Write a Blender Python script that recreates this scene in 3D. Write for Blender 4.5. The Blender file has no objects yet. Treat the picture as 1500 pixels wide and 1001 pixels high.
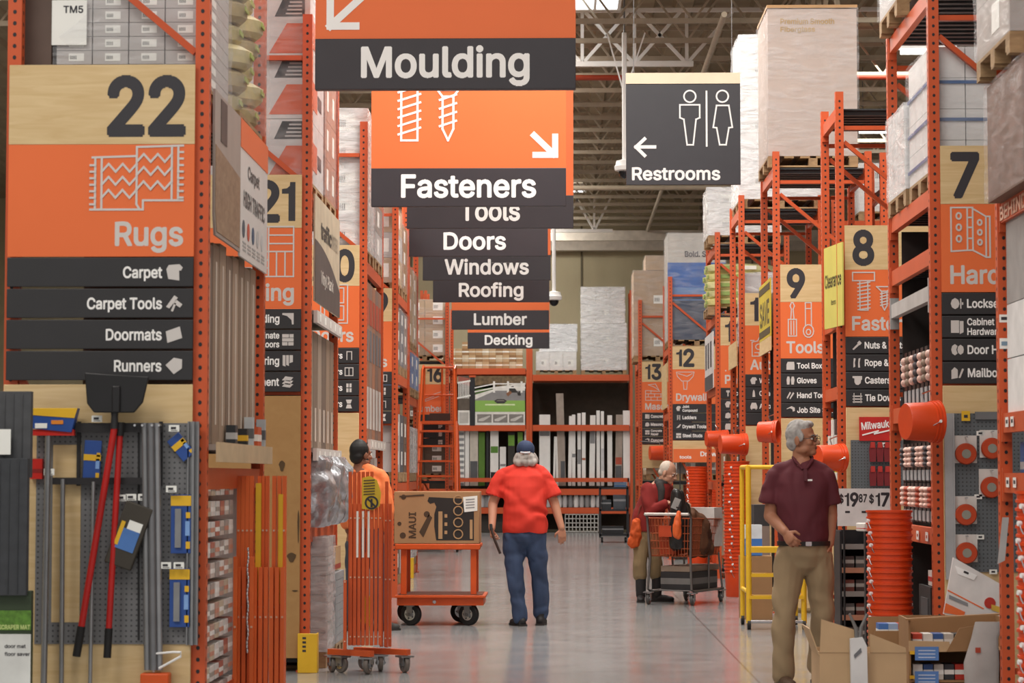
import bpy, math, random, os
from mathutils import Vector, Matrix, Euler, noise, geometry
random.seed(7)
SC = bpy.context.scene
C = SC.collection
PI = math.pi
R = math.radians

# ------------------------------------------------------------------ camera, exposure, world, lights
FPX = 3432.0                                   # focal length in pixels of the 1500x1001 frame
cam_d = bpy.data.cameras.new('camera'); CAM = bpy.data.objects.new('camera', cam_d); C.objects.link(CAM)
cam_d.sensor_width = 36.0; cam_d.lens = FPX / 1500 * 36
cam_d.clip_start = .2; cam_d.clip_end = 200
cam_d.dof.use_dof = True; cam_d.dof.focus_distance = 22.5; cam_d.dof.aperture_fstop = 6.3
CAM.location = (0, 0, 1.4)
CAM.rotation_euler = (R(90 + 3.285), 0, math.atan(70 / FPX))
SC.camera = CAM
SC.view_settings.view_transform = 'Standard'; SC.view_settings.look = 'None'
SC.view_settings.exposure = 0.0; SC.view_settings.gamma = 1.0; SC.view_settings.use_curve_mapping = False
CR = CAM.rotation_euler.to_matrix()

def at(px, py, Y):
    """the place in the shop that a photo pixel shows, at Y metres down the main aisle"""
    d = CR @ Vector(((px - 750) / FPX, (500.5 - py) / FPX, -1))
    return Vector((0, 0, 1.4)) + d * (Y / d.y)
def gx(px, Y, py=600): return at(px, py, Y).x
def gz(py, Y, px=820): return at(px, py, Y).z

world = bpy.data.worlds.new('world'); SC.world = world; world.use_nodes = True
bg = world.node_tree.nodes['Background']; bg.inputs[0].default_value = (1, .97, .93, 1); bg.inputs[1].default_value = .64

def area(name, loc, sx, sy, power, col=(1, .96, .9)):
    l = bpy.data.lights.new(name, 'AREA'); l.shape = 'RECTANGLE'; l.size = sx; l.size_y = sy; l.energy = power; l.color = col
    o = bpy.data.objects.new(name, l); C.objects.link(o); o.location = loc
    return o
LP = 30.0                                      # watts per square metre of roof light
for y, k in ((3, .5), (11, .5), (19.5, 1.35), (27, 1.1)): area('roof_light', (.4, y, 8.1), 3.2, 5, LP * 16 * k)
for y in (36, 44, 52, 57.5): area('roof_light', (-1.3, y, 8.1), 1.8, 5 if y < 57 else 2.5, LP * (14 if y < 57 else 9))
for y in (17.8, 23.3, 31.6, 37): area('aisle_light', (7.5, y, 8.0), 7, 1.2, LP * 9)
for y in (12.2, 18.6, 24.9, 31): area('aisle_light', (-6.5, y, 8.0), 6, 1.2, LP * 9)
area('aisle_light', (-5.5, 6.5, 8.0), 4, 2, LP * 14)  # lamp added to brighten the front of the 22 sign
area('aisle_light', (6.5, 45, 8.0), 6, 1.5, LP * 9)
area('aisle_light', (-7, 48, 8.0), 5, 2, LP * 9)

# ------------------------------------------------------------------ materials
def srgb(c):
    if isinstance(c, str): c = tuple(int(c[i:i+2], 16) for i in (0, 2, 4))
    f = lambda v: (v / 12.92 if v <= .04045 else ((v + .055) / 1.055) ** 2.4)
    return tuple(f(v / 255) for v in c)
_mats = {}
def M(hexc, rough=.6, metal=0.0, var=.12, scale=6.0, kind='', bump=0.0, spec=.4, stretch=(1, 1, 1)):
    """painted, printed or woven surface: one colour with soft procedural wear"""
    key = (hexc, rough, metal, var, scale, kind, bump, spec, stretch)
    if key in _mats: return _mats[key]
    m = bpy.data.materials.new('mat_' + str(hexc)); m.use_nodes = True
    nt = m.node_tree; b = nt.nodes['Principled BSDF']
    b.inputs['Roughness'].default_value = rough; b.inputs['Metallic'].default_value = metal
    b.inputs['Specular IOR Level'].default_value = spec
    col = srgb(hexc)
    tc = nt.nodes.new('ShaderNodeTexCoord'); mp = nt.nodes.new('ShaderNodeMapping'); mp.inputs['Scale'].default_value = stretch
    nt.links.new(tc.outputs['Object'], mp.inputs[0])
    nz = nt.nodes.new('ShaderNodeTexNoise'); nz.inputs['Scale'].default_value = scale; nz.inputs['Detail'].default_value = 4
    nt.links.new(mp.outputs[0], nz.inputs['Vector'])
    rp = nt.nodes.new('ShaderNodeValToRGB')
    rp.color_ramp.elements[0].position = .3; rp.color_ramp.elements[1].position = .7
    rp.color_ramp.elements[0].color = (*[max(0, v * (1 - var)) for v in col], 1)
    rp.color_ramp.elements[1].color = (*[min(1, v * (1 + var)) for v in col], 1)
    nt.links.new(nz.outputs['Fac'], rp.inputs[0]); nt.links.new(rp.outputs[0], b.inputs['Base Color'])
    if bump:
        bp = nt.nodes.new('ShaderNodeBump'); bp.inputs['Strength'].default_value = bump; bp.inputs['Distance'].default_value = .01
        nt.links.new(nz.outputs['Fac'], bp.inputs['Height']); nt.links.new(bp.outputs[0], b.inputs['Normal'])
    _mats[key] = m
    return m
def emis(name, col, s):
    m = bpy.data.materials.new(name); m.use_nodes = True; nt = m.node_tree; nt.nodes.clear()
    e = nt.nodes.new('ShaderNodeEmission'); e.inputs[0].default_value = (*col, 1); e.inputs[1].default_value = s
    o = nt.nodes.new('ShaderNodeOutputMaterial'); nt.links.new(e.outputs[0], o.inputs[0]); return m
def film_mat(name, tint, dens, rough=.18):
    """stretch wrap: mostly clear, milky streaks where the layers double, glossy folds"""
    m = bpy.data.materials.new(name); m.use_nodes = True; nt = m.node_tree; nt.nodes.clear()
    N = nt.nodes.new; L = nt.links.new
    tc = N('ShaderNodeTexCoord'); mp = N('ShaderNodeMapping'); mp.inputs['Scale'].default_value = (2.2, 2.2, 9); mp.inputs['Rotation'].default_value = (.25, .3, 0)
    L(tc.outputs['Object'], mp.inputs[0])
    nz = N('ShaderNodeTexNoise'); nz.inputs['Scale'].default_value = 1.6; nz.inputs['Detail'].default_value = 5; nz.inputs['Distortion'].default_value = .8
    L(mp.outputs[0], nz.inputs['Vector'])
    rp = N('ShaderNodeValToRGB'); rp.color_ramp.elements[0].position = .38; rp.color_ramp.elements[1].position = .72
    rp.color_ramp.elements[0].color = (dens * .45,) * 3 + (1,); rp.color_ramp.elements[1].color = (min(.95, dens * 1.7),) * 3 + (1,)
    L(nz.outputs['Fac'], rp.inputs[0])
    bp = N('ShaderNodeBump'); bp.inputs['Strength'].default_value = .7; bp.inputs['Distance'].default_value = .03; L(nz.outputs['Fac'], bp.inputs['Height'])
    pr = N('ShaderNodeBsdfPrincipled'); pr.inputs['Base Color'].default_value = (*srgb(tint), 1); pr.inputs['Roughness'].default_value = rough
    pr.inputs['Specular IOR Level'].default_value = .9
    L(bp.outputs[0], pr.inputs['Normal'])
    tr = N('ShaderNodeBsdfTransparent'); mx = N('ShaderNodeMixShader'); o = N('ShaderNodeOutputMaterial')
    L(rp.outputs[0], mx.inputs[0]); L(tr.outputs[0], mx.inputs[1]); L(pr.outputs[0], mx.inputs[2]); L(mx.outputs[0], o.inputs[0])
    return m
def wood_mat(name, c1, c2, scale=(1, 1, 9), rough=.6):
    m = bpy.data.materials.new(name); m.use_nodes = True; nt = m.node_tree; b = nt.nodes['Principled BSDF']; N = nt.nodes.new; L = nt.links.new
    tc = N('ShaderNodeTexCoord'); mp = N('ShaderNodeMapping'); mp.inputs['Scale'].default_value = scale; L(tc.outputs['Object'], mp.inputs[0])
    nz = N('ShaderNodeTexNoise'); nz.inputs['Scale'].default_value = 3.5; nz.inputs['Detail'].default_value = 6; nz.inputs['Distortion'].default_value = 1.0
    L(mp.outputs[0], nz.inputs['Vector'])
    rp = N('ShaderNodeValToRGB'); rp.color_ramp.elements[0].position = .3; rp.color_ramp.elements[1].position = .72
    rp.color_ramp.elements[0].color = (*srgb(c1), 1); rp.color_ramp.elements[1].color = (*srgb(c2), 1)
    L(nz.outputs['Fac'], rp.inputs[0]); L(rp.outputs[0], b.inputs['Base Color']); b.inputs['Roughness'].default_value = rough
    return m
def peg_mat(name, c1, c2, pitch=.025, rad=.0042):
    """perforated hardboard: a grid of dark holes in the board's own plane"""
    m = bpy.data.materials.new(name); m.use_nodes = True; nt = m.node_tree; b = nt.nodes['Principled BSDF']; N = nt.nodes.new; L = nt.links.new
    tc = N('ShaderNodeTexCoord'); sp = N('ShaderNodeSeparateXYZ'); L(tc.outputs['Object'], sp.inputs[0])
    def mth(op, a, bb=None):
        n = N('ShaderNodeMath'); n.operation = op
        for i, v in enumerate((a, bb)):
            if v is None: continue
            if isinstance(v, (int, float)): n.inputs[i].default_value = v
            else: L(v, n.inputs[i])
        return n.outputs[0]
    def cell(s): return mth('SUBTRACT', mth('FRACT', mth('ADD', mth('DIVIDE', s, pitch), 100)), .5)
    u = cell(sp.outputs[0]); v = cell(sp.outputs[2])
    d = mth('SQRT', mth('ADD', mth('MULTIPLY', u, u), mth('MULTIPLY', v, v)))
    h = mth('LESS_THAN', d, rad / pitch)
    mx = N('ShaderNodeMix'); mx.data_type = 'RGBA'; L(h, mx.inputs[0]); mx.inputs[6].default_value = (*srgb(c1), 1); mx.inputs[7].default_value = (*srgb(c2), 1)
    L(mx.outputs[2], b.inputs['Base Color']); b.inputs['Roughness'].default_value = .55
    return m

ORANGE = M('C9572E', .42, var=.06, scale=3)
ORANGE2 = M('C25026', .4, var=.10, scale=5)
SIGNOR = M('E8703A', .5, var=.03, scale=1)
CARTOR = M('D2551F', .4, var=.08)
BLACK = M('2E2C2F', .5, var=.06)
DARK = M('252325', .55, var=.1)
WHITE = M('F2F0EE', .5, var=.02)
GREYT = M('CFC9C5', .5, var=.02)
NUMC = M('353338', .5, var=.02)
STEEL = M('8F8F91', .35, .7, var=.1, scale=12)
CHROME = M('C4C4C6', .22, .9, var=.05)
DECKM = M('3E4042', .5, .3, var=.15)
KRAFT = M('B18C64', .75, var=.07, scale=4)
KRAFT2 = M('9A7550', .75, var=.08, scale=4)
KRAFT3 = M('C2A27C', .75, var=.07, scale=4)
PALE = wood_mat('pale_birch', 'CDAE7C', 'DCC192', (.7, 1, 7), .55)
PALLET = wood_mat('pallet_wood', '8A6E4E', 'B4946C', (2, 2, 6), .8)
OSB = wood_mat('fibre_board', 'A67D4C', 'AE8653', (3, 3, 3), .75)
FILM = film_mat('stretch_wrap', 'E4E4E8', .15)
FILMW = film_mat('milky_stretch_wrap', 'E8E8EA', .5)
PEG = peg_mat('pegboard_grey', '727274', '454547', .026, .0052)
PEGB = peg_mat('pegboard_blue_grey', '5F6468', '3A3D40', .026, .0052)
RUBBER = M('1C1B1C', .6, var=.1)
TAG = M('EFEFEA', .5, var=.02)
YEL = M('E3B32A', .45, var=.06)
BLUE = M('2A4C92', .4, var=.06)
RED = M('C62A22', .4, var=.06)

# ------------------------------------------------------------------ mesh collector
class MB:
    def __init__(s): s.v = []; s.f = []; s.mi = []; s.ms = []; s.cur = 0; s.T = Matrix()
    def m(s, mat):
        if mat not in s.ms: s.ms.append(mat)
        s.cur = s.ms.index(mat); return s
    def add(s, vs, fs):
        o = len(s.v); s.v += [tuple(s.T @ Vector(v)) for v in vs]
        for f in fs: s.f.append(tuple(i + o for i in f)); s.mi.append(s.cur)
        return s
    def bb(s, x0, x1, y0, y1, z0, z1):
        return s.add([(x0,y0,z0),(x1,y0,z0),(x1,y1,z0),(x0,y1,z0),(x0,y0,z1),(x1,y0,z1),(x1,y1,z1),(x0,y1,z1)],
                     [(3,2,1,0),(4,5,6,7),(0,1,5,4),(1,2,6,5),(2,3,7,6),(3,0,4,7)])
    def box(s, c, d, rot=None):
        x, y, z = (v / 2 for v in d)
        if rot is None: return s.bb(c[0]-x, c[0]+x, c[1]-y, c[1]+y, c[2]-z, c[2]+z)
        T = s.T; s.T = T @ Matrix.Translation(c) @ rot.to_4x4(); s.bb(-x, x, -y, y, -z, z); s.T = T; return s
    def bar(s, p, q, w, h, up=(0, 0, 1)):
        p = Vector(p); q = Vector(q); d = (q - p); L = d.length
        if L < 1e-6: return s
        z = d / L; u = Vector(up)
        if abs(z.dot(u)) > .98: u = Vector((1, 0, 0))
        x = u.cross(z).normalized(); y = z.cross(x)
        rot = Matrix((x, y, z)).transposed()
        return s.box((p + q) / 2, (w, h, L), rot)
    def cyl(s, p, q, r0, r1=None, n=12, caps=True):
        r1 = r0 if r1 is None else r1
        p = Vector(p); q = Vector(q); z = (q - p).normalized()
        u = Vector((0, 0, 1)) if abs(z.z) < .9 else Vector((1, 0, 0))
        x = u.cross(z).normalized(); y = z.cross(x)
        vs = []
        for c, r in ((p, r0), (q, r1)):
            for i in range(n):
                a = 2 * PI * i / n; vs.append(c + x * (r * math.cos(a)) + y * (r * math.sin(a)))
        fs = [(i, (i + 1) % n, n + (i + 1) % n, n + i) for i in range(n)]
        if caps: fs += [tuple(range(n - 1, -1, -1)), tuple(range(n, 2 * n))]
        return s.add(vs, fs)
    def tube(s, pts, r, n=8):
        """a bent rod, or with a list of radii a tapering one"""
        P = [Vector(p) for p in pts]; rs = r if isinstance(r, (list, tuple)) else [r] * len(P)
        vs = []; up = None
        for i, p in enumerate(P):
            d = (P[min(i + 1, len(P) - 1)] - P[max(i - 1, 0)]).normalized()
            if up is None: up = Vector((0, 0, 1)) if abs(d.z) < .9 else Vector((1, 0, 0))
            x = up.cross(d)
            if x.length < 1e-4: x = Vector((0, 1, 0)).cross(d)
            x.normalize(); y = d.cross(x); up = y
            for k in range(n):
                a = 2 * PI * k / n; vs.append(p + x * (rs[i] * math.cos(a)) + y * (rs[i] * math.sin(a)))
        fs = []
        for i in range(len(P) - 1):
            for k in range(n): fs.append((i*n+k, i*n+(k+1) % n, (i+1)*n+(k+1) % n, (i+1)*n+k))
        fs += [tuple(range(n - 1, -1, -1)), tuple(range((len(P)-1)*n, len(P)*n))]
        return s.add(vs, fs)
    def lathe(s, prof, n=24, T=None):
        """prof: (r, z) pairs turned about local z"""
        vs = []; T = T or Matrix()
        for r, z in prof:
            for i in range(n):
                a = 2 * PI * i / n; vs.append(T @ Vector((r * math.cos(a), r * math.sin(a), z)))
        fs = []
        for j in range(len(prof) - 1):
            for i in range(n): fs.append((j*n+i, j*n+(i+1) % n, (j+1)*n+(i+1) % n, (j+1)*n+i))
        fs += [tuple(range(n - 1, -1, -1)), tuple(range((len(prof)-1)*n, len(prof)*n))]
        return s.add(vs, fs)
    def loft(s, rings, n=16):
        """rings: (centre, rx, ry[, tilt matrix]) elliptical sections, closed at both ends"""
        vs = []
        for rg in rings:
            c = Vector(rg[0]); rot = rg[3] if len(rg) > 3 else Matrix.Identity(3)
            for i in range(n):
                a = 2 * PI * i / n; vs.append(c + rot @ Vector((rg[1] * math.cos(a), rg[2] * math.sin(a), 0)))
        fs = []
        for j in range(len(rings) - 1):
            for i in range(n): fs.append((j*n+i, j*n+(i+1) % n, (j+1)*n+(i+1) % n, (j+1)*n+i))
        fs += [tuple(range(n - 1, -1, -1)), tuple(range((len(rings)-1)*n, len(rings)*n))]
        return s.add(vs, fs)
    def ell(s, c, r, n=14, rot=None):
        c = Vector(c); rot = rot or Matrix.Identity(3); k = max(6, n // 2)
        vs = [c + rot @ Vector((0, 0, -r[2]))]
        for j in range(1, k):
            t = -PI / 2 + PI * j / k
            for i in range(n):
                a = 2 * PI * i / n; vs.append(c + rot @ Vector((r[0]*math.cos(t)*math.cos(a), r[1]*math.cos(t)*math.sin(a), r[2]*math.sin(t))))
        vs.append(c + rot @ Vector((0, 0, r[2]))); fs = []
        for i in range(n): fs.append((0, 1 + (i + 1) % n, 1 + i))
        for j in range(k - 2):
            for i in range(n): fs.append((1+j*n+i, 1+j*n+(i+1) % n, 1+(j+1)*n+(i+1) % n, 1+(j+1)*n+i))
        b = 1 + (k - 2) * n
        for i in range(n): fs.append((b + i, b + (i + 1) % n, len(vs) - 1))
        return s.add(vs, fs)
    def prism(s, pts, a, b, axis='y'):
        """a 2-D outline given thickness; axis y: pts are (x, z); x: (y, z); z: (x, y)"""
        n = len(pts); f = {'y': lambda p, t: (p[0], t, p[1]), 'x': lambda p, t: (t, p[0], p[1]), 'z': lambda p, t: (p[0], p[1], t)}[axis]
        vs = [f(p, a) for p in pts] + [f(p, b) for p in pts]
        fs = [(i, (i + 1) % n, n + (i + 1) % n, n + i) for i in range(n)] + [tuple(range(n - 1, -1, -1)), tuple(range(n, 2 * n))]
        return s.add(vs, fs)
    def stroke(s, pts, w, closed=False, y=0, t=.002):
        """a drawn line of width w in the x-z plane"""
        P = list(pts) + ([pts[0]] if closed else [])
        for i, ((x0, z0), (x1, z1)) in enumerate(zip(P, P[1:])):
            L = math.hypot(x1 - x0, z1 - z0)
            if L < 1e-6: continue
            ux, uz = (x1 - x0) / L, (z1 - z0) / L; nx, nz = -uz * w / 2, ux * w / 2; ex, ez = ux * w / 2, uz * w / 2
            q = [(x0-ex+nx, z0-ez+nz), (x0-ex-nx, z0-ez-nz), (x1+ex-nx, z1+ez-nz), (x1+ex+nx, z1+ez+nz)]
            s.prism(q, y - t - .00007 * (len(s.f) // 6 % 53), y)
        return s
    def ring(s, c, r, w, y=0, n=20): return s.stroke([(c[0] + r * math.cos(2*PI*i/n), c[1] + r * math.sin(2*PI*i/n)) for i in range(n)], w, True, y)
    def mesh(s, name, smooth=True):
        me = bpy.data.meshes.new(name); me.from_pydata(s.v, [], s.f)
        for m in s.ms: me.materials.append(m)
        me.polygons.foreach_set('material_index', s.mi)
        if smooth:
            me.polygons.foreach_set('use_smooth', [True] * len(me.polygons)); me.set_sharp_from_angle(angle=R(38))
        me.update(); return me
    def build(s, name, parent=None, mat=None, label=None, loc=(0, 0, 0), rot=None, bevel=0, smooth=True):
        if mat is not None and not s.ms: s.ms = [mat]
        o = bpy.data.objects.new(name, s.mesh(name, smooth)); C.objects.link(o); o.location = loc
        if rot: o.rotation_euler = rot
        if parent: o.parent = parent
        if label: o['label'] = label
        if bevel:
            b = o.modifiers.new('bevel', 'BEVEL'); b.width = bevel; b.segments = 2; b.limit_method = 'ANGLE'
        return o
def tag(o, label, cat, group=None, kind=None):
    if label: o['label'] = label
    if cat: o['category'] = cat
    if group: o['group'] = group
    if kind: o['kind'] = kind
    return o
def thing(name, label, cat, loc=(0, 0, 0), rz=0, group=None):
    o = bpy.data.objects.new(name, None); o.empty_display_size = .1; C.objects.link(o)
    o.location = loc; o.rotation_euler = (0, 0, rz); return tag(o, label, cat, group)
def struct(mb, name, mat=None): return tag(mb.build(name, None, mat), None, None, None, 'structure')
def dup(root, loc, label, rz=None, group=None, rot=None):
    def cp(o, par):
        c = o.copy(); C.objects.link(c); c.parent = par
        for ch in list(o.children): cp(ch, c)
        return c
    r = root.copy(); C.objects.link(r); r.location = loc
    if rz is not None: r.rotation_euler = (0, 0, rz)
    if rot is not None: r.rotation_euler = rot
    r['label'] = label
    if group: r['group'] = group
    for ch in list(root.children): cp(ch, r)
    return r
ORD = 'first second third fourth fifth sixth seventh eighth ninth tenth eleventh twelfth thirteenth fourteenth fifteenth sixteenth seventeenth eighteenth nineteenth twentieth'.split()
ORD += ['twenty-' + w for w in ORD[:9]] + ['thirtieth']

# ------------------------------------------------------------------ lettering
def _font(names):
    for n in names:
        try: return bpy.data.fonts.load(os.path.join(bpy.utils.system_resource('DATAFILES'), 'fonts', n))
        except Exception: pass
    return None
FONT = _font(['Inter.woff2'])
_tx = {}
def text_geo(s, bold):
    """flat letter shapes: each outer contour filled with its own holes, the outline stroked to give the weight"""
    k = (s, bold)
    if k in _tx: return _tx[k]
    cu = bpy.data.curves.new('t', 'FONT'); cu.body = s; cu.size = 1
    if FONT: cu.font = FONT
    o = bpy.data.objects.new('t', cu); C.objects.link(o)
    dg = bpy.context.evaluated_depsgraph_get(); dg.update()
    cv = o.evaluated_get(dg).to_curve(dg)
    cons = []
    for sp in cv.splines:
        P = sp.bezier_points; pts = []; n = len(P)
        for i in range(n):
            p, q = P[i], P[(i + 1) % n]
            straight = (p.handle_right - p.co).cross(q.co - p.co).length < 1e-5 and (q.handle_left - q.co).cross(q.co - p.co).length < 1e-5
            pts += [tuple(v[:2]) for v in geometry.interpolate_bezier(p.co, p.handle_right, q.handle_left, q.co, 2 if straight else 5)[:-1]]
        out = []
        for p in pts:
            if not out or math.hypot(p[0] - out[-1][0], p[1] - out[-1][1]) > 1e-4: out.append(p)
        if len(out) > 2: cons.append(out)
    o.to_curve_clear() if hasattr(o, 'to_curve_clear') else None
    bpy.data.objects.remove(o); bpy.data.curves.remove(cu)
    area_ = lambda c: sum(c[i][0] * c[(i+1) % len(c)][1] - c[(i+1) % len(c)][0] * c[i][1] for i in range(len(c))) / 2
    vs, fs = [], []
    if cons:
        A = [area_(c) for c in cons]; sg = 1 if A[max(range(len(A)), key=lambda i: abs(A[i]))] > 0 else -1
        polys = [(c, 1) for c in cons]
        if bold:
            for c in cons:
                for i in range(len(c)):
                    (x0, y0), (x1, y1) = c[i], c[(i + 1) % len(c)]; L = math.hypot(x1 - x0, y1 - y0); ux, uy = (x1 - x0) / L * bold, (y1 - y0) / L * bold; e = .4
                    q = [(x0 - ux*e - uy, y0 - uy*e + ux), (x0 - ux*e + uy, y0 - uy*e - ux), (x1 + ux*e + uy, y1 + uy*e - ux), (x1 + ux*e - uy, y1 + uy*e + ux)]
                    polys.append((q if area_(q) * sg > 0 else q[::-1], 1))
        # union of all outlines by horizontal slabs, non-zero winding
        ed = []; ys = set()
        for c, _ in polys:
            for i in range(len(c)):
                p, q = c[i], c[(i + 1) % len(c)]
                if abs(p[1] - q[1]) < 1e-5: ys.add(round(p[1], 4)); continue
                ed.append((p[0], p[1], q[0], q[1], 1) if p[1] < q[1] else (q[0], q[1], p[0], p[1], -1))
        lo = min(e[1] for e in ed); hi = max(e[3] for e in ed)
        cand = sorted(ys | {lo, hi} | {lo + (hi - lo) * i / 56 for i in range(57)}); Y = [cand[0]]
        for y in cand[1:]:
            if y - Y[-1] > .0025: Y.append(y)
        Y[-1] = max(Y[-1], hi)
        bk = [[] for _ in Y]; import bisect
        for e in ed:
            for j in range(max(0, bisect.bisect_right(Y, e[1]) - 1), min(len(Y) - 1, bisect.bisect_left(Y, e[3]))): bk[j].append(e)
        def spans(es, y):
            xs = sorted((e[0] + (e[2] - e[0]) * (y - e[1]) / (e[3] - e[1]), e[4]) for e in es if e[1] <= y < e[3]); w = 0; out = []
            for x, d in xs:
                if w == 0: st = x
                w += d
                if w == 0 and x - st > 1e-4: out.append((st, x))
            mg = []
            for sp in out:
                if mg and sp[0] - mg[-1][1] < 1e-4: mg[-1] = (mg[-1][0], sp[1])
                else: mg.append(sp)
            return mg
        for j in range(len(Y) - 1):
            y0, y1 = Y[j], Y[j + 1]; h = y1 - y0; s0 = spans(bk[j], y0 + h * .02); s1 = spans(bk[j], y1 - h * .02)
            if len(s0) != len(s1): s0 = s1 = spans(bk[j], (y0 + y1) / 2)
            for (a0, b0), (a1, b1) in zip(s0, s1):
                n = len(vs); vs += [(a0, y0, 0), (b0, y0, 0), (b1, y1, 0), (a1, y1, 0)]; fs.append((n, n + 1, n + 2, n + 3))
    _tx[k] = (vs, fs); return _tx[k]
CAP = max(v[1] for v in text_geo('H', .0)[0])
def text_into(mb, s, x, z, h, w=None, align='L', y=0.0, bold=.022, face='-y', depth=.004, tilt=0):
    """lettering with cap height h starting at x (or ending, or centred there), baseline z; face -y, or +x / -x for boards along the aisle"""
    vs, fs = text_geo(s, bold)
    if not vs: return
    k = h / CAP; x0 = min(v[0] for v in vs); x1 = max(v[0] for v in vs); W = (x1 - x0) * k
    sx = k * (w[1] if isinstance(w, tuple) else w / W if w else 1); W = (x1 - x0) * sx
    ox = {'L': 0, 'R': -W, 'C': -W / 2}[align]
    out = []
    for v in vs:
        a, b, c = (v[0] - x0) * sx + ox, v[1] * k, v[2] * .5
        if tilt: a, b = a * math.cos(tilt) - b * math.sin(tilt), a * math.sin(tilt) + b * math.cos(tilt)
        a += x; b += z
        out.append((a, y - c, b) if face == '-y' else (y + c, a, b) if face == '+x' else (y - c, -a, b))
    mb.add(out, fs)
def number_into(mb, s, x, z, h, align='L', y=0.0, bold=.03):
    """bold figures; the 1 is a plain stem with a flag"""
    def w_(c): return .40 * h if c == '1' else .73 * h
    W = sum(w_(c) for c in s); x -= W - .06 * h if align == 'R' else 0
    for c in s:
        if c == '1':
            d = .02 * h; mb.add([(x + d + u * h, y, z + v * h) for u, v in ((.17, 0), (.345, 0), (.345, 1), (.21, 1), (.2, .9), (.13, .84), (.0, .82), (.0, .70), (.17, .70))], [(0, 1, 2, 3, 4, 5, 8), (5, 6, 7, 8)])
        else: text_into(mb, c, x + .03 * h, z + .012 * h, h * .975, w_(c) - .06 * h, y=y, bold=bold)
        x += w_(c)
def lettering(parent, items, mat=WHITE, y=-.014, name='lettering', **kw):
    mb = MB(); mb.m(mat)
    for it in items: text_into(mb, *it[:4], **{**dict(w=it[4] if len(it) > 4 else None, align=it[5] if len(it) > 5 else 'L', y=y), **kw})
    return mb.build(name, parent, smooth=False)
# ------------------------------------------------------------------ the building
def floor_mat():
    m = bpy.data.materials.new('polished_concrete'); m.use_nodes = True; nt = m.node_tree; b = nt.nodes['Principled BSDF']; N = nt.nodes.new; L = nt.links.new
    tc = N('ShaderNodeTexCoord')
    n1 = N('ShaderNodeTexNoise'); n1.inputs['Scale'].default_value = .35; n1.inputs['Detail'].default_value = 8; n1.inputs['Roughness'].default_value = .65; L(tc.outputs['Object'], n1.inputs['Vector'])
    rp = N('ShaderNodeValToRGB'); e = rp.color_ramp.elements; e[0].position = .3; e[0].color = (*srgb('8F8F8F'), 1); e[1].position = .72; e[1].color = (*srgb('9A9A9B'), 1)
    L(n1.outputs['Fac'], rp.inputs[0])
    br = N('ShaderNodeTexBrick'); br.inputs['Scale'].default_value = 1; br.inputs['Mortar Size'].default_value = .006; br.offset = 0
    br.inputs['Brick Width'].default_value = 3.6; br.inputs['Row Height'].default_value = 3.6
    br.inputs['Color1'].default_value = (1, 1, 1, 1); br.inputs['Color2'].default_value = (1, 1, 1, 1); br.inputs['Mortar'].default_value = (.45, .43, .42, 1)
    mp = N('ShaderNodeMapping'); mp.inputs['Location'].default_value = (2.25, 1.1, 0); L(tc.outputs['Object'], mp.inputs[0]); L(mp.outputs[0], br.inputs['Vector'])
    mx = N('ShaderNodeMix'); mx.data_type = 'RGBA'; mx.blend_type = 'MULTIPLY'; mx.inputs[0].default_value = 1; L(rp.outputs[0], mx.inputs[6]); L(br.outputs['Color'], mx.inputs[7])
    L(mx.outputs[2], b.inputs['Base Color'])
    n2 = N('ShaderNodeTexNoise'); n2.inputs['Scale'].default_value = 2.5; n2.inputs['Detail'].default_value = 5; L(tc.outputs['Object'], n2.inputs['Vector'])
    mr = N('ShaderNodeMapRange'); mr.inputs[3].default_value = .07; mr.inputs[4].default_value = .24; L(n2.outputs['Fac'], mr.inputs[0]); L(mr.outputs[0], b.inputs['Roughness'])
    return m
def wall_mat():
    m = bpy.data.materials.new('tilt_up_concrete'); m.use_nodes = True; nt = m.node_tree; b = nt.nodes['Principled BSDF']; N = nt.nodes.new; L = nt.links.new
    tc = N('ShaderNodeTexCoord'); mp = N('ShaderNodeMapping'); mp.inputs['Scale'].default_value = (1, 1, .25); L(tc.outputs['Object'], mp.inputs[0])
    nz = N('ShaderNodeTexNoise'); nz.inputs['Scale'].default_value = 1.1; nz.inputs['Detail'].default_value = 7; L(mp.outputs[0], nz.inputs['Vector'])
    rp = N('ShaderNodeValToRGB'); e = rp.color_ramp.elements; e[0].position = .3; e[0].color = (*srgb('AEA386'), 1); e[1].position = .7; e[1].color = (*srgb('C4B999'), 1)
    L(nz.outputs['Fac'], rp.inputs[0]); L(rp.outputs[0], b.inputs['Base Color']); b.inputs['Roughness'].default_value = .8
    return m
WALLM = wall_mat()
mb = MB(); mb.bb(-18, 26, -3, 62, -.2, 0); struct(mb, 'floor', floor_mat())
mb = MB(); mb.m(WALLM); mb.bb(-18, 26, 61, 61.3, 0, 8.9)
struct(mb, 'wall_back')
mb = MB(); mb.bb(-18.3, -18, -3, 61.3, 0, 8.9); struct(mb, 'wall_left', WALLM)
mb = MB(); mb.bb(26, 26.3, -3, 61.3, 0, 8.9); struct(mb, 'wall_right', WALLM)
mb = MB()                                                    # panel joints and the ledger on the far wall
for x in (-3.9, .55, 5.0): mb.bb(x, x + .05, 60.97, 61, 0, 8)
struct(mb, 'trim_1', M('6F6754', .8))
CEILM = M('97876E', .8, var=.12, scale=1.5); TRUSS = M('AD9F8B', .55, var=.08); TRUSSW = M('E8E4DE', .5, var=.03)
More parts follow.
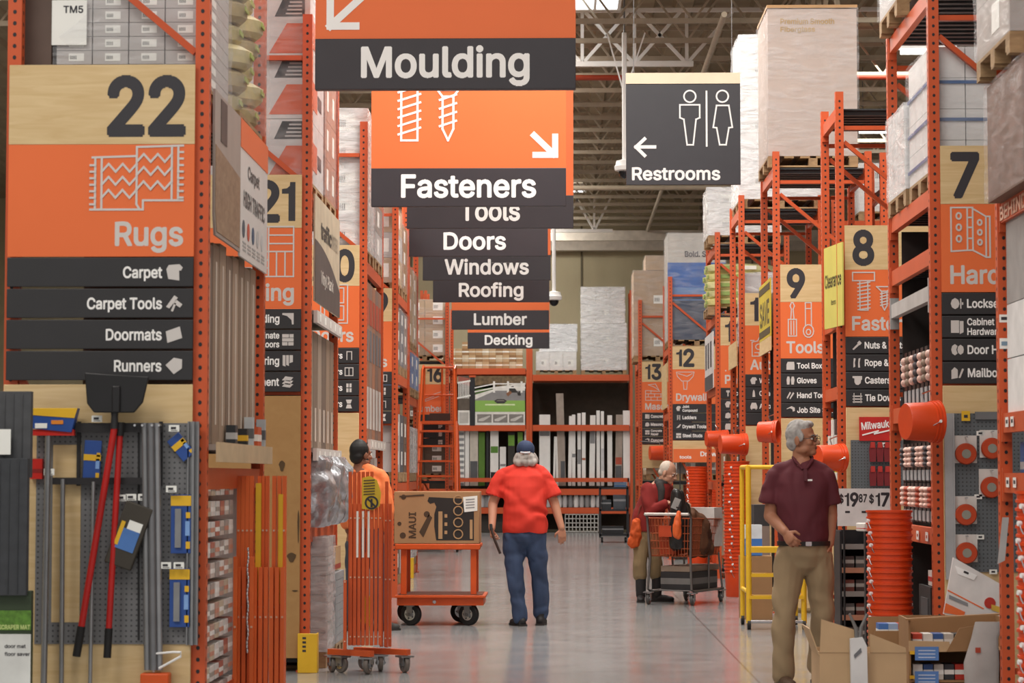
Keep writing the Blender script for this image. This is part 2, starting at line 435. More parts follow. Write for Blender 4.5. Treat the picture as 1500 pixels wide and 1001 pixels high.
# ribbed roof deck: ribs run down the shop
prof = []; x = -18
while x < 26: prof += [(x, 8.62), (x + .25, 8.62), (x + .3, 8.7), (x + .55, 8.7)]; x += .6
mb = MB(); mb.m(CEILM); n = len(prof); mb.add([(p[0], 0, p[1]) for p in prof] + [(p[0], 61.3, p[1]) for p in prof], [(i, n + i, n + i + 1, i + 1) for i in range(n - 1)])
mb.bb(-18, 26, 0, 61.3, 8.74, 8.9)
struct(mb, 'ceiling')
# open web joists across the shop; their zigzags fill the view under the deck
mb = MB(); mb.m(TRUSS)
x0, x1, zt, zb = -8.0, 16.0, 8.58, 7.82
for z in (zt, zb): mb.bb(x0, x1, -.03, -.006, z, z + .07); mb.bb(x0, x1, .006, .03, z, z + .07)
x = x0; k = 0
while x < x1 - .5:
    mb.bar((x, 0, zb + .03), (x + .55, 0, zt + .03), .03, .03, (0, 1, 0)); mb.bar((x + .55, 0, zt + .03), (x + 1.1, 0, zb + .03), .03, .03, (0, 1, 0)); x += 1.1
tr = struct(mb, 'ceiling_joist'); tr.location.y = 31.2
y = 33.0
while y < 60.8:
    c = tr.copy(); C.objects.link(c); c.location.y = y; y += 1.5
# one joist hung lower and painted white, with the spread of its struts
mb = MB(); mb.m(TRUSSW); zb, zt = 7.66, 8.5
mb.bb(-6, 2.05, -.04, .04, zb, zb + .08); mb.bb(-6, 6, -.03, .03, zt, zt + .06)
for xx in (-1.4, .35, 1.15, 1.95):
    mb.bar((xx, 0, zb + .04), (xx - .75, 0, zt), .05, .05, (0, 1, 0)); mb.bar((xx, 0, zb + .04), (xx, 0, zt), .05, .05, (0, 1, 0)); mb.bar((xx, 0, zb + .04), (xx + .7, 0, zt), .05, .05, (0, 1, 0))
o = struct(mb, 'ceiling_truss'); o.location.y = 35.6
mb = MB(); mb.m(TRUSSW); mb.bb(-2, 1.3, -.04, .04, 7.36, 7.44)
for xx in (.05, .85):
    mb.bar((xx, 0, 7.4), (xx - .45, 0, 8.2), .05, .05, (0, 1, 0)); mb.bar((xx, 0, 7.4), (xx, 0, 8.2), .05, .05, (0, 1, 0)); mb.bar((xx, 0, 7.4), (xx + .4, 0, 8.2), .05, .05, (0, 1, 0))
o = struct(mb, 'ceiling_truss'); o.location.y = 57.2
# girders down the shop and the pipes
for gx_, in ((3.6,), (9.5,), (-5.5,)):
    mb = MB(); mb.m(TRUSS)
    for z in (7.3, 8.45): mb.bb(gx_ - .08, gx_ + .08, 30, 61, z, z + .09)
    y = 30
    while y < 60:
        mb.bar((gx_, y, 7.34), (gx_, y + .9, 8.5), .06, .06); mb.bar((gx_, y + .9, 8.5), (gx_, y + 1.8, 7.34), .06, .06); y += 1.8
    struct(mb, 'ceiling_girder')
mb = MB(); mb.m(M('D0C6B8', .6)); mb.bb(-8, 16, 58.55, 58.75, 7.3, 7.55); mb.bb(-8, 16, 60.6, 60.95, 7.25, 7.62); struct(mb, 'ceiling_ledger')
mb = MB(); mb.m(M('9E3B22', .5)); mb.cyl((-6, 37, 7.74), (14, 37.2, 7.74), .045); struct(mb, 'ceiling_sprinkler_pipe')
mb = MB(); mb.m(TRUSS); mb.cyl((-6, 47, 7.2), (14, 47, 7.2), .05); mb.cyl((2.2, 31, 7.55), (2.2, 60, 7.55), .04); struct(mb, 'ceiling_conduit')
# skylights and strip lamps that show under the roof
SKY = emis('skylight_glow', (.93, .97, 1), 3.0); LAMP = emis('lamp_tube', (1, .96, .88), 4.0)
def skylight(label, x0, x1, y0, y1):
    t = thing('skylight', label, 'skylight', ((x0 + x1) / 2, (y0 + y1) / 2, 8.48))
    a, b = (x1 - x0) / 2, (y1 - y0) / 2
    MB().bb(-a, a, -b, b, .02, .05).build('pane', t, SKY)
    mb = MB(); w = .05
    mb.bb(-a-w, a+w, -b-w, -b, 0, .14); mb.bb(-a-w, a+w, b, b+w, 0, .14); mb.bb(-a-w, -a, -b, b, 0, .14); mb.bb(a, a+w, -b, b, 0, .14); mb.bb(-.02, .02, -b, b, .0, .04)
    mb.build('curb_frame', t, TRUSSW)
skylight('bright skylight in the brown roof above the camera pole, beside the moulding sign', .2, .88, 34.2, 35.3)
skylight('small skylight far down the roof beside the fasteners sign', .2, .62, 57.6, 58.3)
def strip(label, x0, x1, y, z=7.72):
    t = thing('strip_lamp', label, 'ceiling lamp', (x0, y, z), 0, 'fluorescent strip lamps under the roof')
    L = x1 - x0
    MB().bb(0, L, -.09, .09, .03, .12).build('housing', t, WHITE)
    MB().cyl((.03, 0, .0), (L - .03, 0, .0), .05).build('tube', t, LAMP)
    mb = MB()
    for f in (.15, .85): mb.cyl((L * f, 0, .12), (L * f, 0, 8.64 - z), .008, n=6)
    mb.build('hanger', t, STEEL)
def spx(label, p0, p1, py, z):
    S = (697 - py) / (z - 1.4); Y = FPX / S
    strip(label, at(p0, py, Y).x, at(p1, py, Y).x, Y, z)
spx('glowing strip lamp under the roof beside the tall upright of the 7 rack', 1316, 1400, 72, 7.5)
spx('glowing strip lamp seen between the frames above the 8 sign', 1256, 1310, 190, 7.5)
# ------------------------------------------------------------------ pallet racks
K = .82                                        # the racks' scale: their feet meet the floor where the photo shows
def zk(z): return 1.4 + K * (z - 1.4)
D = 1.03; BAY = 2.05; UPH = 4.75
def upright_mesh():
    mb = MB(); mb.m(ORANGE)
    mb.bb(-.035, .035, -.035, .035, .012, UPH); mb.bb(-.06, .06, -.034, .034, 0, .012)
    mb.m(DARK); n = 7
    z = .2
    while z < UPH - .05:
        for ax in (0, 1, 2):
            vs = []
            for i in range(n):
                a = 2 * PI * i / n; u, w = .010 * math.cos(a), .0115 * math.sin(a)
                vs.append((u, -.0358, z + w) if ax == 0 else (.0358, -u, z + w) if ax == 1 else (-.0358, u, z + w))
            mb.add(vs, [tuple(range(n)) if ax != 2 else tuple(range(n))])
        z += .058
    return mb.mesh('upright')
UPM = upright_mesh()
def put(me, name, parent, loc=(0, 0, 0), rot=None):
    o = bpy.data.objects.new(name, me); C.objects.link(o); o.parent = parent; o.location = loc
    if rot: o.rotation_euler = rot
    return o
_rail = {}
def rail_mesh(L, h=.11, mat=ORANGE):
    k = (round(L, 3), h, mat.name)
    if k not in _rail:
        mb = MB(); mb.m(mat); mb.bb(-.022, .022, 0, L, -h, 0); mb.bb(-.028, .028, -.004, .03, -h - .05, .03); mb.bb(-.028, .028, L - .03, L + .004, -h - .05, .03)
        _rail[k] = mb.mesh('shelf_rail')
    return _rail[k]
def deck_mesh(w, L):
    k = ('deck', round(w, 3), round(L, 3))
    if k not in _rail:
        mb = MB(); mb.m(DECKM); mb.bb(0, w, 0, L, -.012, 0)
        x = .05
        while x < L - .05: mb.bb(0, w, x, x + .06, -.05, -.012); x += .15
        _rail[k] = mb.mesh('deck')
    return _rail[k]
def brace(parent, p, q):
    mb = MB(); mb.m(ORANGE2); mb.bar(p, q, .035, .04, (0, 1, 0)); return mb.build('brace', parent)
def rack(label, X, Y, s, levels, bay=BAY, depth=D, name='pallet_rack', decks=True, group=None, up=UPM, height=UPH, no_front=(), back=0):
    """base at the aisle corner of the frame nearest the camera; the rack runs away from the camera (y) and outwards from the aisle (x * s)"""
    t = thing(name, label, 'rack', (X, Y, 0), 0, group)
    for y in (.04, bay - .04):
        for x in (.04, depth - .04):
            put(up, 'upright', t, (s * x, y, 0))
        for z in (.3, 2.0, zk(5.1)): brace(t, (s * .08, y, z), (s * (depth - .08), y, z))
        if s < 0: brace(t, (-.08, y, zk(4.0)), (-(depth - .08), y, zk(4.9))); brace(t, (-.08, y, .35), (-(depth - .08), y, 1.9))
        else: brace(t, (.08, y, zk(4.95)), (depth - .08, y, zk(4.05))); brace(t, (.08, y, 1.9), (depth - .08, y, .4))
    for z in levels:
        if z not in no_front: put(rail_mesh(bay - .16), 'shelf_rail', t, (s * .04, .08, z))
        put(rail_mesh(bay - .16), 'shelf_rail', t, (s * (depth - .04), .08, z))
        if decks: put(deck_mesh(depth - .16, bay - .18), 'deck', t, (.08 if s > 0 else -(depth - .08), .09, z - .012))
    if back: MB().bb(s * (depth - .12) - .006, s * (depth - .12) + .006, .1, bay - .1, .2, back).build('back_shade_sheet', t, M('3A3432', .8)); MB().bb(.09, depth - .13, bay - .13, bay - .12, .2, back).build('end_shade_sheet', t, M('3A3432', .8))  # added sheets whose dark colour stands for the shaded rack interior
    return t
# aisle ends down the left of the main aisle ...
LEFT = {k: (x * K, y * K) for k, (x, y) in {22: (-2.14, 14.2), 21: (-2.18, 20.5), 20: (-2.21, 26.8), 19: (-2.28, 33.0), 18: (-2.52, 39.3), 16: (-2.6, 55.0)}.items()}
RIGHT = {k: (x * K, y * K) for k, (x, y) in {6: (3.03, 13.9), 7: (2.97, 18.8), 8: (2.93, 24.8), 9: (2.68, 29.4), 10: (2.6, 34.0), 11: (2.6, 39.2), 12: (2.22, 48.0), 13: (1.82, 54.4)}.items()}
def lv(*z): return tuple(round(zk(v), 3) for v in z)
rack('orange rack end holding the 22 Rugs sign, nearest on its side', *LEFT[22], -1, lv(3.72, 1.45) + (.3,), 2.3)
rack('orange rack end holding the 21 sign, behind the tall worn brown board', *LEFT[21], -1, lv(3.88, .95) + (.12,), 2.1)
rack('orange rack end with the sign showing 0 beside the worker in the orange vest', *LEFT[20], -1, lv(3.88, .95) + (.12,), 2.1)
rack('orange rack end with narrow dark sign strips, behind the worker in orange', *LEFT[19], -1, lv(4.0, 2.85, 1.3) + (.12,), 2.0)
rack('orange rack end carrying the blue wrapped pallet beside the ladder', *LEFT[18], -1, lv(3.55, 2.75, 1.3) + (.12,), 2.0)
rack('far orange rack end with the 16 sign behind the ladder', *LEFT[16], -1, lv(4.1, 2.6, 1.3) + (.12,), 2.0)
rack('orange rack end at the edge of the picture with the bucket tower before it', *RIGHT[6], 1, lv(4.12, 3.28, 1.83, 1.42) + (.2,), 2.0)
rack('orange rack end with the 7 sign and the tilted bucket', *RIGHT[7], 1, back=3.2, bay=2.0, levels=lv(5.36, 3.72, 3.24, 2.0, .98) + (.15,))
rack('orange rack end with the 8 sign and the yellow clearance board', *RIGHT[8], 1, back=3.2, bay=1.2, levels=lv(5.33, 3.1, 2.35, 1.3) + (.15,))
rack('orange rack end with the 9 Tools sign', *RIGHT[9], 1, back=3.2, bay=1.5, levels=lv(5.3, 3.2, 1.3) + (.15,))
rack('orange rack end whose number panel is half hidden by the yellow striped board', *RIGHT[10], 1, back=3.2, bay=1.5, levels=lv(5.3, 3.2, 1.3) + (.15,))
rack('orange rack end with the yellow green bagged pallet on top', *RIGHT[11], 1, lv(5.3, 4.1, 2.9, 1.3) + (.15,))
rack('orange rack end with the 12 Drywall sign', *RIGHT[12], 1, lv(4.05, 2.7, 1.3) + (.15,))
rack('orange rack end with the 13 sign, farthest of the row', *RIGHT[13], 1, lv(4.05, 2.7, 1.3) + (.15,))

# ------------------------------------------------------------------ icons, drawn in a unit box (u right, v up)
ICON_FILL = {
 'roll': [[(0,.7),(.15,.95),(.8,1),(1,.8),(.9,.6),(.78,.62),(.8,0),(.12,.1)]],
 'hammer': [[(0,.3),(.5,1),(.72,.85),(.2,.2)], [(.45,.5),(.6,.75),(1,.45),(.85,.25)], [(.3,.05),(.42,0),(.62,.5),(.5,.55)]],
 'mat': [[(0,.7),(.85,1),(1,.3),(.1,0)]], 'diamond': [[(.5,0),(0,.55),(.5,1),(1,.9),(1,.35)]],
 'corner': [[(0,1),(1,1),(1,0),(.85,0),(.8,.4),(.4,.75),(0,.85)]], 'grid': [[(0,0),(.47,0),(.47,.3),(0,.3)],[(.53,0),(1,0),(1,.3),(.53,.3)],[(0,.35),(1,.35),(1,.65),(0,.65)],[(0,.7),(.6,.7),(.6,1),(0,1)],[(.65,.7),(1,.7),(1,1),(.65,1)]],
 'panels': [[(.05,.1),(.3,0),(.3,1),(.05,1)],[(.36,.15),(.6,.05),(.6,1),(.36,1)],[(.66,.3),(.95,.4),(.95,1),(.66,1)]],
 'stack': [[(0,.1),(.7,0),(1,.3),(.3,.4)],[(0,.35),(.7,.25),(1,.6),(.3,.66)],[(0,.65),(.7,.55),(1,.9),(.3,1)]],
 'doorA': [[(.2,0),(.3,0),(.3,.9),(.75,.9),(.75,0),(.85,0),(.85,1),(.2,1)]],
 'doorB': [[(0,0),(1,0),(1,.1),(.1,.1),(.1,.9),(.45,.9),(.45,.1),(.55,.1),(.55,.9),(.9,.9),(.9,.1),(1,.1),(1,1),(0,1)]],
 'doorC': [[(.2,0),(.45,0),(.45,.45),(.2,.45)],[(.55,0),(.8,0),(.8,.45),(.55,.45)],[(.2,.55),(.45,.55),(.45,1),(.2,1)],[(.55,.55),(.8,.55),(.8,1),(.55,1)]],
 'doorD': [[(.15,0),(.85,0),(.7,.45),(.3,.45)],[(.15,1),(.85,1),(.7,.55),(.3,.55)]],
 'knob': [[(0,.5),(.1,.2),(.35,.05),(.6,.2),(.7,.5),(.6,.8),(.35,.95),(.1,.8)],[(.75,.1),(.85,.1),(.85,.9),(.75,.9)],[(.88,.4),(1,.4),(1,.6),(.88,.6)]],
 'cabinet': [[(0,0),(.65,0),(.65,1),(0,1)],[(.7,-.1),(1,.05),(1,.95),(.7,.95)]],
 'rings': [[(0,.5),(.08,.2),(.3,.05),(.5,.2),(.4,.5),(.5,.8),(.3,.95),(.08,.8)],[(.5,.5),(.55,.25),(.75,.1),(.95,.25),(1,.5),(.95,.75),(.75,.9),(.55,.75)]],
 'mail': [[(0,0),(.5,.1),(.5,.75),(.25,.95),(0,.7)],[(.56,.1),(.7,.1),(1,.8),(.85,.85)]],
 'bolt': [[(0,.1),(.15,0),(.75,.55),(.6,.7)],[(.5,.75),(.8,.5),(1,.75),(.75,1)]],
 'rope': [[(.1,0),(.3,.1),(.25,.5),(.35,.95),(.15,1),(.1,.5)],[(.6,0),(.8,0),(.75,.5),(.85,1),(.65,.95),(.6,.5)]],
 'caster': [[(.2,.3),(.35,.05),(.6,0),(.85,.2),(.9,.5),(1,.6),(1,.95),(0,.95),(0,.75),(.2,.7)]],
 'bars': [[(0,0),(1,0),(1,.14),(0,.14)],[(0,.3),(1,.3),(1,.44),(0,.44)],[(0,.6),(1,.6),(1,.74),(0,.74)],[(.1,-.05),(.18,-.05),(.18,1),(.1,1)],[(.82,-.05),(.9,-.05),(.9,1),(.82,1)]],
 'case': [[(0,0),(1,0),(1,.6),(.95,1),(.15,1),(0,.65)]], 'gloves': [[(.05,0),(.35,0),(.42,.6),(.35,1),(.1,1),(0,.6)],[(.6,0),(.9,0),(1,.6),(.9,1),(.65,1),(.55,.6)]],
 'blades': [[(0,.2),(.1,.05),(.55,.8),(.4,.95)],[(.35,.1),(.45,0),(.95,.75),(.8,.9)]], 'saw': [[(0,.7),(.6,1),(1,.8),(1,.4),(.75,.3),(.7,.6),(.4,.75),(0,.6)]],
 'spray': [[(.2,0),(.7,0),(.75,.5),(1,.6),(.8,1),(.3,1),(0,.6)]], 'tube': [[(.3,0),(.7,0),(.65,.7),(.55,1),(.45,1),(.35,.7)]],
 'car': [[(0,.15),(.12,.15),(.12,0),(.25,0),(.25,.15),(.75,.15),(.75,0),(.88,0),(.88,.15),(1,.15),(1,.5),(.8,1),(.2,1),(0,.5)]],
 'brush': [[(.4,0),(.6,0),(.6,.6),(.8,.7),(.8,1),(.2,1),(.2,.7),(.4,.6)]], 'bag': [[(0,.1),(.5,.0),(1,.2),(.9,.8),(.5,1),(.1,.8)]], 'trowel': [[(0,.2),(.6,.3),(1,.9),(.8,1),(.4,.6)]],
 'ladder': [[(.2,0),(.32,0),(.32,1),(.2,1)],[(.7,0),(.82,0),(.82,1),(.7,1)],[(.32,.2),(.7,.2),(.7,.3),(.32,.3)],[(.32,.5),(.7,.5),(.7,.6),(.32,.6)],[(.32,.8),(.7,.8),(.7,.9),(.32,.9)]],
 'block': [[(0,0),(.45,0),(.45,.45),(0,.45)],[(.55,0),(1,0),(1,.45),(.55,.45)],[(0,.55),(1,.55),(1,1),(0,1)]],
}
def zig(x0, x1, z, a, n):
    return [(x0 + (x1 - x0) * i / n, z + (a if i % 2 else 0)) for i in range(n + 1)]
def thread(x, w, z0, z1, n, tip=False):
    out = [[(x, z0), (x, z1)], [(x + w, z0), (x + w, z1)]]
    for i in range(n):
        z = z0 + (z1 - z0) * (i + .3) / n; out.append([(x - w * .25, z - .02), (x + w * 1.25, z + .03)])
    out.append([(x, z0), (x + w / 2, z0 - .12), (x + w, z0)] if tip else [(x, z0), (x + w, z0)])
    return out
def circ(x, z, r, n=14): return [(x + r * math.cos(2*PI*i/n), z + r * math.sin(2*PI*i/n)) for i in range(n + 1)]
ICON_LINE = {
 'rug': [[(0,.02),(.57,.02),(.57,.16),(1,.16)],[(.02,.82),(.5,.84)],[(.05,.02),(.05,.82)],[(.12,.02),(.12,.82)],[(.5,.98),(.5,.1),(.53,.03)],[(.5,.98),(1,1)],[(.88,.16),(.88,.99)],[(.95,.16),(.95,.99)],
         zig(.12,.5,.6,.12,5)[0:], zig(.12,.5,.4,.12,5), zig(.12,.5,.2,.12,5), zig(.5,.88,.75,.12,5), zig(.5,.88,.55,.12,5), zig(.5,.88,.33,.12,5)] + [[(.0,z/10),(.05,z/10)] for z in range(1,8)] + [[(.95,.2+z/10),(1,.2+z/10)] for z in range(0,8)],
 'parquet': [[(0,0),(1,0),(1,1),(0,1),(0,0)],[(.5,0),(.5,1)],[(0,.5),(1,.5)],[(.5,.66),(1,.66)],[(.5,.83),(1,.83)],[(.66,0),(.66,.5)],[(.83,0),(.83,.5)],[(.17,.5),(.17,1)],[(.33,.5),(.33,1)],[(0,.17),(.5,.17)],[(0,.33),(.5,.33)]],
 'door': [[(.15,0),(.85,0),(.85,1),(.15,1),(.15,0)],[(.25,.08),(.46,.08),(.46,.45),(.25,.45),(.25,.08)],[(.54,.08),(.75,.08),(.75,.45),(.54,.45),(.54,.08)],[(.25,.53),(.46,.53),(.46,.92),(.25,.92),(.25,.53)],[(.54,.53),(.75,.53),(.75,.92),(.54,.92),(.54,.53)]],
 'hinge': [[(0,.12),(.42,.14),(.42,1),(0,1),(0,.12)],[(.42,1),(.56,1),(.56,.14),(.42,.14)],[(.42,.8),(.56,.8)],[(.42,.6),(.56,.6)],[(.42,.38),(.56,.38)],[(.56,.98),(.9,.82),(.9,.0),(.56,.14)],[(.9,.82),(1,.82),(1,0),(.9,0)],circ(.2,.83,.06),circ(.2,.6,.06),circ(.2,.37,.06),circ(.74,.7,.05),circ(.74,.5,.05),circ(.74,.3,.05)],
 'bolt_screw': [[(0,.78),(.55,.78),(.55,1),(0,1),(0,.78)]] + thread(.18,.2,.0,.78,8) + [[(.6,.62),(1,.62),(.86,.5),(.72,.5),(.6,.62)]] + thread(.73,.13,.12,.5,5,True),
 'driver_wrench': [[(.05,.0),(.35,.0),(.35,.5),(.05,.5),(.05,0)],[(.15,.05),(.15,.45)],[(.25,.05),(.25,.45)],[(.14,.5),(.17,.8),(.12,.9),(.17,1),(.23,1),(.28,.9),(.23,.8),(.26,.5)],[(.68,.3),(.68,1),(.9,1),(.9,.3)],[(.68,.82),(.9,.82)],circ(.79,.15,.19),circ(.79,.12,.08)],
 'car': [[(.05,.1),(.05,.55),(.25,.6),(.4,.95),(1,.95)],[(.15,.1),(1,.1)],[(.05,.1),(.05,-.05),(.3,-.05),(.3,.1)],circ(.3,.35,.12),[(.5,.3),(1,.3)],[(.35,.62),(1,.62)],[(0,.62),(.12,.62)]],
 'trowel': [[(.0,.98),(1,.98),(.95,.75),(.7,.5),(.3,.5),(.05,.75),(0,.98)],[(.38,.5),(.42,.05),(.58,.05),(.62,.5)],[(.1,.9),(.6,.75),(.9,.9)]],
 'bricks': [[(0,0),(1,0)],[(0,.2),(1,.2)],[(0,.4),(.9,.4)],[(0,.6),(.8,.55)],[(0,0),(0,.6)],[(.3,0),(.3,.2)],[(.65,0),(.65,.2)],[(.15,.2),(.15,.4)],[(.5,.2),(.5,.4)],[(.85,.2),(.85,.4)],[(.3,.4),(.3,.6)],[(.15,.95),(.5,.8),(.75,.6),(.55,1),(.15,.95)]],
 'boards': [[(0,.1),(.8,.5)],[(0,.25),(.8,.65)],[(.1,.5),(.95,.85)],[(0,.1),(0,.25)],[(.8,.5),(.8,.65)]],
}
def icon_fill(mb, name, x, z, w, h, y):
    for poly in ICON_FILL[name]: mb.prism([(x + u * w, z + v * h) for u, v in poly], y - .002, y)
def icon_line(mb, name, x, z, w, h, y, lw):
    for pl in ICON_LINE[name]: mb.stroke([(x + u * w, z + v * h) for u, v in pl], lw, False, y)

# ------------------------------------------------------------------ aisle number signs on the rack ends
STRIPM = M('302F31', .45, var=.04)
def aisle_sign(label, key, s, number, category, strips, icon, ztop=4.05, w=1.15, yaw=0.0, iconbox=(.5, .36), seq=(.47, .71, .185)):
    X, Y = (LEFT if s < 0 else RIGHT)[key]
    hn, ho, hs = seq
    t = thing('aisle_sign', label, 'sign', (X + s * .072, Y - .012, zk(ztop - hn - ho - 4 * hs)), yaw, 'aisle number signs on the rack ends'); t.scale = (K, K, K)
    H = hn + ho + 4 * hs
    x0, x1 = (0, w) if s > 0 else (-w, 0)
    al = 'L' if s > 0 else 'R'
    ax = (.07 if s > 0 else -.065)
    p = MB().bb(x0, x1, -.014, 0, H - hn, H).build('number_panel', t, PALE)
    mb = MB(); mb.m(NUMC); number_into(mb, number, ax, H - hn + .06, .345, al, -.015); mb.build('number', p, smooth=False)
    zc = 4 * hs
    p = MB().bb(x0, x1, -.014, 0, zc, zc + ho - .002).build('category_panel', t, SIGNOR)
    lettering(p, [(category, ax, zc + .07, .14, ('f', .95), al)], GREYT, -.015)
    iw, ih = iconbox; mb = MB(); mb.m(GREYT)
    ix = .08 if s > 0 else -.07 - iw
    icon_line(mb, icon, ix, zc + .28, iw, ih, -.015, .013); mb.build('icon', p, smooth=False)
    for i, (lines, ic) in enumerate(strips):
        z = zc - (i + 1) * hs
        q = MB().bb(x0, x1, -.02, -.004, z + .006, z + hs - .006).build('product_strip', t, STRIPM, bevel=.004)
        if ic:
            mb = MB(); mb.m(GREYT); icon_fill(mb, ic, .07 if s > 0 else -.165, z + .042, .1, .1, -.021); mb.build('icon', q, smooth=False)
        tx = .2 if s > 0 else -.19
        if lines:
            n = len(lines); hh = .066 if n == 1 else .052
            lettering(q, [(ln, tx, (z + .06) if n == 1 else (z + .105 - k * .078), hh, ('f', .84), al) for k, ln in enumerate(lines)], WHITE, -.021)
    return t
yaw22 = 0.0
aisle_sign('large wooden topped sign reading 22 over Rugs and four black strips', 22, -1, '22', 'Rugs', [(['Carpet'], 'roll'), (['Carpet Tools'], 'hammer'), (['Doormats'], 'mat'), (['Runners'], 'diamond')], 'rug', 3.915, 1.14, yaw22, (.565, .4), (.49, .69, .19))
aisle_sign('sign reading 21 with four black strips above the tall brown board', 21, -1, '21', 'Flooring', [(['Moulding'], 'corner'), (['Laminate', 'Floors'], 'grid'), (['Flooring'], 'panels'), (['Cement'], 'stack')], 'parquet', iconbox=(.44, .44))
aisle_sign('sign showing 0 and a white door drawing above the worker in orange', 20, -1, '20', 'Doors', [(['Doors'], 'doorA'), (['Doors'], 'doorB'), (['Doors'], 'doorC'), (['Doors'], 'doorD')], 'door', iconbox=(.44, .44))
aisle_sign('narrow glimpse of a sign with black strips past the brown door cartons', 19, -1, '19', 'Windows', [([''], 'doorB'), ([''], 'doorC'), ([''], 'doorA'), ([''], 'doorD')], 'door')
aisle_sign('far sign reading 16 seen through the orange ladder', 16, -1, '16', 'Lumber', [([''], 'stack'), ([''], 'panels'), ([''], 'stack'), ([''], 'block')], 'boards', 4.02, .7, iconbox=(.4, .3))
aisle_sign('sign reading 7 with a hinge drawing and four black strips', 7, 1, '7', 'Hardware', [(['Locksets'], 'knob'), (['Cabinet', 'Hardware'], 'cabinet'), (['Door Hardware'], 'rings'), (['Mailboxes'], 'mail')], 'hinge', iconbox=(.31, .4))
aisle_sign('sign reading 8 with a bolt and screw drawing above the red brand board', 8, 1, '8', 'Fasteners', [(['Nuts & Bolts'], 'bolt'), (['Rope & Chain'], 'rope'), (['Casters'], 'caster'), (['Tie Downs'], 'bars')], 'bolt_screw', iconbox=(.42, .4))
aisle_sign('sign reading 9 over Tools with a screwdriver and wrench drawing', 9, 1, '9', 'Tools', [(['Tool Boxes'], 'case'), (['Gloves'], 'gloves'), (['Hand Tools'], 'blades'), (['Job Site Storage'], 'saw')], 'driver_wrench', iconbox=(.34, .42))
aisle_sign('sign with a digit 1 and a car drawing beside the yellow striped board', 10, 1, '10', 'Automotive', [(['Wet Vacs'], 'spray'), (['Cleaners'], 'tube'), (['Auto'], 'car'), ([], None)], 'car', iconbox=(.4, .34))
aisle_sign('narrow glimpse of a sign with a digit 1 above two tilted buckets', 11, 1, '11', 'Paint', [(['Tools'], 'brush'), (['Stains'], 'spray'), (['Primers'], 'bag'), (['Sprayers'], 'case')], 'trowel', iconbox=(.01, .01))
aisle_sign('sign reading 12 over Drywall with a trowel drawing', 12, 1, '12', 'Drywall', [(['Joint', 'Compound'], 'spray'), (['Ladders'], 'ladder'), (['Drywall Tools'], 'trowel'), (['Steel Studs'], 'block')], 'trowel', iconbox=(.36, .38))
aisle_sign('sign reading 13 with a brick and trowel drawing, farthest of the row', 13, 1, '13', 'Masonry', [(['Concrete'], 'cabinet'), (['Masonry'], 'bag'), (['Concrete', 'Repair'], 'block'), (['Concrete'], 'saw')], 'bricks', iconbox=(.42, .38))
# plain boards that close the rack ends below the signs
def end_board(label, key, s, z0, z1, mat=PALE, w=.945, name='end_board', yaw=0, y=.0):
    X, Y = (LEFT if s < 0 else RIGHT)[key]
    mb = MB(); mb.m(mat); mb.bb(0 if s > 0 else -w, w if s > 0 else 0, -.012, 0, 0, zk(z1) - z0)
    return tag(mb.build(name, None, loc=(X + s * .072, Y - .012 + y, z0), bevel=.003, rot=(0, 0, yaw)), label, 'board')
end_board('pale plywood board behind the long tools under the 22 sign', 22, -1, .02, 1.955, yaw=yaw22)
end_board('tall worn brown board with dark dents under the 21 sign', 21, -1, .1, 2.1, OSB)
end_board('pale board under the black strips of the sign showing 0', 20, -1, .1, 2.12)
for k, w_ in ((7, 'pale board under the black strips of the 7 sign'), (8, 'pale board around the red brand board under the 8 sign'), (9, 'pale board under the Tools sign behind the man in the maroon shirt'),
             (10, 'pale board behind the yellow stair rail'), (12, 'pale board between the 12 sign and its small orange header')):
    end_board(w_, k, 1, .05 if k != 12 else 1.62, 2.12)
end_board('pale board under the 13 sign', 13, 1, 1.55, 2.12)

# ------------------------------------------------------------------ signs hung over the aisle
HBAR = M('373338', .45, var=.04)
def hang_sign(label, word, px, pyb, W_px, wtext, art=None, th=.05):
    """px: middle, pyb: lower edge, W_px: width of the bar in the photo (all bars are 1.83 m wide)"""
    Y = FPX * 1.83 / W_px; b = at(px, pyb, Y); k = Y / FPX
    t = thing('hanging_sign', label, 'sign', b, 0, 'department signs hung over the main aisle')
    w = .915
    bar = MB().bb(-w, w, -th / 2 - .012, th / 2 + .012, 0, .36).build('name_bar', t, HBAR, bevel=.004)
    lettering(bar, [(word, 0, .09, .205, wtext * k, 'C')], WHITE, -th / 2 - .013)
    p = MB().bb(-w, w, -th / 2, th / 2, .362, 1.56).build('orange_panel', t, SIGNOR)
    MB().bb(-w, w, -th / 2 - .006, th / 2 + .006, 1.562, 1.66).build('wood_cap', t, PALE)
    if art:
        mb = MB(); mb.m(WHITE); art(mb, lambda x, y: ((x - px) * k, (pyb - y) * k), k, -th / 2 - .001); mb.build('icon', p, smooth=False)
    for x in (-.8, .8):
        MB().cyl((x, 0, 1.66), (x, 0, 8.66 - b.z), .004, n=6).build('cable', t, STEEL)
    return t
def art_moulding(mb, q, k, y):
    lw = 11 * k
    mb.stroke([q(482, -6), q(482, 37), q(520, 37)], lw, False, y); mb.stroke([q(482, 37), q(533, -10)], lw, False, y)
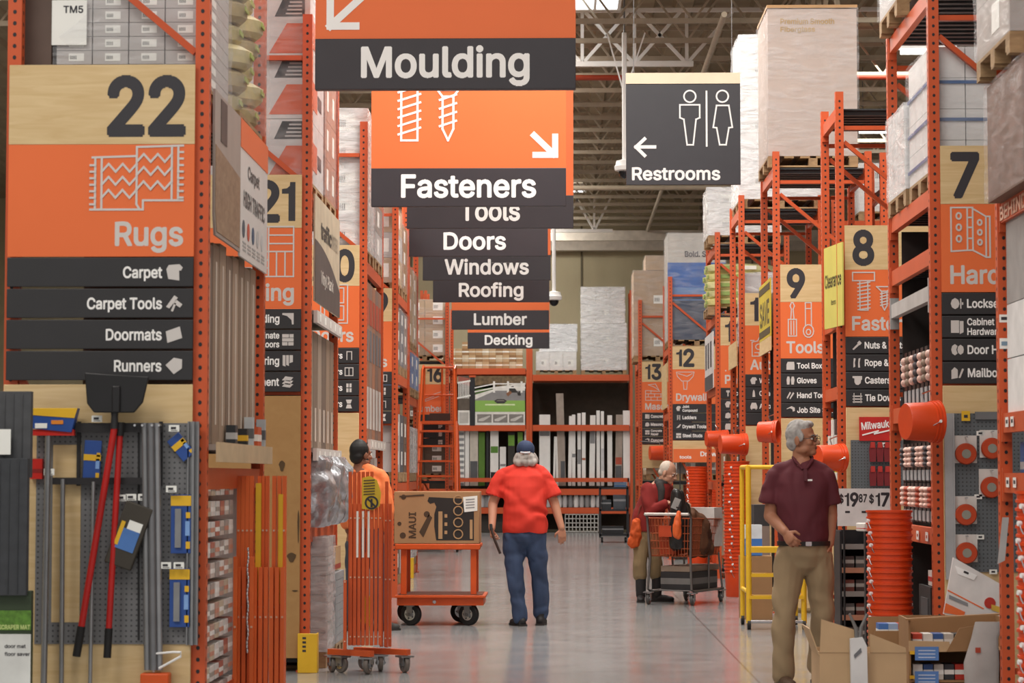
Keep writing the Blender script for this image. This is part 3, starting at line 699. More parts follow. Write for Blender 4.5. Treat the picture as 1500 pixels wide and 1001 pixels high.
def art_fast(mb, q, k, y):
    lw = 9 * k
    mb.stroke([q(814, 200), q(814, 227), q(785, 227)], lw, False, y); mb.stroke([q(783, 198), q(812, 226)], lw, False, y)
    l = 3.2 * k
    mb.stroke([q(587, 100), q(587, 205), q(611, 205), q(611, 100)], l, False, y); mb.stroke([q(575, 100), q(623, 100), q(623, 84), q(575, 84), q(575, 100)], l, False, y)
    for i in range(6): mb.stroke([q(583, 196 - i * 12.5), q(615, 186 - i * 12.5)], l, False, y)
    mb.stroke([q(648, 140), q(648, 188), q(656, 205), q(664, 188), q(664, 140)], l, False, y)
    mb.stroke([q(642, 132), q(648, 140), q(664, 140), q(670, 132)], l, False, y); mb.stroke([q(642, 130), q(670, 130)], l, False, y)
    for i in range(4): mb.stroke([q(644, 184 - i * 13), q(668, 176 - i * 13)], l, False, y)
hang_sign('hanging sign reading Moulding, largest and highest of the row', 'Moulding', 652.5, 132, 385, 249, art_moulding)
hang_sign('hanging sign reading Fasteners with screw drawings and a white arrow', 'Fasteners', 686.5, 303, 287, 199, art_fast)
hang_sign('hanging sign reading Tools, half hidden behind the Fasteners sign', 'Tools', 718, 335, 245, 88)
hang_sign('hanging black sign reading Doors', 'Doors', 695.5, 376, 215, 92)
hang_sign('hanging black sign reading Windows', 'Windows', 713, 411, 188, 124)
hang_sign('hanging black sign reading Roofing', 'Roofing', 719.5, 443, 171, 95)
hang_sign('hanging black sign reading Lumber below an orange band', 'Lumber', 733, 483, 143, 78)
hang_sign('hanging black sign reading Decking, lowest of the row', 'Decking', 745, 511, 120, 70)
# restrooms sign
Yr = 24.7; kr = Yr / FPX; b = at(1001, 271, Yr); Zs = 2.781
t = thing('restroom_sign', 'black hanging sign reading Restrooms with two figure outlines and an arrow', 'sign', b)
q = lambda zx, zy: ((820 + zx / Zs - 1001) * kr, (271 - zy / Zs) * kr)
w = .605; hp = (271 - 338 / Zs) * kr; ht = (271 - 293 / Zs) * kr
p = MB().bb(-w, w, -.02, .02, 0, hp).build('dark_panel', t, M('39393E', .45, var=.04), bevel=.003)
MB().bb(-w, w, -.03, .03, hp + .001, ht).build('wood_cap', t, M('EBD9BE', .5, var=.04))
mb = MB(); mb.m(WHITE); l = 2.2 * kr
for cx in (531, 664): mb.ring(q(cx, 390), 24 / Zs * kr, l, -.021)
mb.stroke([q(*v) for v in ((490,425),(571,425),(571,478),(556,485),(544,590),(519,590),(506,485),(490,478))], l, True, -.021)
mb.stroke([q(*v) for v in ((640,428),(690,428),(704,518),(690,520),(678,590),(652,590),(640,520),(626,518))], l, True, -.021)
mb.stroke([q(599, 370), q(599, 594)], l * 1.2, False, -.021)
mb.stroke([q(386, 598), q(310, 598)], 5 * kr, False, -.021); mb.stroke([q(345, 565), q(310, 598), q(345, 633)], 5 * kr, False, -.021)
mb.build('icon', p, smooth=False)
x0, z0 = q(293, 733); x1, _ = q(654, 733)
lettering(p, [('Restrooms', x0, z0, 50 / Zs * kr, x1 - x0)], WHITE, -.021)
for x in (-.52, .52): MB().cyl((x, 0, ht), (x, 0, 8.66 - b.z), .004, n=6).build('cable', t, STEEL)
# camera poles
def pole(label, px, pyb, Y, ztop, struts):
    b = at(px, pyb, Y); t = thing('camera_pole', label, 'security camera', b)
    h = ztop - b.z
    MB().cyl((0, 0, .1), (0, 0, h), .035, n=12).build('pole', t, WHITE); MB().cyl((0, 0, h), (0, 0, 8.66 - b.z), .012, n=8).build('hanger_rod', t, STEEL)
    mb = MB(); mb.m(WHITE); mb.lathe([(.05, .0), (.14, .02), (.15, .08), (.13, .1), (.12, .16), (.04, .18)], 20); mb.build('housing', t)
    mb = MB(); mb.m(M('1A1A1E', .15)); mb.ell((0, 0, 0), (.09, .09, .1)); mb.build('dome', t)
    if struts:
        for dx in (-.25, .3): MB().bar((0, 0, h - .9), (dx, 0, h), .02, .02, (0, 1, 0)).build('strut', t, WHITE)
pole('white ceiling pole with a camera dome beside the restrooms sign', 915, 252, 33.6, 7.8, True)
pole('thin white ceiling pole with a camera ball beside the Windows sign', 811.5, 441, 43, 7.8, False)
# ------------------------------------------------------------------ wrapped loads
_lm = {}
def film_box(w, d, h, seed=0, bulge=.018):
    """a stretched film hood: open below, sides rippled, corners pulled in"""
    mb = MB(); nx, ny, nz = max(3, int(w / .12)), max(3, int(d / .12)), max(4, int(h / .1))
    rnd = lambda p: noise.noise(Vector(p) * 3.1 + Vector((seed, seed * .7, 0)))
    def pt(x, y, z):
        v = Vector((x, y, z)); n = Vector((x / w, (y - d / 2) / d, 0)); n.normalize() if n.length else None
        return v + n * (bulge * .6 + bulge * rnd((x, y, z * 2.5))) + Vector((0, 0, bulge * .5 * rnd((x + 5, y, z)) if z >= h else 0))
    ring = [(-w/2 + w*i/nx, 0) for i in range(nx)] + [(w/2, d*i/ny) for i in range(ny)] + [(w/2 - w*i/nx, d) for i in range(nx)] + [(-w/2, d - d*i/ny) for i in range(ny)]
    n = len(ring); vs = []
    for k in range(nz + 1): vs += [pt(x, y, h * k / nz) for x, y in ring]
    fs = [(k*n+i, k*n+(i+1) % n, (k+1)*n+(i+1) % n, (k+1)*n+i) for k in range(nz) for i in range(n)]
    vs.append(Vector((0, d / 2, h))); t = nz * n
    fs += [(t + i, t + (i + 1) % n, len(vs) - 1) for i in range(n)]
    return mb.add(vs, fs)
def pallet_mesh(w, d):
    k = ('pal', round(w, 2), round(d, 2))
    if k not in _lm:
        mb = MB(); mb.m(PALLET)
        for i in range(3):
            y = (d - .09) * i / 2; mb.bb(-w/2, w/2, y, y + .09, 0, .018)
        for x in (-w/2, -.045, w/2 - .09):
            for y in (0, d/2 - .06, d - .12): mb.bb(x, x + .09, y, y + .12, .018, .095)
        for i in range(6):
            x = -w/2 + (w - .1) * i / 5; mb.bb(x, x + .1, 0, d, .095, .115)
        _lm[k] = mb.mesh('wooden_pallet')
    return _lm[k]
def carton_mesh(w, d, h, mat, label=True, prt=None, gap=.003):
    k = ('ct', round(w, 3), round(d, 3), round(h, 3), mat.name, label, prt)
    if k not in _lm:
        mb = MB(); mb.m(mat); g = gap; mb.bb(-w/2 + g, w/2 - g, g, d - g, 0, h - g)
        if label:
            mb.m(TAG); lw, lh = min(w * .42, .22), min(h * .55, .16); mb.bb(-lw * .35, lw * .65, g - .002, g, h * .22, h * .22 + lh)
            mb.bb(w/2 - g, w/2 - g + .002, d * .3, d * .3 + min(d * .3, .22), h * .25, h * .25 + lh); mb.bb(-w/2 + g - .002, -w/2 + g, d * .3, d * .3 + min(d * .3, .22), h * .25, h * .25 + lh)
            mb.m(NUMC)
            for i in range(5): mb.bb(-lw * .25 + i * lw * .09, -lw * .25 + i * lw * .09 + lw * .04, g - .003, g - .002, h * .22 + lh * .25, h * .22 + lh * .7)
        if prt == 'tape': mb.m(M('B9A583', .4)); mb.bb(-w/2 + g - .001, w/2 - g + .001, d * .47, d * .53, h - g, h - g + .001); mb.bb(-w/2 + g - .001, w/2 - g + .001, g - .001, d - g + .001, h * .5 - .015, h * .5 + .015)
        _lm[k] = mb.mesh('carton')
    return _lm[k]
def load(label, x, y, z, w, d, h, n=(2, 1, 4), mat=KRAFT, film=FILM, pal=True, cat='wrapped pallet', group=None, lab=True, prt=None, name='pallet_load', rz=0, seed=None):
    """x: middle, y: face nearest the camera, z: what it stands on; n: cartons across, deep, high"""
    t = thing(name, label, cat, (x, y, z), rz, group)
    zb = 0
    if pal: put(pallet_mesh(w, d), 'wooden_pallet', t); zb = .117
    cw, cd, ch = w / n[0], d / n[1], (h - zb) / n[2]
    mats = mat if isinstance(mat, (list, tuple)) else [mat]
    for k in range(n[2]):
        for j in range(n[1]):
            for i in range(n[0]):
                put(carton_mesh(cw, cd, ch, mats[(i * 3 + k + j) % len(mats)], lab, prt), 'carton', t, (-w/2 + cw * (i + .5), cd * j, zb + ch * k))
    if film:
        o = film_box(w + .012, d + .012, h - zb + .006, seed if seed is not None else len(label)).build('stretch_wrap', t, film); o.location = (0, -.006, zb)
    return t
def item(name, label, cat, loc, dims, mat, group=None, rz=0, band=None, bandmat=None, bevel=0, film=None):
    """a small packed thing: box with its printed band"""
    w, d, h = dims; mb = MB(); mb.m(mat); mb.bb(-w/2, w/2, -d/2, d/2, 0, h)
    if band:
        mb.m(bandmat); mb.bb(-w/2 - .001, w/2 + .001, -d/2 - .001, d/2 + .001, h * band[0], h * band[1])
    return tag(mb.build(name, None, loc=loc, rot=(0, 0, rz), bevel=bevel), label, cat, group)

GREYC = M('B9B4B2', .55, var=.05); WHITEC = M('DCD9D6', .5, var=.04); PINKC = M('B49A90', .6, var=.08); TANC = M('B9A184', .65, var=.08)
# ================= rack end 22, upper level
X22, Y22 = LEFT[22]; Z22 = zk(3.72)
load('stack of flat grey boxes with white labels above the 22 sign', -2.19, Y22 + .12, Z22, .74, 1.0, 1.05, (4, 1, 13), GREYC, FILM)
mb = MB()
paper = thing('shipping_label', 'white taped sheet reading TM5 on the grey boxes above the 22 sign', 'label', at(101, 66, Y22 + .105))
MB().bb(-.09, .09, -.002, 0, 0, .23).build('sheet', paper, TAG)
lettering(paper, [('TM5', -.03, .165, .035, None, 'L')], NUMC, -.003)
# dark box beside it, its colour standing for the gap's shade
item('carton', 'dark box painted as the shaded gap beside the flat grey boxes above the 22 sign', 'box', (-2.66, Y22 + .55, Z22 + .12), (.16, .9, .9), M('5B4A42', .7))
t = thing('bag_pallet', 'pallet of yellow paper bags under clear film, beside the grey boxes above the carpet header', 'wrapped pallet', (-2.2, Y22 + 1.2, Z22))
put(pallet_mesh(.86, .98), 'wooden_pallet', t)
for k in range(6):
    for j in range(2):
        mb = MB(); mb.m(M(('C2B284', 'B5A27E', 'CDBD8E')[(k + j) % 3], .6, var=.2, scale=9)); r = .07
        mb.loft([((.0, .24, 0), .40, .21), ((0, .24, .03), .435, .235), ((0, .24, .10), .44, .24), ((0, .24, .135), .38, .2)], 20)
        mb.m(M('A3B35C', .5)) ; mb.bb(.437, .443, .12, .26, .055, .08)
        mb.build('paper_bag', t, loc=(.0 + .03 * ((k * 7 + j) % 3 - 1), j * .47 + .01, .12 + k * .132))
film_box(.9, 1.0, .84, 3, .03).build('stretch_wrap', t, FILM, loc=(0, -.01, .12))
load('stack of pinkish wrapped flat cartons on the aisle side above the carpet header', -2.2, Y22 + .08, Z22 + 1.12, .86, 1.04, .9, (2, 1, 6), PINKC, FILM, False)
# header board: carpet picture and white sales panel
t = thing('header_board', 'header board over the shelf reading HIGH TRAFFIC beside a floor picture', 'sign', (X22 + .012, Y22 + .1, 2.62))
mb = MB(); mb.prism([(0, .1), (.05, .0), (.95, 0), (.95, .74), (0, .74)], -.012, 0, 'x'); p = mb.build('picture_panel', t, M('A39890', .5, var=.05))
mb = MB(); mb.prism([(.02, .12), (.07, .02), (.93, .02), (.93, .4), (.02, .46)], 0, .003, 'x'); mb.build('printed_floor', p, wood_mat('printed_floor', '84674F', 'A08468', (1, 3, 6)))
mb = MB(); mb.prism([(.2, .5), (.42, .5), (.42, .72), (.2, .72)], 0, .003, 'x'); mb.build('printed_window', p, M('574640'))
p = MB().bb(-.012, 0, .955, 2.13, -.02, .74).build('sales_panel', t, M('DAD7D4', .45, var=.03))
mb = MB(); mb.bb(0, .003, .955, 2.13, .58, .74); q = mb.build('orange_band', p, SIGNOR)
mb = MB(); mb.m(M('5E5A5A')); text_into(mb, 'HIGH TRAFFIC', 1.08, .27, .085, .92, y=.002, face='+x'); text_into(mb, 'Carpet', 1.25, .44, .07, .5, y=.002, face='+x'); mb.build('lettering', p, smooth=False)
mb = MB()
for i, c in enumerate(('4A5560', 'C8553A', '3B5370', 'B5B5B5', 'C5C5C5')):
    mb.m(M(c)); mb.cyl((.001, 1.08 + i * .2, .14), (.003, 1.08 + i * .2, .14), .05, n=14)
mb.m(M('A5A3A2'))
for i in range(3):
    for j in range(5): mb.bb(0, .002, 1.05 + j * .2, 1.19 + j * .2, .02 + i * .02, .03 + i * .02)
mb.build('pictogram', p, smooth=False)
# tall flooring cartons standing on the middle shelf
ZM = 1.56
cols = ('6E5D50', '8A7461', '9C8672', '7E6A5A', 'A38C78', '86715E', '93806E', 'A08A76')
for i in range(8):
    c = M(cols[i], .6, var=.1, scale=3, stretch=(4, 4, .4)); y = Y22 + .14 + i * .245
    mb = MB(); mb.m(c); mb.bb(-.62, 0, 0, .225, 0, 1.02 + .02 * (i % 3)); mb.m(M('C9BCAE')); mb.bb(0, .002, .09, .135, .1, .95)
    tag(mb.build('flooring_carton', None, loc=(X22 - .035, y, ZM + .005), bevel=.004), f'tall brown flooring carton under the carpet header, {ORD[i]} from the 22 sign', 'box', 'tall flooring cartons under the carpet header')
t = thing('plank_shelf', 'grey plank shelf edge under the tall flooring cartons', 'shelf', (X22, Y22 + .08, ZM))
MB().bb(-.9, .03, 0, 2.14, -.03, 0).build('shelf_board', t, M('9C948A', .6)); MB().bb(.031, .05, 0, 2.16, -.09, .01).build('edge_board', t, M('C4AE8C', .6))
for i, (y, w, h, c, c2) in enumerate(((1.2, .06, .09, '2B2B2B', 'E0B030'), (1.45, .05, .16, 'BFC3C6', '666666'), (1.72, .17, .11, 'C4572E', 'E8E0D8'), (1.98, .05, .16, 'A8ACB0', '55585C'), (.75, .08, .1, '33363A', 'BBBBBB'))):
    item('small_pack', ('black and yellow can', 'clear topped bottle', 'orange printed box', 'grey slim bottle', 'dark grey tin')[i] + ' on the plank shelf under the tall flooring cartons', 'package', (X22 + .002, Y22 + .1 + y, ZM + .0105), (.05, w, h), M(c), 'small packs on the plank shelf', 0, (.25, .6), M(c2))
# hanging small boxes below the shelf, on the aisle face
PC = ('D8D2CE', 'C9BDB6', 'BE9A8C', 'D6D4D2', 'A69C98', 'C7B9A4', 'B06A5C', 'E2DEDA')
t = thing('hook_panel', 'grey perforated panel holding small boxes behind the near orange gate', 'display panel', (X22 - .14, Y22 + .1, .2))
mb = MB(); mb.bb(-.01, 0, 0, 2.05, 0, 1.22); mb.build('panel', t, M('8C8A8A', .5))
for r in range(11):
    for c in range(6):
        k = (r * 5 + c * 3) % 8
        x = X22 - .132 + .055; y = Y22 + .2 + c * .165; z = .25 + r * .105
        item('hardware_box', f'small {("white","beige","reddish","white","grey","tan","dark red","white")[k]} box by the near gate, {ORD[10 - r]} from top, {ORD[c]} from the upright', 'box', (x, y, z), (.11, .13, .075), M(PC[k], .5), 'small boxes hung below the plank shelf', 0, (.3, .6), M(('C98E78', 'ECEAE6', 'A39A92')[(r + c) % 3]))

# ================= tools hung on the end under the 22 sign
YT = Y22 - .035
def T(px, py, dy=0): return at(px, py, YT - dy)
def kx(Y): return Y / FPX
u = YT / FPX
a = T(50, 944); bq = T(287, 620)
t = thing('pegboard', 'grey perforated board carrying tools under the 22 sign', 'pegboard', (a.x, YT + .012, a.z))
MB().bb(0, bq.x - a.x, -.008, 0, 0, bq.z - a.z).build('board', t, PEG)
c = T(75, 912); d = T(119, 652); MB().bb(c.x - a.x, d.x - a.x, -.012, -.008, c.z - a.z, d.z - a.z).build('wood_patch', t, PALE, 'pale bare wood patch on the board')
mb = MB(); mb.bar((T(203, 925).x - a.x, -.012, .02), (T(203, 640).x - a.x, -.012, bq.z - a.z), .008, .008); mb.build('seam_strip', t, DARK)
p0 = T(282, 945)
t = thing('channel_post', 'grey steel channel post at the edge of the perforated board', 'post', (p0.x, YT - .01, p0.z))
mb = MB(); mb.m(STEEL); hgt = T(282, 618).z - p0.z; mb.bb(-.028, -.022, -.02, .012, 0, hgt); mb.bb(.022, .028, -.02, .012, 0, hgt); mb.bb(-.028, .028, .006, .012, 0, hgt); mb.bb(-.006, .006, -.024, .006, 0, hgt); mb.build('channel', t)
# bracket bars the long tools hang on
t = thing('tool_bracket', 'black steel bracket with two rails that holds the long poles', 'bracket', T(115, 712))
def rel(px, py, dy=0): return T(px, py, dy) - t.location
for nm, (x0, y0, x1, y1) in {'top_rail': (113, 634, 240, 620), 'low_rail': (80, 710, 236, 700)}.items():
    p, q = rel(x0, y0, .0), rel(x1, y1, .0); mb = MB(); mb.bb(p.x, q.x, -.05, -.02, p.z, q.z); mb.build(nm, t, DARK)
for x0 in (116, 236): p, q = rel(x0 - 3, 712), rel(x0 + 3, 618); MB().bb(p.x, q.x, -.02, .0, p.z, q.z).build('side_plate', t, DARK)
for x0 in (203, 214, 228, 238):
    p = rel(x0, 624); MB().cyl((p.x, -.02, p.z), (p.x, -.11, p.z), .006, n=8).build('hook', t, CHROME)
# grey mats standing at the picture's edge
for i, (x0, x1, y0, y1, dy, c) in enumerate(((-30, 49, 574, 700, .45, '4C4D50'), (-40, 44, 672, 872, .5, '3E4044'))):
    p, q = at(x0, y1, YT - dy), at(x1, y0, YT - dy)
    mb = MB(); mb.m(M(c, .8, var=.12, scale=20)); mb.bb(-.0, q.x - p.x, -.05, 0, 0, q.z - p.z)
    for j in range(6): mb.bb((q.x - p.x) * j / 6, (q.x - p.x) * j / 6 + .004, -.055, -.05, .01, q.z - p.z - .01)
    tag(mb.build('rubber_mat', None, loc=p, bevel=.006), ('upper dark grey mat standing at the edge beside the tools', 'lower dark grey mat in front of the upper one at the edge')[i], 'mat', 'grey mats at the edge')
p, q = at(-40, 1010, YT - .52), at(46, 866, YT - .52)
t = thing('mat_package', 'boxed mat with a green grass band and white panel below the grey mats', 'package', p)
W, H = q.x - p.x, q.z - p.z
MB().bb(0, W, 0, .05, 0, H).build('box', t, M('33402C', .5), bevel=.004)
MB().bb(0, W, -.003, 0, H * .60, H * .8).build('grass_print', t, M('57802F', .6, var=.35, scale=40)); MB().bb(0, W, -.003, 0, 0, H * .56).build('white_panel', t, M('D8D9D6'))
lettering(t, [('SCRAPER MAT', .12, H * .61, .02, .15, 'L')], M('C8D88A'), -.004); lettering(t, [('door mat', .15, H * .42, .016, .1, 'L'), ('floor saver', .15, H * .34, .016, .12, 'L')], NUMC, -.004)
p = at(8, 660, YT - .53)
t = thing('hang_tag', 'white card tag on the upper grey mat', 'tag', p); MB().bb(-.05, .025, -.004, 0, -.02, .1).build('card', t, TAG)
# blue and yellow boxed squeegee on its pole
def polething(label, top, bot, r, mat, cat='pole', name='pole', dy=.06, grip=None):
    p, q = T(*top, dy), T(*bot, dy); t = thing(name, label, cat, q)
    MB().cyl((0, 0, 0), p - q, r, n=14).build('shaft', t, mat)
    if grip: d = (p - q); MB().cyl((0, 0, 0), d * grip, r * 1.35, n=14).build('grip', t, RUBBER)
    return t, p - q
t, d = polething('long grey pole with a red shoe and a boxed blue and yellow head', (71, 628), (64, 1004), .016, STEEL, 'floor tool', 'floor_squeegee')
mb = MB(); mb.m(BLUE); mb.prism([(-.085, .0), (.12, -.02), (.15, .10), (-.07, .1)], -.03, .03); mb.m(YEL); mb.prism([(-.075, .065), (.135, .05), (.15, .10), (-.07, .1)], -.033, -.03); mb.m(TAG); mb.bb(-.06, .0, -.034, -.03, -.0, .025); mb.m(M('D9822B')); mb.bb(.02, .08, -.034, -.03, .02, .04)
mb.build('boxed_head', t, loc=d, bevel=.003)
mb = MB(); mb.m(RED); mb.bb(-.09, .13, -.02, .02, -.035, -.005); mb.build('red_blade', t, loc=d)
t, d = polething('grey pole in the middle of the wood patch', (92, 702), (90, 1004), .012, STEEL, dy=.05)
t, d = polething('thin grey pole half hidden by the red handles', (137, 706), (132, 1004), .010, M('9A9A9C', .35, .6), dy=.045)
for i, (x, r) in enumerate(((212, .017), (221, .020), (230, .016))):
    polething(('grey steel pole next to the black rubber sleeve', 'thickest grey steel pole in the close trio', 'grey steel pole of the trio nearest the blue packs')[i], (x, 620), (x + 4, 982), r, M(('8A8A8C', '7B7B7E', '97979A')[i], .35, .6), 'pole', 'pole', .055 + .01 * (i % 2))
# white wire hook and orange foot under the trio
t = thing('wire_hook', 'white bent wire hook under the trio of grey poles', 'hook', T(225, 985, .06))
mb = MB(); mb.m(WHITE); mb.tube([(0, 0, 0), (0, -.01, .09), (.10, -.03, .10), (.14, -.04, .10), (.14, -.04, .08), (.03, -.02, .02)], .006); mb.build('wire', t)
item('orange_block', 'orange plastic block at the bottom of the grey poles', 'block', T(228, 1010, .05), (.14, .09, .08), CARTOR, bevel=.008)
item('red_block', 'small red plastic pack behind the boxed squeegee pole', 'package', T(54, 702, .01), (.06, .04, .1), RED, band=(.3, .5), bandmat=M('8E1F1A'))
# floor scraper: black flared blade, red handle
p, q = T(168, 625, .10), T(112, 962, .10)
t = thing('floor_scraper', 'red handled floor scraper with a wide black blade hung above the board', 'floor tool', q); d = p - q
MB().cyl(d * .12, d, .0165, n=14).build('handle', t, M('B5211E', .35)); MB().cyl((0, 0, 0), d * .13, .02, n=14).build('grip', t, RUBBER)
e = T(168, 595, .10) - q
MB().tube([d * .99, d + (e - d) * .5, e], [.02, .017, .024], 12).build('neck', t, M('2A292B', .4))
o = Vector(T(172, 602, .10) - q); W2 = 47 * u; H2 = 30 * u
mb = MB(); mb.m(M('1E1D1F', .4))
mb.prism([(-W2 * .92, -H2 * .55), (-W2 * .7, -H2), (W2 * .55, -H2 * 1.0), (W2 * .82, -H2 * .5), (W2, H2 * .75), (-W2, H2 * .95)], -.03, -.012); mb.bb(-.02, .02, -.045, -.03, -H2, H2 * .3)
mb.build('blade', t, loc=o + Vector((0, 0, 27 * u)), bevel=.006)
p, q = T(176, 632, .08), T(157, 964, .08); t = thing('red_handled_tool', 'second red handled tool hanging behind the floor scraper', 'floor tool', q); d = p - q
MB().cyl(d * .12, d, .0155, n=14).build('handle', t, M('B5211E', .35)); MB().cyl((0, 0, 0), d * .13, .019, n=14).build('grip', t, RUBBER); MB().cyl(d * .98, d * 1.04, .02, n=12).build('ferrule', t, RUBBER)
# sleeves and blister packs
p = T(188, 785, .09); t = thing('rubber_sleeve', 'tilted dark rubber sleeve with a blue and yellow label beside the red handles', 'trowel sleeve', p); t.rotation_euler = (0, R(20), 0)
MB().bb(-.07, .07, 0, .03, -.16, .16).build('sleeve', t, M('3F3A33', .7, var=.1), bevel=.006)
mb = MB(); mb.m(M('4C77B8')); mb.bb(-.045, .05, -.003, 0, -.075, .03); mb.m(TAG); mb.bb(-.02, .05, -.003, 0, .03, .075); mb.m(YEL); mb.bb(-.055, -.035, -.004, 0, -.06, .06); mb.build('label', t)
def blister(label, px, py, w, h, tilt, blade):
    p = T(px, py, .03); t = thing('blister_pack', label, 'tool pack', p, 0, 'blue and yellow tool packs on the board'); t.rotation_euler = (0, tilt, 0)
    MB().bb(-w/2, w/2, 0, .008, -h/2, h/2).build('card', t, BLUE, bevel=.002)
    mb = MB(); mb.m(YEL); mb.bb(-w/2, w/2, -.003, 0, h/2 - .055, h/2 - .005) if blade else mb.bb(-w/2, w/2, -.003, 0, .0, .03); mb.build('yellow_header', t)
    if blade: mb = MB(); mb.m(STEEL); mb.bb(-w*.28, w*.02, -.012, 0, -h*.4, h*.26); mb.build('blade', t)
    mb = MB(); mb.m(YEL); mb.bb(w*.25, w*.46, -.003, 0, -h*.42, -h*.3); mb.bb(w*.25, w*.46, -.003, 0, h*.1, h*.2); mb.m(M('7FA4DA')); mb.bb(w*.22, w*.44, -.003, 0, -h*.2, h*.05); mb.build('print', t)
blister('upper blue pack with a yellow header and grey blade near the channel post', 265, 768, .1, .29, 0, True)
blister('lower blue pack with a yellow header and grey blade near the channel post', 263, 876, .1, .29, 0, True)
blister('small tilted blue pack with a white corner above the two blade packs', 265, 655, .075, .13, R(-40), False)
blister('blue tool pack hung between the poles beside the scraper handle', 135, 675, .085, .2, R(3), False)
for i, (x, y) in enumerate(((142, 614), (255, 628), (72, 692), (178, 730), (192, 729), (210, 729), (251, 717), (243, 829), (262, 829), (36, 651))):
    t = thing('price_tag', f'white price tag {("above the black bracket","over the small tilted blue pack","on the boxed squeegee pole","left of the three tags in a row over the rubber sleeve","middle of the three tags in a row over the rubber sleeve","right of the three tags in a row over the rubber sleeve","over the upper blue blade pack","over the lower blue blade pack","beside another tag over the lower blue blade pack","beside the red plastic pack")[i]}', 'price tag', T(x, y, .06), 0, 'white price tags on the perforated board')
    MB().bb(-.026, .026, -.002, 0, -.015, .017).build('card', t, TAG); mb = MB(); mb.m(NUMC); mb.bb(-.016, .01, -.003, -.002, -.004, .008); mb.bb(-.016, .018, -.003, -.002, -.011, -.008); mb.build('print', t)

# ================= rack end 21
X21, Y21 = LEFT[21]; Z21 = zk(3.88)
ORC = M('C9582F', .5, var=.06)
t = thing('printed_load', 'wrapped stack of white cartons with orange corners above the 21 sign', 'wrapped pallet', (X21 - .49, Y21 + .09, Z21))
put(pallet_mesh(.92, 1.0), 'wooden_pallet', t)
mb = MB(); mb.m(M('C9C5C4', .5)); w, h = .92, .45; mb.bb(-w/2, w/2, 0, .98, 0, h - .004)
mb.m(ORC); mb.prism([(.16, .03), (.42, .03), (.42, .25), (.29, .25)], -.003, 0); mb.m(DARK); mb.prism([(.2, .3), (.42, .3), (.42, .43), (.26, .43)], -.003, 0); mb.cyl((.11, -.003, .2), (.11, 0, .2), .024); mb.m(GREYC)
for i in range(4): mb.bb(.28 + .01 * i, .4, -.004, -.003, .315 + i * .028, .327 + i * .028)
mb.m(ORC); mb.bb(w/2, w/2 + .003, .1, .5, .1, .3); mb.m(NUMC); mb.bb(w/2, w/2 + .003, .55, .8, .15, .25)
cm = mb.mesh('carton')
for k in range(4): put(cm, 'carton', t, (0, .005, .117 + k * .45))
film_box(.935, 1.0, 1.82, 5).build('stretch_wrap', t, FILM, loc=(0, -.006, .117))
load('wrapped stack of reddish cartons on the aisle side above the cream header', X21 - .47, Y21 + 1.13, Z21, .9, .88, 1.35, (1, 2, 4), M('B07F6C', .6), FILM)
t = thing('header_board', 'cream header board with an arched dark base and slanted lettering above the upright packs', 'sign', (X21 + .012, Y21 + .1, zk(2.95)))
H = .78; arc = [(.0, .45)] + [(1.9 * i / 10, .45 - .25 * (i / 10) ** 2) for i in range(1, 11)]
mb = MB(); mb.m(M('BFB29A', .5)); mb.prism([(0, 0), (1.9, 0), (1.9, H), (0, H)], -.012, 0, 'x'); p = mb.build('board', t)
mb = MB(); mb.m(M('514B49', .5)); mb.prism([(0, 0.0), (1.9, 0.0)] + arc[::-1], 0, .003, 'x'); q = mb.build('dark_base', p)
mb = MB(); mb.m(M('3C3836')); text_into(mb, 'traffic', .42, .50, .12, .78, y=.003, face='+x'); mb.m(M('9A8F7E')); text_into(mb, 'MASTER', 1.22, .50, .11, .5, y=.003, face='+x', bold=.01); mb.build('lettering', p, smooth=False)
mb = MB(); mb.m(M('C9C3BA')); text_into(mb, 'Vinyl Plank', .4, .16, .09, .95, y=.005, face='+x'); mb.build('lettering', q, smooth=False)
def white_rail(label, X, Y, L, z, h=.09):
    t = thing('white_shelf_edge', label, 'shelf edge', (X, Y, z)); MB().bb(.001, .03, 0, L, -h, 0).build('edge', t, M('CFCBC6', .5)); 
    MB().bb(-.9, 0, 0, L, -.03, 0).build('shelf_board', t, M('8A857E'))
    mb = MB(); mb.m(TAG)
    for i in range(5): mb.bb(.03, .032, .15 + i * .38, .25 + i * .38, -h * .8, -h * .2)
    mb.build('tag_strip', t)
white_rail('white shelf edge under the cream header board', X21 + .004, Y21 + .09, 1.92, 2.60)
white_rail('white shelf edge above the silver wrapped bundles', X21 + .004, Y21 + .09, 1.92, 1.60)
for i in range(6):
    c = ('8D8072', '7A6B5E', '9A8C7E', '6F6258', '94816F', '857667')[i]
    mb = MB(); mb.m(M(c, .55, stretch=(4, 4, .4))); mb.bb(-.6, 0, 0, .29, 0, .86); mb.m(M('C4B7AB')); mb.bb(0, .002, .1, .2, .05, .3)
    tag(mb.build('upright_pack', None, loc=(X21 - .03, Y21 + .12 + i * .312, 1.605), bevel=.005), f'tall grey brown pack between the white shelf edges, {ORD[i]} from the 21 sign', 'box', 'tall packs between the white shelf edges')
SILV = M('B4B6BB', .2, .55, var=.35, scale=16, bump=1.0)
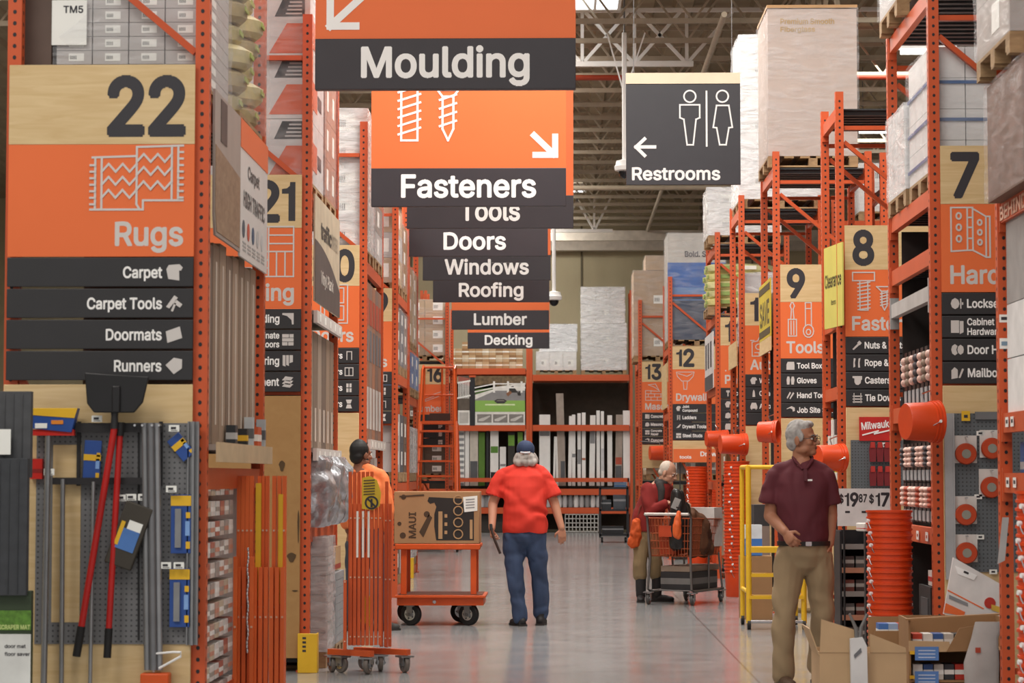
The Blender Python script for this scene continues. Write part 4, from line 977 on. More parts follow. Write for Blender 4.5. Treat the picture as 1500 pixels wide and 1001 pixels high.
for i in range(4):
    mb = MB(); mb.m(SILV); L = .44
    rings = []
    for j in range(17):
        a = j / 16; f = .82 + .18 * math.sin(PI * min(1, max(0, a)) ) ** .5
        rings.append(((0, 0, .5 * a), .34 * f, .225 * f))
    mb.loft(rings, 40)
    mb.v = [tuple(Vector(v) + Vector((noise.noise(Vector(v) * 9 + Vector((i * 3, 0, 0))), noise.noise(Vector(v) * 9 + Vector((0, 7, i))), noise.noise(Vector(v) * 7))) * .045) for v in mb.v]
    tag(mb.build('wrapped_bundle', None, loc=(X21 - .2, Y21 + .33 + i * .475, zk(.95) + .012)), f'crumpled silver wrapped bundle on the orange shelf, {ORD[i]} from the brown board', 'bundle', 'silver wrapped bundles')
load('pale wrapped stack of flat boards on the floor under the silver bundles', X21 - .28, Y21 + .35, 0.0, .72, .55, .95, (1, 1, 12), M('B5ADA9', .6), FILMW, True, lab=False)
load('lower grey stack of flat boards behind the pale wrapped stack', X21 - .3, Y21 + 1.15, 0.0, .75, .7, .66, (1, 1, 9), M('8F9295', .6), FILM, True, lab=False)
item('carton', 'brown carton with red print on the grey stack beside the folded gate', 'box', (X21 - .3, Y21 + 1.5, .67), (.7, .6, .18), KRAFT, band=(.05, .25), bandmat=M('9B3A2A'))
t = thing('corner_guard', 'yellow corner guard on the foot of the 21 rack', 'guard', (X21 + .001, Y21 - .075, 0))
MB().bb(-.08, .06, -.012, 0, .0, .28).build('guard_plate', t, YEL, bevel=.004); MB().bb(.048, .06, 0, .1, 0, .28).build('side_plate', t, YEL, bevel=.004)
mb = MB(); mb.m(NUMC)
for i in range(4): mb.bb(-.045, -.02, -.014, -.012, .15 + i * .03, .165 + i * .03)
mb.build('print', t)
# dents and marks on the brown board
t = thing('torn_dent', 'row of dark torn dents in the tall brown board', 'dent', at(427, 817, Y21 - .027))
for (px, py, rx, rz) in ((427, 817, .03, .035), (437, 772, .006, .12), (413, 683, .02, .04), (432, 866, .02, .006)):
    p = at(px, py, Y21 - .027) - t.location; mb = MB(); mb.prism([(p.x + rx * math.cos(a) * (1 + .3 * math.sin(3*a)), p.z + rz * math.sin(a)) for a in [2*PI*i/11 for i in range(11)]], -.001, .001); mb.build('dent', t, M('5A4630', .9))

# ================= rack ends 20, 19, 18
X20, Y20 = LEFT[20]; Z20 = zk(3.88)
load('white wrapped cartons with bright film above the sign showing 0', X20 - .48, Y20 + .08, Z20, .92, .95, 1.45, (2, 1, 5), WHITEC, FILMW)
load('grey wrapped cartons above the reddish door cartons', X20 - .46, Y20 + 1.08, Z20, .9, .92, .95, (2, 1, 3), [GREYC, M('8E847C'), M('A86B4A')], FILM)
for i in range(5):
    c = ('9C6A54', '8D7568', 'A3735A', '7F6A60', '94705E')[i]
    mb = MB(); mb.m(M(c, .5, stretch=(3, 3, .5), var=.2)); mb.bb(-.7, 0, 0, .36, 0, 1.5); mb.m(M('6E6F74')); mb.bb(0, .003, .08, .28, .75, 1.05); mb.m(M('B14D35')); mb.bb(0, .003, .05, .31, 1.1, 1.35); mb.m(M('C4C0BC')); mb.bb(0, .003, .05, .31, .1, .5)
    tag(mb.build('door_carton', None, loc=(X20 - .02, Y20 + .1 + i * .38, 1.75), bevel=.004), f'tall reddish door carton on the rack beside the worker, {ORD[i]} from the sign showing 0', 'box', 'tall door cartons')
white_rail('grey shelf edge behind the worker in the orange vest', X20 + .002, Y20 + .09, 1.9, 1.745)
for r in range(3):
    for i in range(4):
        item('carton', f'{("brown","grey","white")[(r + i) % 3]} carton behind the worker in orange, {("lowest","middle","top")[r]} row, {ORD[i]} from the camera', 'box', (X20 - .35, Y20 + .35 + i * .45, .14 + r * .5), (.6, .4, .44), (KRAFT2, GREYC, WHITEC)[(r + i) % 3], 'cartons behind the worker')
X19, Y19 = LEFT[19]
load('dim wrapped cartons high on the rack past the reddish door cartons', X19 - .46, Y19 + .1, zk(4.0), .88, .85, 1.0, (2, 1, 3), [GREYC, TANC], FILM)
load('brown wrapped cartons beside the dim ones, high on the same rack', X19 - .46, Y19 + 1.02, zk(4.0), .88, .85, .9, (2, 1, 3), KRAFT2, FILM)
for i in range(3): load(f'grey wrapped load on the middle shelf past the worker, {ORD[i]} from the camera', X19 - .45, Y19 + .1 + i * .62, zk(2.85), .86, .56, .78, (1, 1, 3), (M('7C6B60'), M('6C7078'), M('8A7A70'))[i], FILM, group='grey loads on the middle shelf')
for r in range(2):
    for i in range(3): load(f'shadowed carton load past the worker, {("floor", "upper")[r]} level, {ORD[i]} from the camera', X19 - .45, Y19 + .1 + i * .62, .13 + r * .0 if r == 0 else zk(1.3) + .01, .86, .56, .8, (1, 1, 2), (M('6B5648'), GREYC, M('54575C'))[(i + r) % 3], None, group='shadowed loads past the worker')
X18, Y18 = LEFT[18]
for i in range(2): load(('nearer', 'farther')[i] + ' tan wrapped pallet high beside the hanging Doors sign', X18 - .45, Y18 + .1 + i * .95, zk(3.55), .86, .85, 1.15, (2, 1, 3), (M('B49C7C', .7), M('A98F70', .7))[i], FILM, group='tan pallets by the hanging signs')
for i in range(2): load(('nearer', 'farther')[i] + ' blue wrapped pallet hung above the ladder', X18 - .42, Y18 + .1 + i * .95, zk(2.75) + .005, .86, .85, .6, (1, 1, 2), M('4B74A8', .5, var=.1), FILM, group='blue pallets near the ladder', lab=True)
for r in range(2):
    for i in range(4): load(f'silvery wrapped pack beside the ladder, {("floor", "upper")[r]} level, {ORD[i]} from the camera', X18 - .42, Y18 + .1 + i * .46, (.13, zk(1.3) + .01)[r], .8, .42, .75, (1, 1, 2), (WHITEC, GREYC, M('60646A'))[(i + r) % 3], FILMW, group='silvery packs beside the ladder')
X16, Y16 = LEFT[16]
load('pale wrapped load above the 16 sign', X16 - .48, Y16 + .1, zk(4.1), .9, .9, 1.2, (2, 1, 4), TANC, FILM)
for r in range(3):
    load(f'brown load on the rack behind the ladder, {("floor", "middle", "upper")[r]} level', X16 - .48, Y16 + .1, (.13, zk(1.3) + .01, zk(2.6) + .01)[r], .85, 1.6, .7, (2, 1, 3), (KRAFT2, M('6A5A4E'), M('7C6A58'))[r], None)
# ================= the far rack across the end of the aisle
YB = 58.0; SB = FPX / YB
ux = [at(p, 700, YB).x for p in (473, 623, 773, 925)]
def back_bay(label, xa, xb, levels):
    t = thing('far_rack', label, 'rack', (xa, YB, 0)); w = xb - xa
    for x in (0, w):
        for y in (.0, 1.1): put(FARUP, 'upright', t, (x, y, 0))
        for z in (.4, 2.0, 3.6): MB().bb(x - .02, x + .02, .05, 1.05, z, z + .04).build('brace', t, ORANGE2)
    for z in levels:
        for y in (-.05, 1.15): MB().bb(.05, w - .05, y - .025, y + .025, z - .15, z).build('shelf_rail', t, ORANGE)
        MB().bb(.05, w - .05, .0, 1.1, z - .03, z - .004).build('deck', t, M('5A4B40', .7))
    return t
mb = MB(); mb.m(ORANGE); mb.bb(-.035, .035, -.05, .05, 0, 6.0); FARUP = mb.mesh('upright')
LB = (4.06, 2.66, 1.08, .62); RB = (3.9, 2.66, 1.08, .62)
back_bay('far orange rack bay behind the rolling ladder', ux[0], ux[1] - .1, LB)
back_bay('far orange rack bay with the railing posters', ux[1], ux[2] - .001, LB)
back_bay('far orange rack bay full of standing white trim boards', ux[2] + .075, ux[3], RB)
mb = MB(); mb.m(M('4F463D', .8)); w = ux[3] - ux[1]; mb.bb(0, w, 0, .03, 0, 3.7)
tag(mb.build('rack_back_panel', None, loc=(ux[1], YB + 1.22, .05)), 'dark brown panel closing the back of the far racks', 'panel')
# restraint bars in front of the boards
for i, (xa, xb, z, w_) in enumerate(((ux[2] + .11, ux[3], 2.66, 0), (ux[1], ux[3], 1.30, 1))):
    pass
t = thing('restraint_bar', 'thin orange bar holding the lower ends of the standing boards', 'bar', (ux[1] + .06, YB - .06, 1.30)); MB().bb(0, ux[3] - ux[1] - .12, -.02, .02, -.05, .05).build('bar', t, ORANGE); 
for x in (0.02, ux[3] - ux[1] - .14): MB().bb(x - .02, x + .02, -.02, .02, -.25, .05).build('bracket', t, ORANGE)
# posters
def poster(label, px0, px1, py0, py1, y, draw):
    p, q = at(px0, py1, y), at(px1, py0, y); t = thing('poster', label, 'poster', p); W, H = q.x - p.x, q.z - p.z
    b = MB().bb(0, W, 0, .03, 0, H).build('board', t, M('E5E3DE')); mb = MB(); draw(mb, W, H); mb.build('picture', b, smooth=False); return t
def P(mb, W, H, mat, pts, d=.002): mb.m(mat); mb.prism([(u * W, v * H) for u, v in pts], -d, 0)
def draw_patio(mb, W, H):
    P(mb, W, H, M('6E5A40', .5, var=.4, scale=12), [(0,.72),(1,.86),(1,1),(0,1)])
    P(mb, W, H, M('4C6B33', .5, var=.35, scale=14), [(0,.62),(0,.8),(.45,.86),(.4,.74)])
    P(mb, W, H, M('8D8B8C', .5, var=.1), [(0,.52),(.4,.7),(1,.7),(1,.5),(0,.5)], .003)
    P(mb, W, H, M('8DB85A', .5, var=.03), [(0,.27),(1,.27),(1,.5),(.0,.5)], .004)
    mb.m(M('ECEAE6')); f = [(0,.76),(.38,.84),(1,.84)]
    for d in (0, -.08): mb.stroke([(u * W, (v + d) * H) for u, v in f], .03, False, -.003)
    for u in (.38, .66, .93): mb.stroke([(u * W, .68 * H), (u * W, .87 * H)], .05, False, -.003)
    P(mb, W, H, M('3C3A3B'), [(.38,.49),(.44,.44),(.58,.44),(.64,.49),(.58,.53),(.44,.53)], .005); P(mb, W, H, M('77706B'), [(.42,.485),(.6,.485),(.57,.51),(.45,.51)], .006)
    P(mb, W, H, M('35322F'), [(.66,.72),(.72,.78),(.76,.8),(.82,.72),(.86,.66),(.9,.7),(.92,.6),(.86,.6),(.84,.66),(.7,.66)], .005); P(mb, W, H, M('8B5F45'), [(.62,.64),(.7,.7),(.74,.66),(.66,.58)], .006)
    P(mb, W, H, M('D9E8B8'), [(.2,.4),(.8,.4),(.8,.43),(.2,.43)], .005)
    for u in (.04, .36, .68): P(mb, W, H, M('86827E'), [(u,.05),(u+.29,.05),(u+.29,.22),(u,.22)], .003); P(mb, W, H, M('C9C6C2'), [(u+.03,.08),(u+.12,.08),(u+.26,.17),(u+.26,.2),(u+.03,.12)], .005)
def draw_rail(mb, W, H):
    P(mb, W, H, M('5B5148', .5, var=.2), [(0,.3),(1,.3),(1,1),(0,1)]); P(mb, W, H, M('A05A4C'), [(0,.86),(1,.8),(1,.95),(0,1)], .003)
    mb.m(M('EDEBE8')); mb.stroke([(0, .86 * H), (W, .9 * H)], .04, False, -.003); mb.stroke([(0, .55 * H), (W, .6 * H)], .04, False, -.003)
    for i in range(7): mb.stroke([((.07 + i * .14) * W, .55 * H), ((.07 + i * .14) * W, .88 * H)], .018, False, -.003)
    P(mb, W, H, M('BBB7B2'), [(.1,.04),(.9,.04),(.9,.26),(.1,.26)], .003)
poster('large deck poster with a green band, white railing and fire bowl on the far rack', 696, 769, 551, 623, YB - .08, draw_patio)
poster('narrow poster of a white baluster railing beside the ladder on the far rack', 671, 688, 551, 623, YB - .08, draw_rail)
t = thing('display_post', 'black square post standing between the two far posters', 'post', at(692, 624, YB - .06)); MB().bb(-.06, .06, -.02, .1, 0, 1.2).build('post', t, M('2B2C30')); MB().bb(-.08, .08, -.04, .12, 1.2, 1.25).build('cap', t, ORANGE)
# cartons on top
n = 0
for r in range(4):
    for i in range(13):
        if r == 3 and i in (2, 3, 7, 8, 9): continue
        px = 642 + i * 9.9; p = at(px, 700, YB - .02)
        m = (KRAFT, KRAFT3, KRAFT, M('C9B394', .5), KRAFT2)[(i * 3 + r) % 5]
        o = item('carton', f'small {("brown","tan","brown","shiny tan","dark brown")[(i * 3 + r) % 5]} carton on the top far shelf, {ORD[r]} layer up, {ORD[i]} from the ladder', 'box', (p.x, YB + .2, 4.062 + r * .165), (.162, .4, .163), m, 'small cartons on the top far shelf', band=(.4, .62), bandmat=M('D8CCB8', .3) if (i + r) % 3 else M('F2EEE6', .25))
load('wrapped pallet of white labelled cartons on the far rack beside the Decking sign', at(815, 700, YB).x, YB + .05, 3.902, 1.0, .9, .58, (3, 1, 1), M('E2E1DF'), FILM)
load('silver wrapped bundle on top of the white labelled cartons', at(818, 700, YB).x, YB + .15, 4.49, .92, .75, .68, (1, 1, 3), M('DADCDE', .4), FILMW, False, lab=False)
load('tall silver wrapped pallet at the end of the far rack', at(885, 700, YB).x, YB + .05, 3.902, 1.12, .95, 1.28, (1, 1, 2), M('DBDAD8', .4), FILMW)
load('grey and white wrapped cartons on top of the tall silver pallet', at(884, 700, YB).x, YB + .1, 5.19, 1.08, .8, .9, (3, 1, 1), [WHITEC, M('8C8C8E'), WHITEC], FILMW, False)
# standing boards
def board(name, label, px0, px1, pyt, pyb, mat, lean=.02, bands=(), group=None, cat='board', side=0):
    p = at(px0, pyb, YB - .02); q = at(px1, pyt, YB + .3); w = at(px1, pyb, YB).x - p.x; h = q.z - p.z
    mb = MB(); mb.m(mat); mb.prism([(0, 0), (w, 0), (w + side, h), (side, h)], 0, .035)
    for z0, z1, bm in bands: mb.m(bm); mb.bb(w * .05 + side * z0, w * .95 + side * z0, -.003, 0, h * z0, h * z1)
    o = mb.build(name, None, loc=(p.x, YB + .05, p.z), rot=(-lean, 0, 0)); return tag(o, label, cat, group)
BW = M('E9E8E6', .35, var=.05); BG = M('8A8B8E', .4); BLB = M('55575B', .4)
ZB_ = 712
right = [(790, 806, 608, 0, ((.7,.76,BG),)), (810, 813, 640, 0, ()), (814.5, 818, 640, 0, ()), (818, 829, 577, 1, ()), (821, 828, 640, 2, ((.1,.5,BLB),)), (832, 837, 610, 0, ()), (838, 843, 608, 0, ((.4,.45,BG),)), (846, 851, 606, 0, ((.3,.5,BG),)), (852.5, 858, 605, 0, ((.35,.38,M('B06A50')),)), (863, 871, 609, 0, ((.6,.8,BG),)),
         (874, 879, 602, 0, ()), (880.5, 885, 603, 0, ((.2,.5,M('C9C9CC')),)), (890, 897, 609, 0, ()), (901, 911, 608, 1, ((.3,.4,M('B0503C')),(.1,.28,BLB))), (913, 925, 602, 0, ())]
for i, (a, b, tp, k, bands) in enumerate(right):
    board('trim_board', f'{("white", "brown grey", "dark wrapped")[k]} trim board standing in the far rack, {ORD[i]} from the posters', a, b, tp, ZB_, (BW, M('A3968C', .5), M('6D6E72', .4))[k], .015 + .004 * (i % 3), bands, 'trim boards standing in the far rack', side=-.06 if i in (3,) else .03 if i % 4 == 1 else 0)
left = [(669, 680, 630, 0, tuple((v/10, v/10+.05, BG) for v in range(0,10))), (681, 687, 630, 0, ()), (688, 700, 632, 3, ((.1,.45,BLB),)), (701, 710, 634, 4, ()), (712, 716, 630, 2, ()), (718, 730, 632, 0, ((.0,.25,DARK),(.6,.72,M('5D8A3A')))), (732, 741, 655, 0, ((.5,.56,BG),)), (744, 754, 634, 5, ((.75,.95,M('6E9A3C')),)), (758, 766, 632, 5, ((.7,.98,M('6E9A3C')),)), (768, 773, 630, 0, ())]
for i, (a, b, tp, k, bands) in enumerate(left):
    board('railing_kit', f'{("white", "grey", "black", "cream", "green", "dark")[k]} railing kit carton standing under the posters, {ORD[i]} from the ladder', a, b, tp, ZB_, (BW, BG, M('2C2D30'), M('C9C1B6'), M('567B2E'), M('34322E'))[k], .015, bands, 'railing kits standing under the posters', 'box')
for i in range(14):
    px = (706, 712, 718)[i] if i < 3 else 803 + (i - 3) * 8.2
    p = at(px, 743, YB); mb = MB(); mb.m((M('C9CACD', .3, .2), M('9A9B9E', .3, .2), M('E4E4E4', .3))[i % 3])
    mb.lathe([(.02, 0), (.06, .005), (.068, .1), (.066, .24), (.05, .3), (.02, .31)], 10)
    tag(mb.build('foil_roll', None, loc=(p.x, YB + .08 + .02 * (i % 2), .622)), f'silvery roll on the low far shelf, {ORD[i]} from the ladder', 'roll', 'silvery rolls on the low far shelf')
p = at(828, 779, YB - .12)
t = thing('wire_bin', 'white wire mesh bin at the foot of the far rack', 'bin', (p.x, YB - .12, 0))
W = at(876, 700, YB).x - p.x
for nm, y in (('front_mesh', 0), ('back_mesh', .6)):
    mb = MB(); mb.m(M('D4D2CE', .4))
    for i in range(10): x = W * i / 9; mb.bb(x - .008, x + .008, y - .006, y + .006, .02, .46)
    for i in range(5): z = .03 + .105 * i; mb.bb(0, W, y - .006, y + .006, z - .008, z + .008)
    mb.build(nm, t)
MB().bb(0, W, 0, .6, 0, .02).build('base', t, M('6A6864'))
mb = MB(); mb.m(M('4A4744', .8)); mb.bb(0, 1.6, 0, .5, 0, .42); tag(mb.build('carton', None, loc=(ux[1] + .7, YB + .2, .02)), 'dark carton on the floor under the far rack behind the man in red', 'box')
# dark tool cart before the far rack
YC = 49.4; p = at(878, 794, YC)
t = thing('stock_cart', 'black framed stock cart standing before the far rack', 'cart', (p.x, YC, 0)); W = at(921, 700, YC).x - p.x
mb = MB(); mb.m(M('26272B', .4))
for x in (.02, W - .02):
    for y in (.02, .5): mb.bb(x - .02, x + .02, y - .02, y + .02, .1, 1.18)
for z in (.14, .66, 1.12):
    mb.bb(0, W, -.0, .04, z, z + .04); mb.bb(0, W, .48, .52, z, z + .04); mb.bb(0, .04, 0, .52, z, z + .04); mb.bb(W - .04, W, 0, .52, z, z + .04)
mb.build('frame', t); 
for z in (.16, .68): MB().bb(.02, W - .02, .02, .5, z, z + .02).build('shelf', t, M('3A3C40'))
for x in (.06, W - .06):
    for y in (.06, .46): MB().cyl((x - .02, y, .05), (x + .02, y, .05), .05, n=12).build('caster', t, RUBBER)
for i, (x, z, w, h, c, l) in enumerate(((.06, .18, .45, .16, '2A2B2E', 'black case on the bottom of the black stock cart'), (.3, .7, .26, .3, '4B5058', 'grey crate on the middle of the black stock cart'), (.05, .7, .2, .2, '33363B', 'dark box beside the grey crate on the stock cart'), (.32, 1.165, .25, .1, '49688E', 'blue box on top of the black stock cart'))):
    item('cart_case', l, 'box', (p.x + x + w/2, YC + .26, z + .001), (w, .36, h), M(c), band=(.55, .7), bandmat=M('8A8C90'))

# ================= rolling ladder
YL = 43.2; bl = at(606, 808, YL)
t = thing('rolling_ladder', 'tall orange rolling ladder standing before the 16 sign', 'ladder', (at(637, 806, YL).x, YL, 0))
wb, wt = .41, .30; H = 3.55
def lx(z): return wb + (wt - wb) * z / H
for s in (-1, 1):
    MB().bar((s * lx(.15), 0, .15), (s * lx(2.42), 1.15, 2.42), .05, .06, (1, 0, 0)).build('stringer', t, CARTOR)
    mb = MB(); mb.m(CARTOR); mb.tube([(s * lx(.2), -.02, .2), (s * lx(1.0), .0, 1.05), (s * lx(3.5), 1.1, 3.42), (s * lx(3.5), 1.5, 3.5), (s * lx(3.5), 1.75, 3.45), (s * lx(3), 1.75, 2.4)], .022, 8); mb.build('handrail', t)
    MB().cyl((s * wb, 1.75, .15), (s * lx(2.4), 1.75, 2.4), .024, n=10).build('rear_post', t, CARTOR)
    MB().cyl((s * wb, 0, .17), (s * wb, 1.75, .17), .024, n=10).build('base_rail', t, CARTOR)
    for y in (.05, 1.7):
        mb = MB(); mb.m(RUBBER); mb.cyl((s * wb - .02, y, .075), (s * wb + .02, y, .075), .075, n=14); mb.m(CHROME); mb.cyl((s * wb - .024, y, .075), (s * wb + .024, y, .075), .03, n=10); mb.build('caster', t)
for k in range(8):
    z = .28 + k * .283; f = (z - .15) / 2.27; mb = MB(); mb.m(CARTOR); mb.bb(-lx(z), lx(z), 1.15 * f - .07, 1.15 * f + .1, z - .035, z); mb.build('tread', t)
MB().bb(-wt - .02, wt + .02, 1.1, 1.8, 2.38, 2.44).build('platform', t, CARTOR)
mb = MB(); mb.m(CARTOR); mb.cyl((-wt, 1.72, 3.48), (wt, 1.72, 3.48), .022); mb.cyl((-wt, 1.75, 2.95), (wt, 1.75, 2.95), .02); mb.build('guard_rail', t)
MB().cyl((.04, 1.75, 2.44), (.04, 1.75, 3.48), .02, n=8).build('guard_post', t, CARTOR)
MB().cyl((-wb, .0, .17), (wb, 0, .17), .024).build('cross_bar', t, CARTOR)
mb = MB(); mb.m(M('3A2A24')); mb.bb(-.2, .2, 1.72, 1.735, 2.46, 2.6); mb.build('placard', t)

# ================= flat cart with the big carton
YF = 22.0; sf = YF / FPX; c0 = at(641, 915, YF)
t = thing('stock_trolley', 'orange two level trolley carrying the big printed carton', 'trolley', (c0.x, YF, 0))
w = .40; d = .62; zt = .76
mb = MB(); mb.m(CARTOR); mb.bb(-w, w, 0, d, zt - .035, zt); mb.bb(-w, w, -.01, .03, zt - .05, zt + .004); mb.build('upper_deck', t, bevel=.008)
for x in (-w + .08, w - .065):
    for y in (.05, d - .05): mb = MB(); mb.m(CARTOR); mb.bb(x - .028, x + .028, y - .025, y + .025, .29, zt - .036); mb.build('leg', t, bevel=.005)
mb = MB(); mb.m(CARTOR); mb.bb(-w + .02, w + .03, -.02, d + .02, .19, .27); mb.bb(-w + .0, w + .05, -.05, d + .05, .262, .285); mb.m(M('6E3B26', .6)); mb.bb(-w + .03, w + .02, 0, d, .285, .292); mb.m(CHROME); mb.cyl((-.03, -.02, .225), (-.03, -.027, .225), .018); mb.build('lower_deck', t, bevel=.004)
def caster(parent, x, y, r=.1, w=.045, rz=0, plate=.19, wheelmat=RUBBER):
    c = MB(); c.m(STEEL); c.bb(-.05, .05, -.05, .05, plate - .012, plate); c.bb(-w/2 - .014, -w/2 - .006, -.03, .03, r * .8, plate - .01); c.bb(w/2 + .006, w/2 + .014, -.03, .03, r * .8, plate - .01)
    o = c.build('caster', parent, loc=(x, y, 0), rot=(0, 0, rz))
    m = MB(); m.m(wheelmat); m.lathe([(r * .6, -w/2), (r * .93, -w/2), (r, -w * .3), (r, w * .3), (r * .93, w/2), (r * .6, w/2)], 24, Matrix.Translation((0, 0, r)) @ Matrix.Rotation(PI/2, 4, 'Y'))
    m.m(CHROME); m.cyl((-w/2 - .004, 0, r), (w/2 + .004, 0, r), r * .55, n=20); m.m(M('6B6B6D', .4, .5)); m.cyl((-w/2 - .02, 0, r), (w/2 + .02, 0, r), r * .16, n=10)
    for i in range(5): a = 2*PI*i/5; m.cyl((-w/2 - .006, r * .36 * math.cos(a), r + r * .36 * math.sin(a)), (w/2 + .006, r * .36 * math.cos(a), r + r * .36 * math.sin(a)), r * .1, n=8)
    m.build('wheel', o)
    return o
for x, y, rz in ((-w + .15, .06, R(62)), (w - .11, .06, R(58)), (-w + .09, d - .1, R(75)), (w - .2, d - .1, R(80))): caster(t, x, y, .105, .05, rz)
# the carton: kraft with a dark printed panel
b = thing('big_carton', 'big brown carton with a dark printed panel and upright lettering, on the orange trolley', 'box', (c0.x - .01, YF - .005, zt + .006))
W = 125 * sf; H = 76 * sf
MB().bb(-W/2, W/2, 0, .55, 0, H).build('box', b, M('A9825C', .7, var=.06), bevel=.006)
q = lambda x, y: ((x - 637.5) * sf, (795 - y) * sf)
mb = MB(); PRN = M('2D2826', .6); mb.m(PRN)
mb.prism([q(*v) for v in ((626,727),(692,730),(692,790),(637,790),(634,770),(634,752),(637,741),(634,735),(628,737),(624,733))], -.002, 0); mb.build('dark_print', b, smooth=False)
mb = MB(); mb.m(M('B59068'))
for cy in (731, 747, 764, 781): mb.ring(q(669, cy), 6.5 * sf, 1.6 * sf, -.003, 16)
for x0, y0, x1, y1 in ((640, 748, 646, 788), (686, 760, 690, 788), (649, 752, 653, 757), (649, 764, 653, 769), (649, 776, 653, 781)): mb.prism([q(x0, y1), q(x1, y1), q(x1, y0), q(x0, y0)], -.003, -.002)
mb.build('light_print', b, smooth=False)
mb = MB(); mb.m(M('4E3B2B')); text_into(mb, 'MAUI', *q(607, 787), 10 * sf, 38 * sf, y=-.002, tilt=PI/2)
mb.prism([q(*v) for v in ((612,778),(626,752),(631,757),(618,786))], -.002, 0)
for c, r in (((588, 783), 3), ((623, 752), 3), ((589, 727), 2.5), ((583, 766), 2)): x, z = q(*c); mb.cyl((x, -.002, z), (x, 0, z), r * sf * 1.5, n=12)
mb.stroke([q(584, 726), q(618, 724)], 2 * sf, False, 0); mb.build('brown_print', b, smooth=False)
mb = MB(); mb.m(TAG); mb.prism([q(*v) for v in ((676,727),(697,725),(697,747),(678,749))], -.004, -.003); mb.m(M('9B9B9B'))
for k in range(4): mb.prism([q(680, 732 + k * 4), q(693, 731 + k * 4), q(693, 729 + k * 4), q(680, 730 + k * 4)], -.005, -.004)
mb.build('paper_label', b, smooth=False)

# ================= folded orange gates
def gate(label, X, Y, groups, base, gm):
    """groups: (x0, x1, n bars, z bottom, z top, y)"""
    t = thing('folding_gate', label, 'gate', (X, Y, 0)); k = 0
    for (x0, x1, n, z0, z1, y) in groups:
        for i in range(n):
            x = x0 + (x1 - x0) * i / max(1, n - 1); mb = MB(); mb.m(gm); mb.bb(x - .011, x + .011, y - .018, y + .018, z0, z1)
            mb.m(M('D9B49A', .4))
            z = z0 + .06
            while z < z1: mb.cyl((x, y - .02, z), (x, y - .024, z), .006, n=8); z += .42
            mb.build('bar', t)
    for a, b, c in base:
        MB().bar(a, b, .05, .04).build('base_bar', t, gm)
        for p in c: caster(t, p[0], p[1], .06, .03, p[2], .12, M('6A625C', .5))
    return t
GATE = M('C9562A', .4, var=.12, scale=3); GATE2 = M('E0672F', .4, var=.1, scale=3)
Yg = 16.72; sg = Yg / FPX; X0 = at(536, 980, Yg).x
t = gate('folded orange gate on casters with a yellow warning plate, before the worker', X0, Yg,
     [(-.125, .03, 6, .19, 1.43, .10), (-.11, .10, 8, .2, 1.2, .0), (.10, .16, 3, .18, 1.2, .13), (-.145, -.145, 1, .17, .66, -.05), (.13, .13, 1, .17, 1.36, .2)],
     [((-.27, .12, .145), (.05, -.10, .145), ((-.25, .1, R(20)), (.02, -.08, R(-15)), (-.18, .05, R(50)))), ((-.1, .28, .145), (.30, .05, .145), ((.27, .07, R(30)), (-.02, .25, R(70)), (.09, .18, R(10))))], GATE)
mb = MB(); mb.m(M('D2B033', .45)); k = sg
pts = [((530,745)),((530,700)),((541,697)),((552,703)),((558,722)),((556,741)),((546,747))]
mb.prism([((x - 536) * k, 1.4 + (697 - y) * k) for x, y in pts], -.035, -.028); p = mb.build('warning_plate', t)
mb = MB(); mb.m(NUMC); cx, cz = (544 - 536) * k, 1.4 + (697 - 736) * k; mb.ring((cx, cz), .042, .012, -.036); mb.stroke([(cx - .03, cz + .03), (cx + .03, cz - .03)], .012, False, -.036); mb.stroke([(cx, cz + .02), (cx, cz - .025)], .014, False, -.0375)
for i in range(6): mb.stroke([((533 - 536) * k, 1.4 + (697 - 704 - i * 4) * k), ((548 - 536) * k, 1.4 + (697 - 703 - i * 4) * k)], .006, False, -.036)
mb.build('print', p, smooth=False)
mb = MB(); mb.m(M('E9E2DA'))
for i in range(3): mb.bb(-.07 + i * .04, -.055 + i * .04, -.022, -.019, .82, 1.15)
mb.build('white_sticker', t)
Yg = 12.85; sg = Yg / FPX; X0 = at(380, 980, Yg).x + .005
t = gate('folded orange gate nearest the camera, in front of the small boxes', X0, Yg,
     [(-.13, -.06, 4, .2, 1.4, .06), (-.02, .02, 3, .2, 1.4, .1), (.065, .12, 3, .2, 1.4, .06), (-.12, .12, 9, .15, .9, .0), (-.13, -.04, 2, .1, .96, -.06)],
     [((-.05, .1, .13), (.32, -.08, .13), ((.0, .07, 0), (.29, -.05, .3))), ((-.05, .25, .13), (.36, .1, .13), ((.3, .1, 0), (.0, .22, .3)))], GATE2)
MB().bb(-.035, -.005, .03, .04, .72, 1.36).build('yellow_strip', t, YEL); MB().bb(.09, .115, .03, .04, .7, 1.3).build('yellow_strip', t, YEL)
mb = MB(); mb.m(CHROME)
for i in range(26): mb.ell((-.06 + .003 * math.sin(i), -.09, 1.0 - .022 * i), (.006, .004, .012), 8)
mb.build('chain', t)
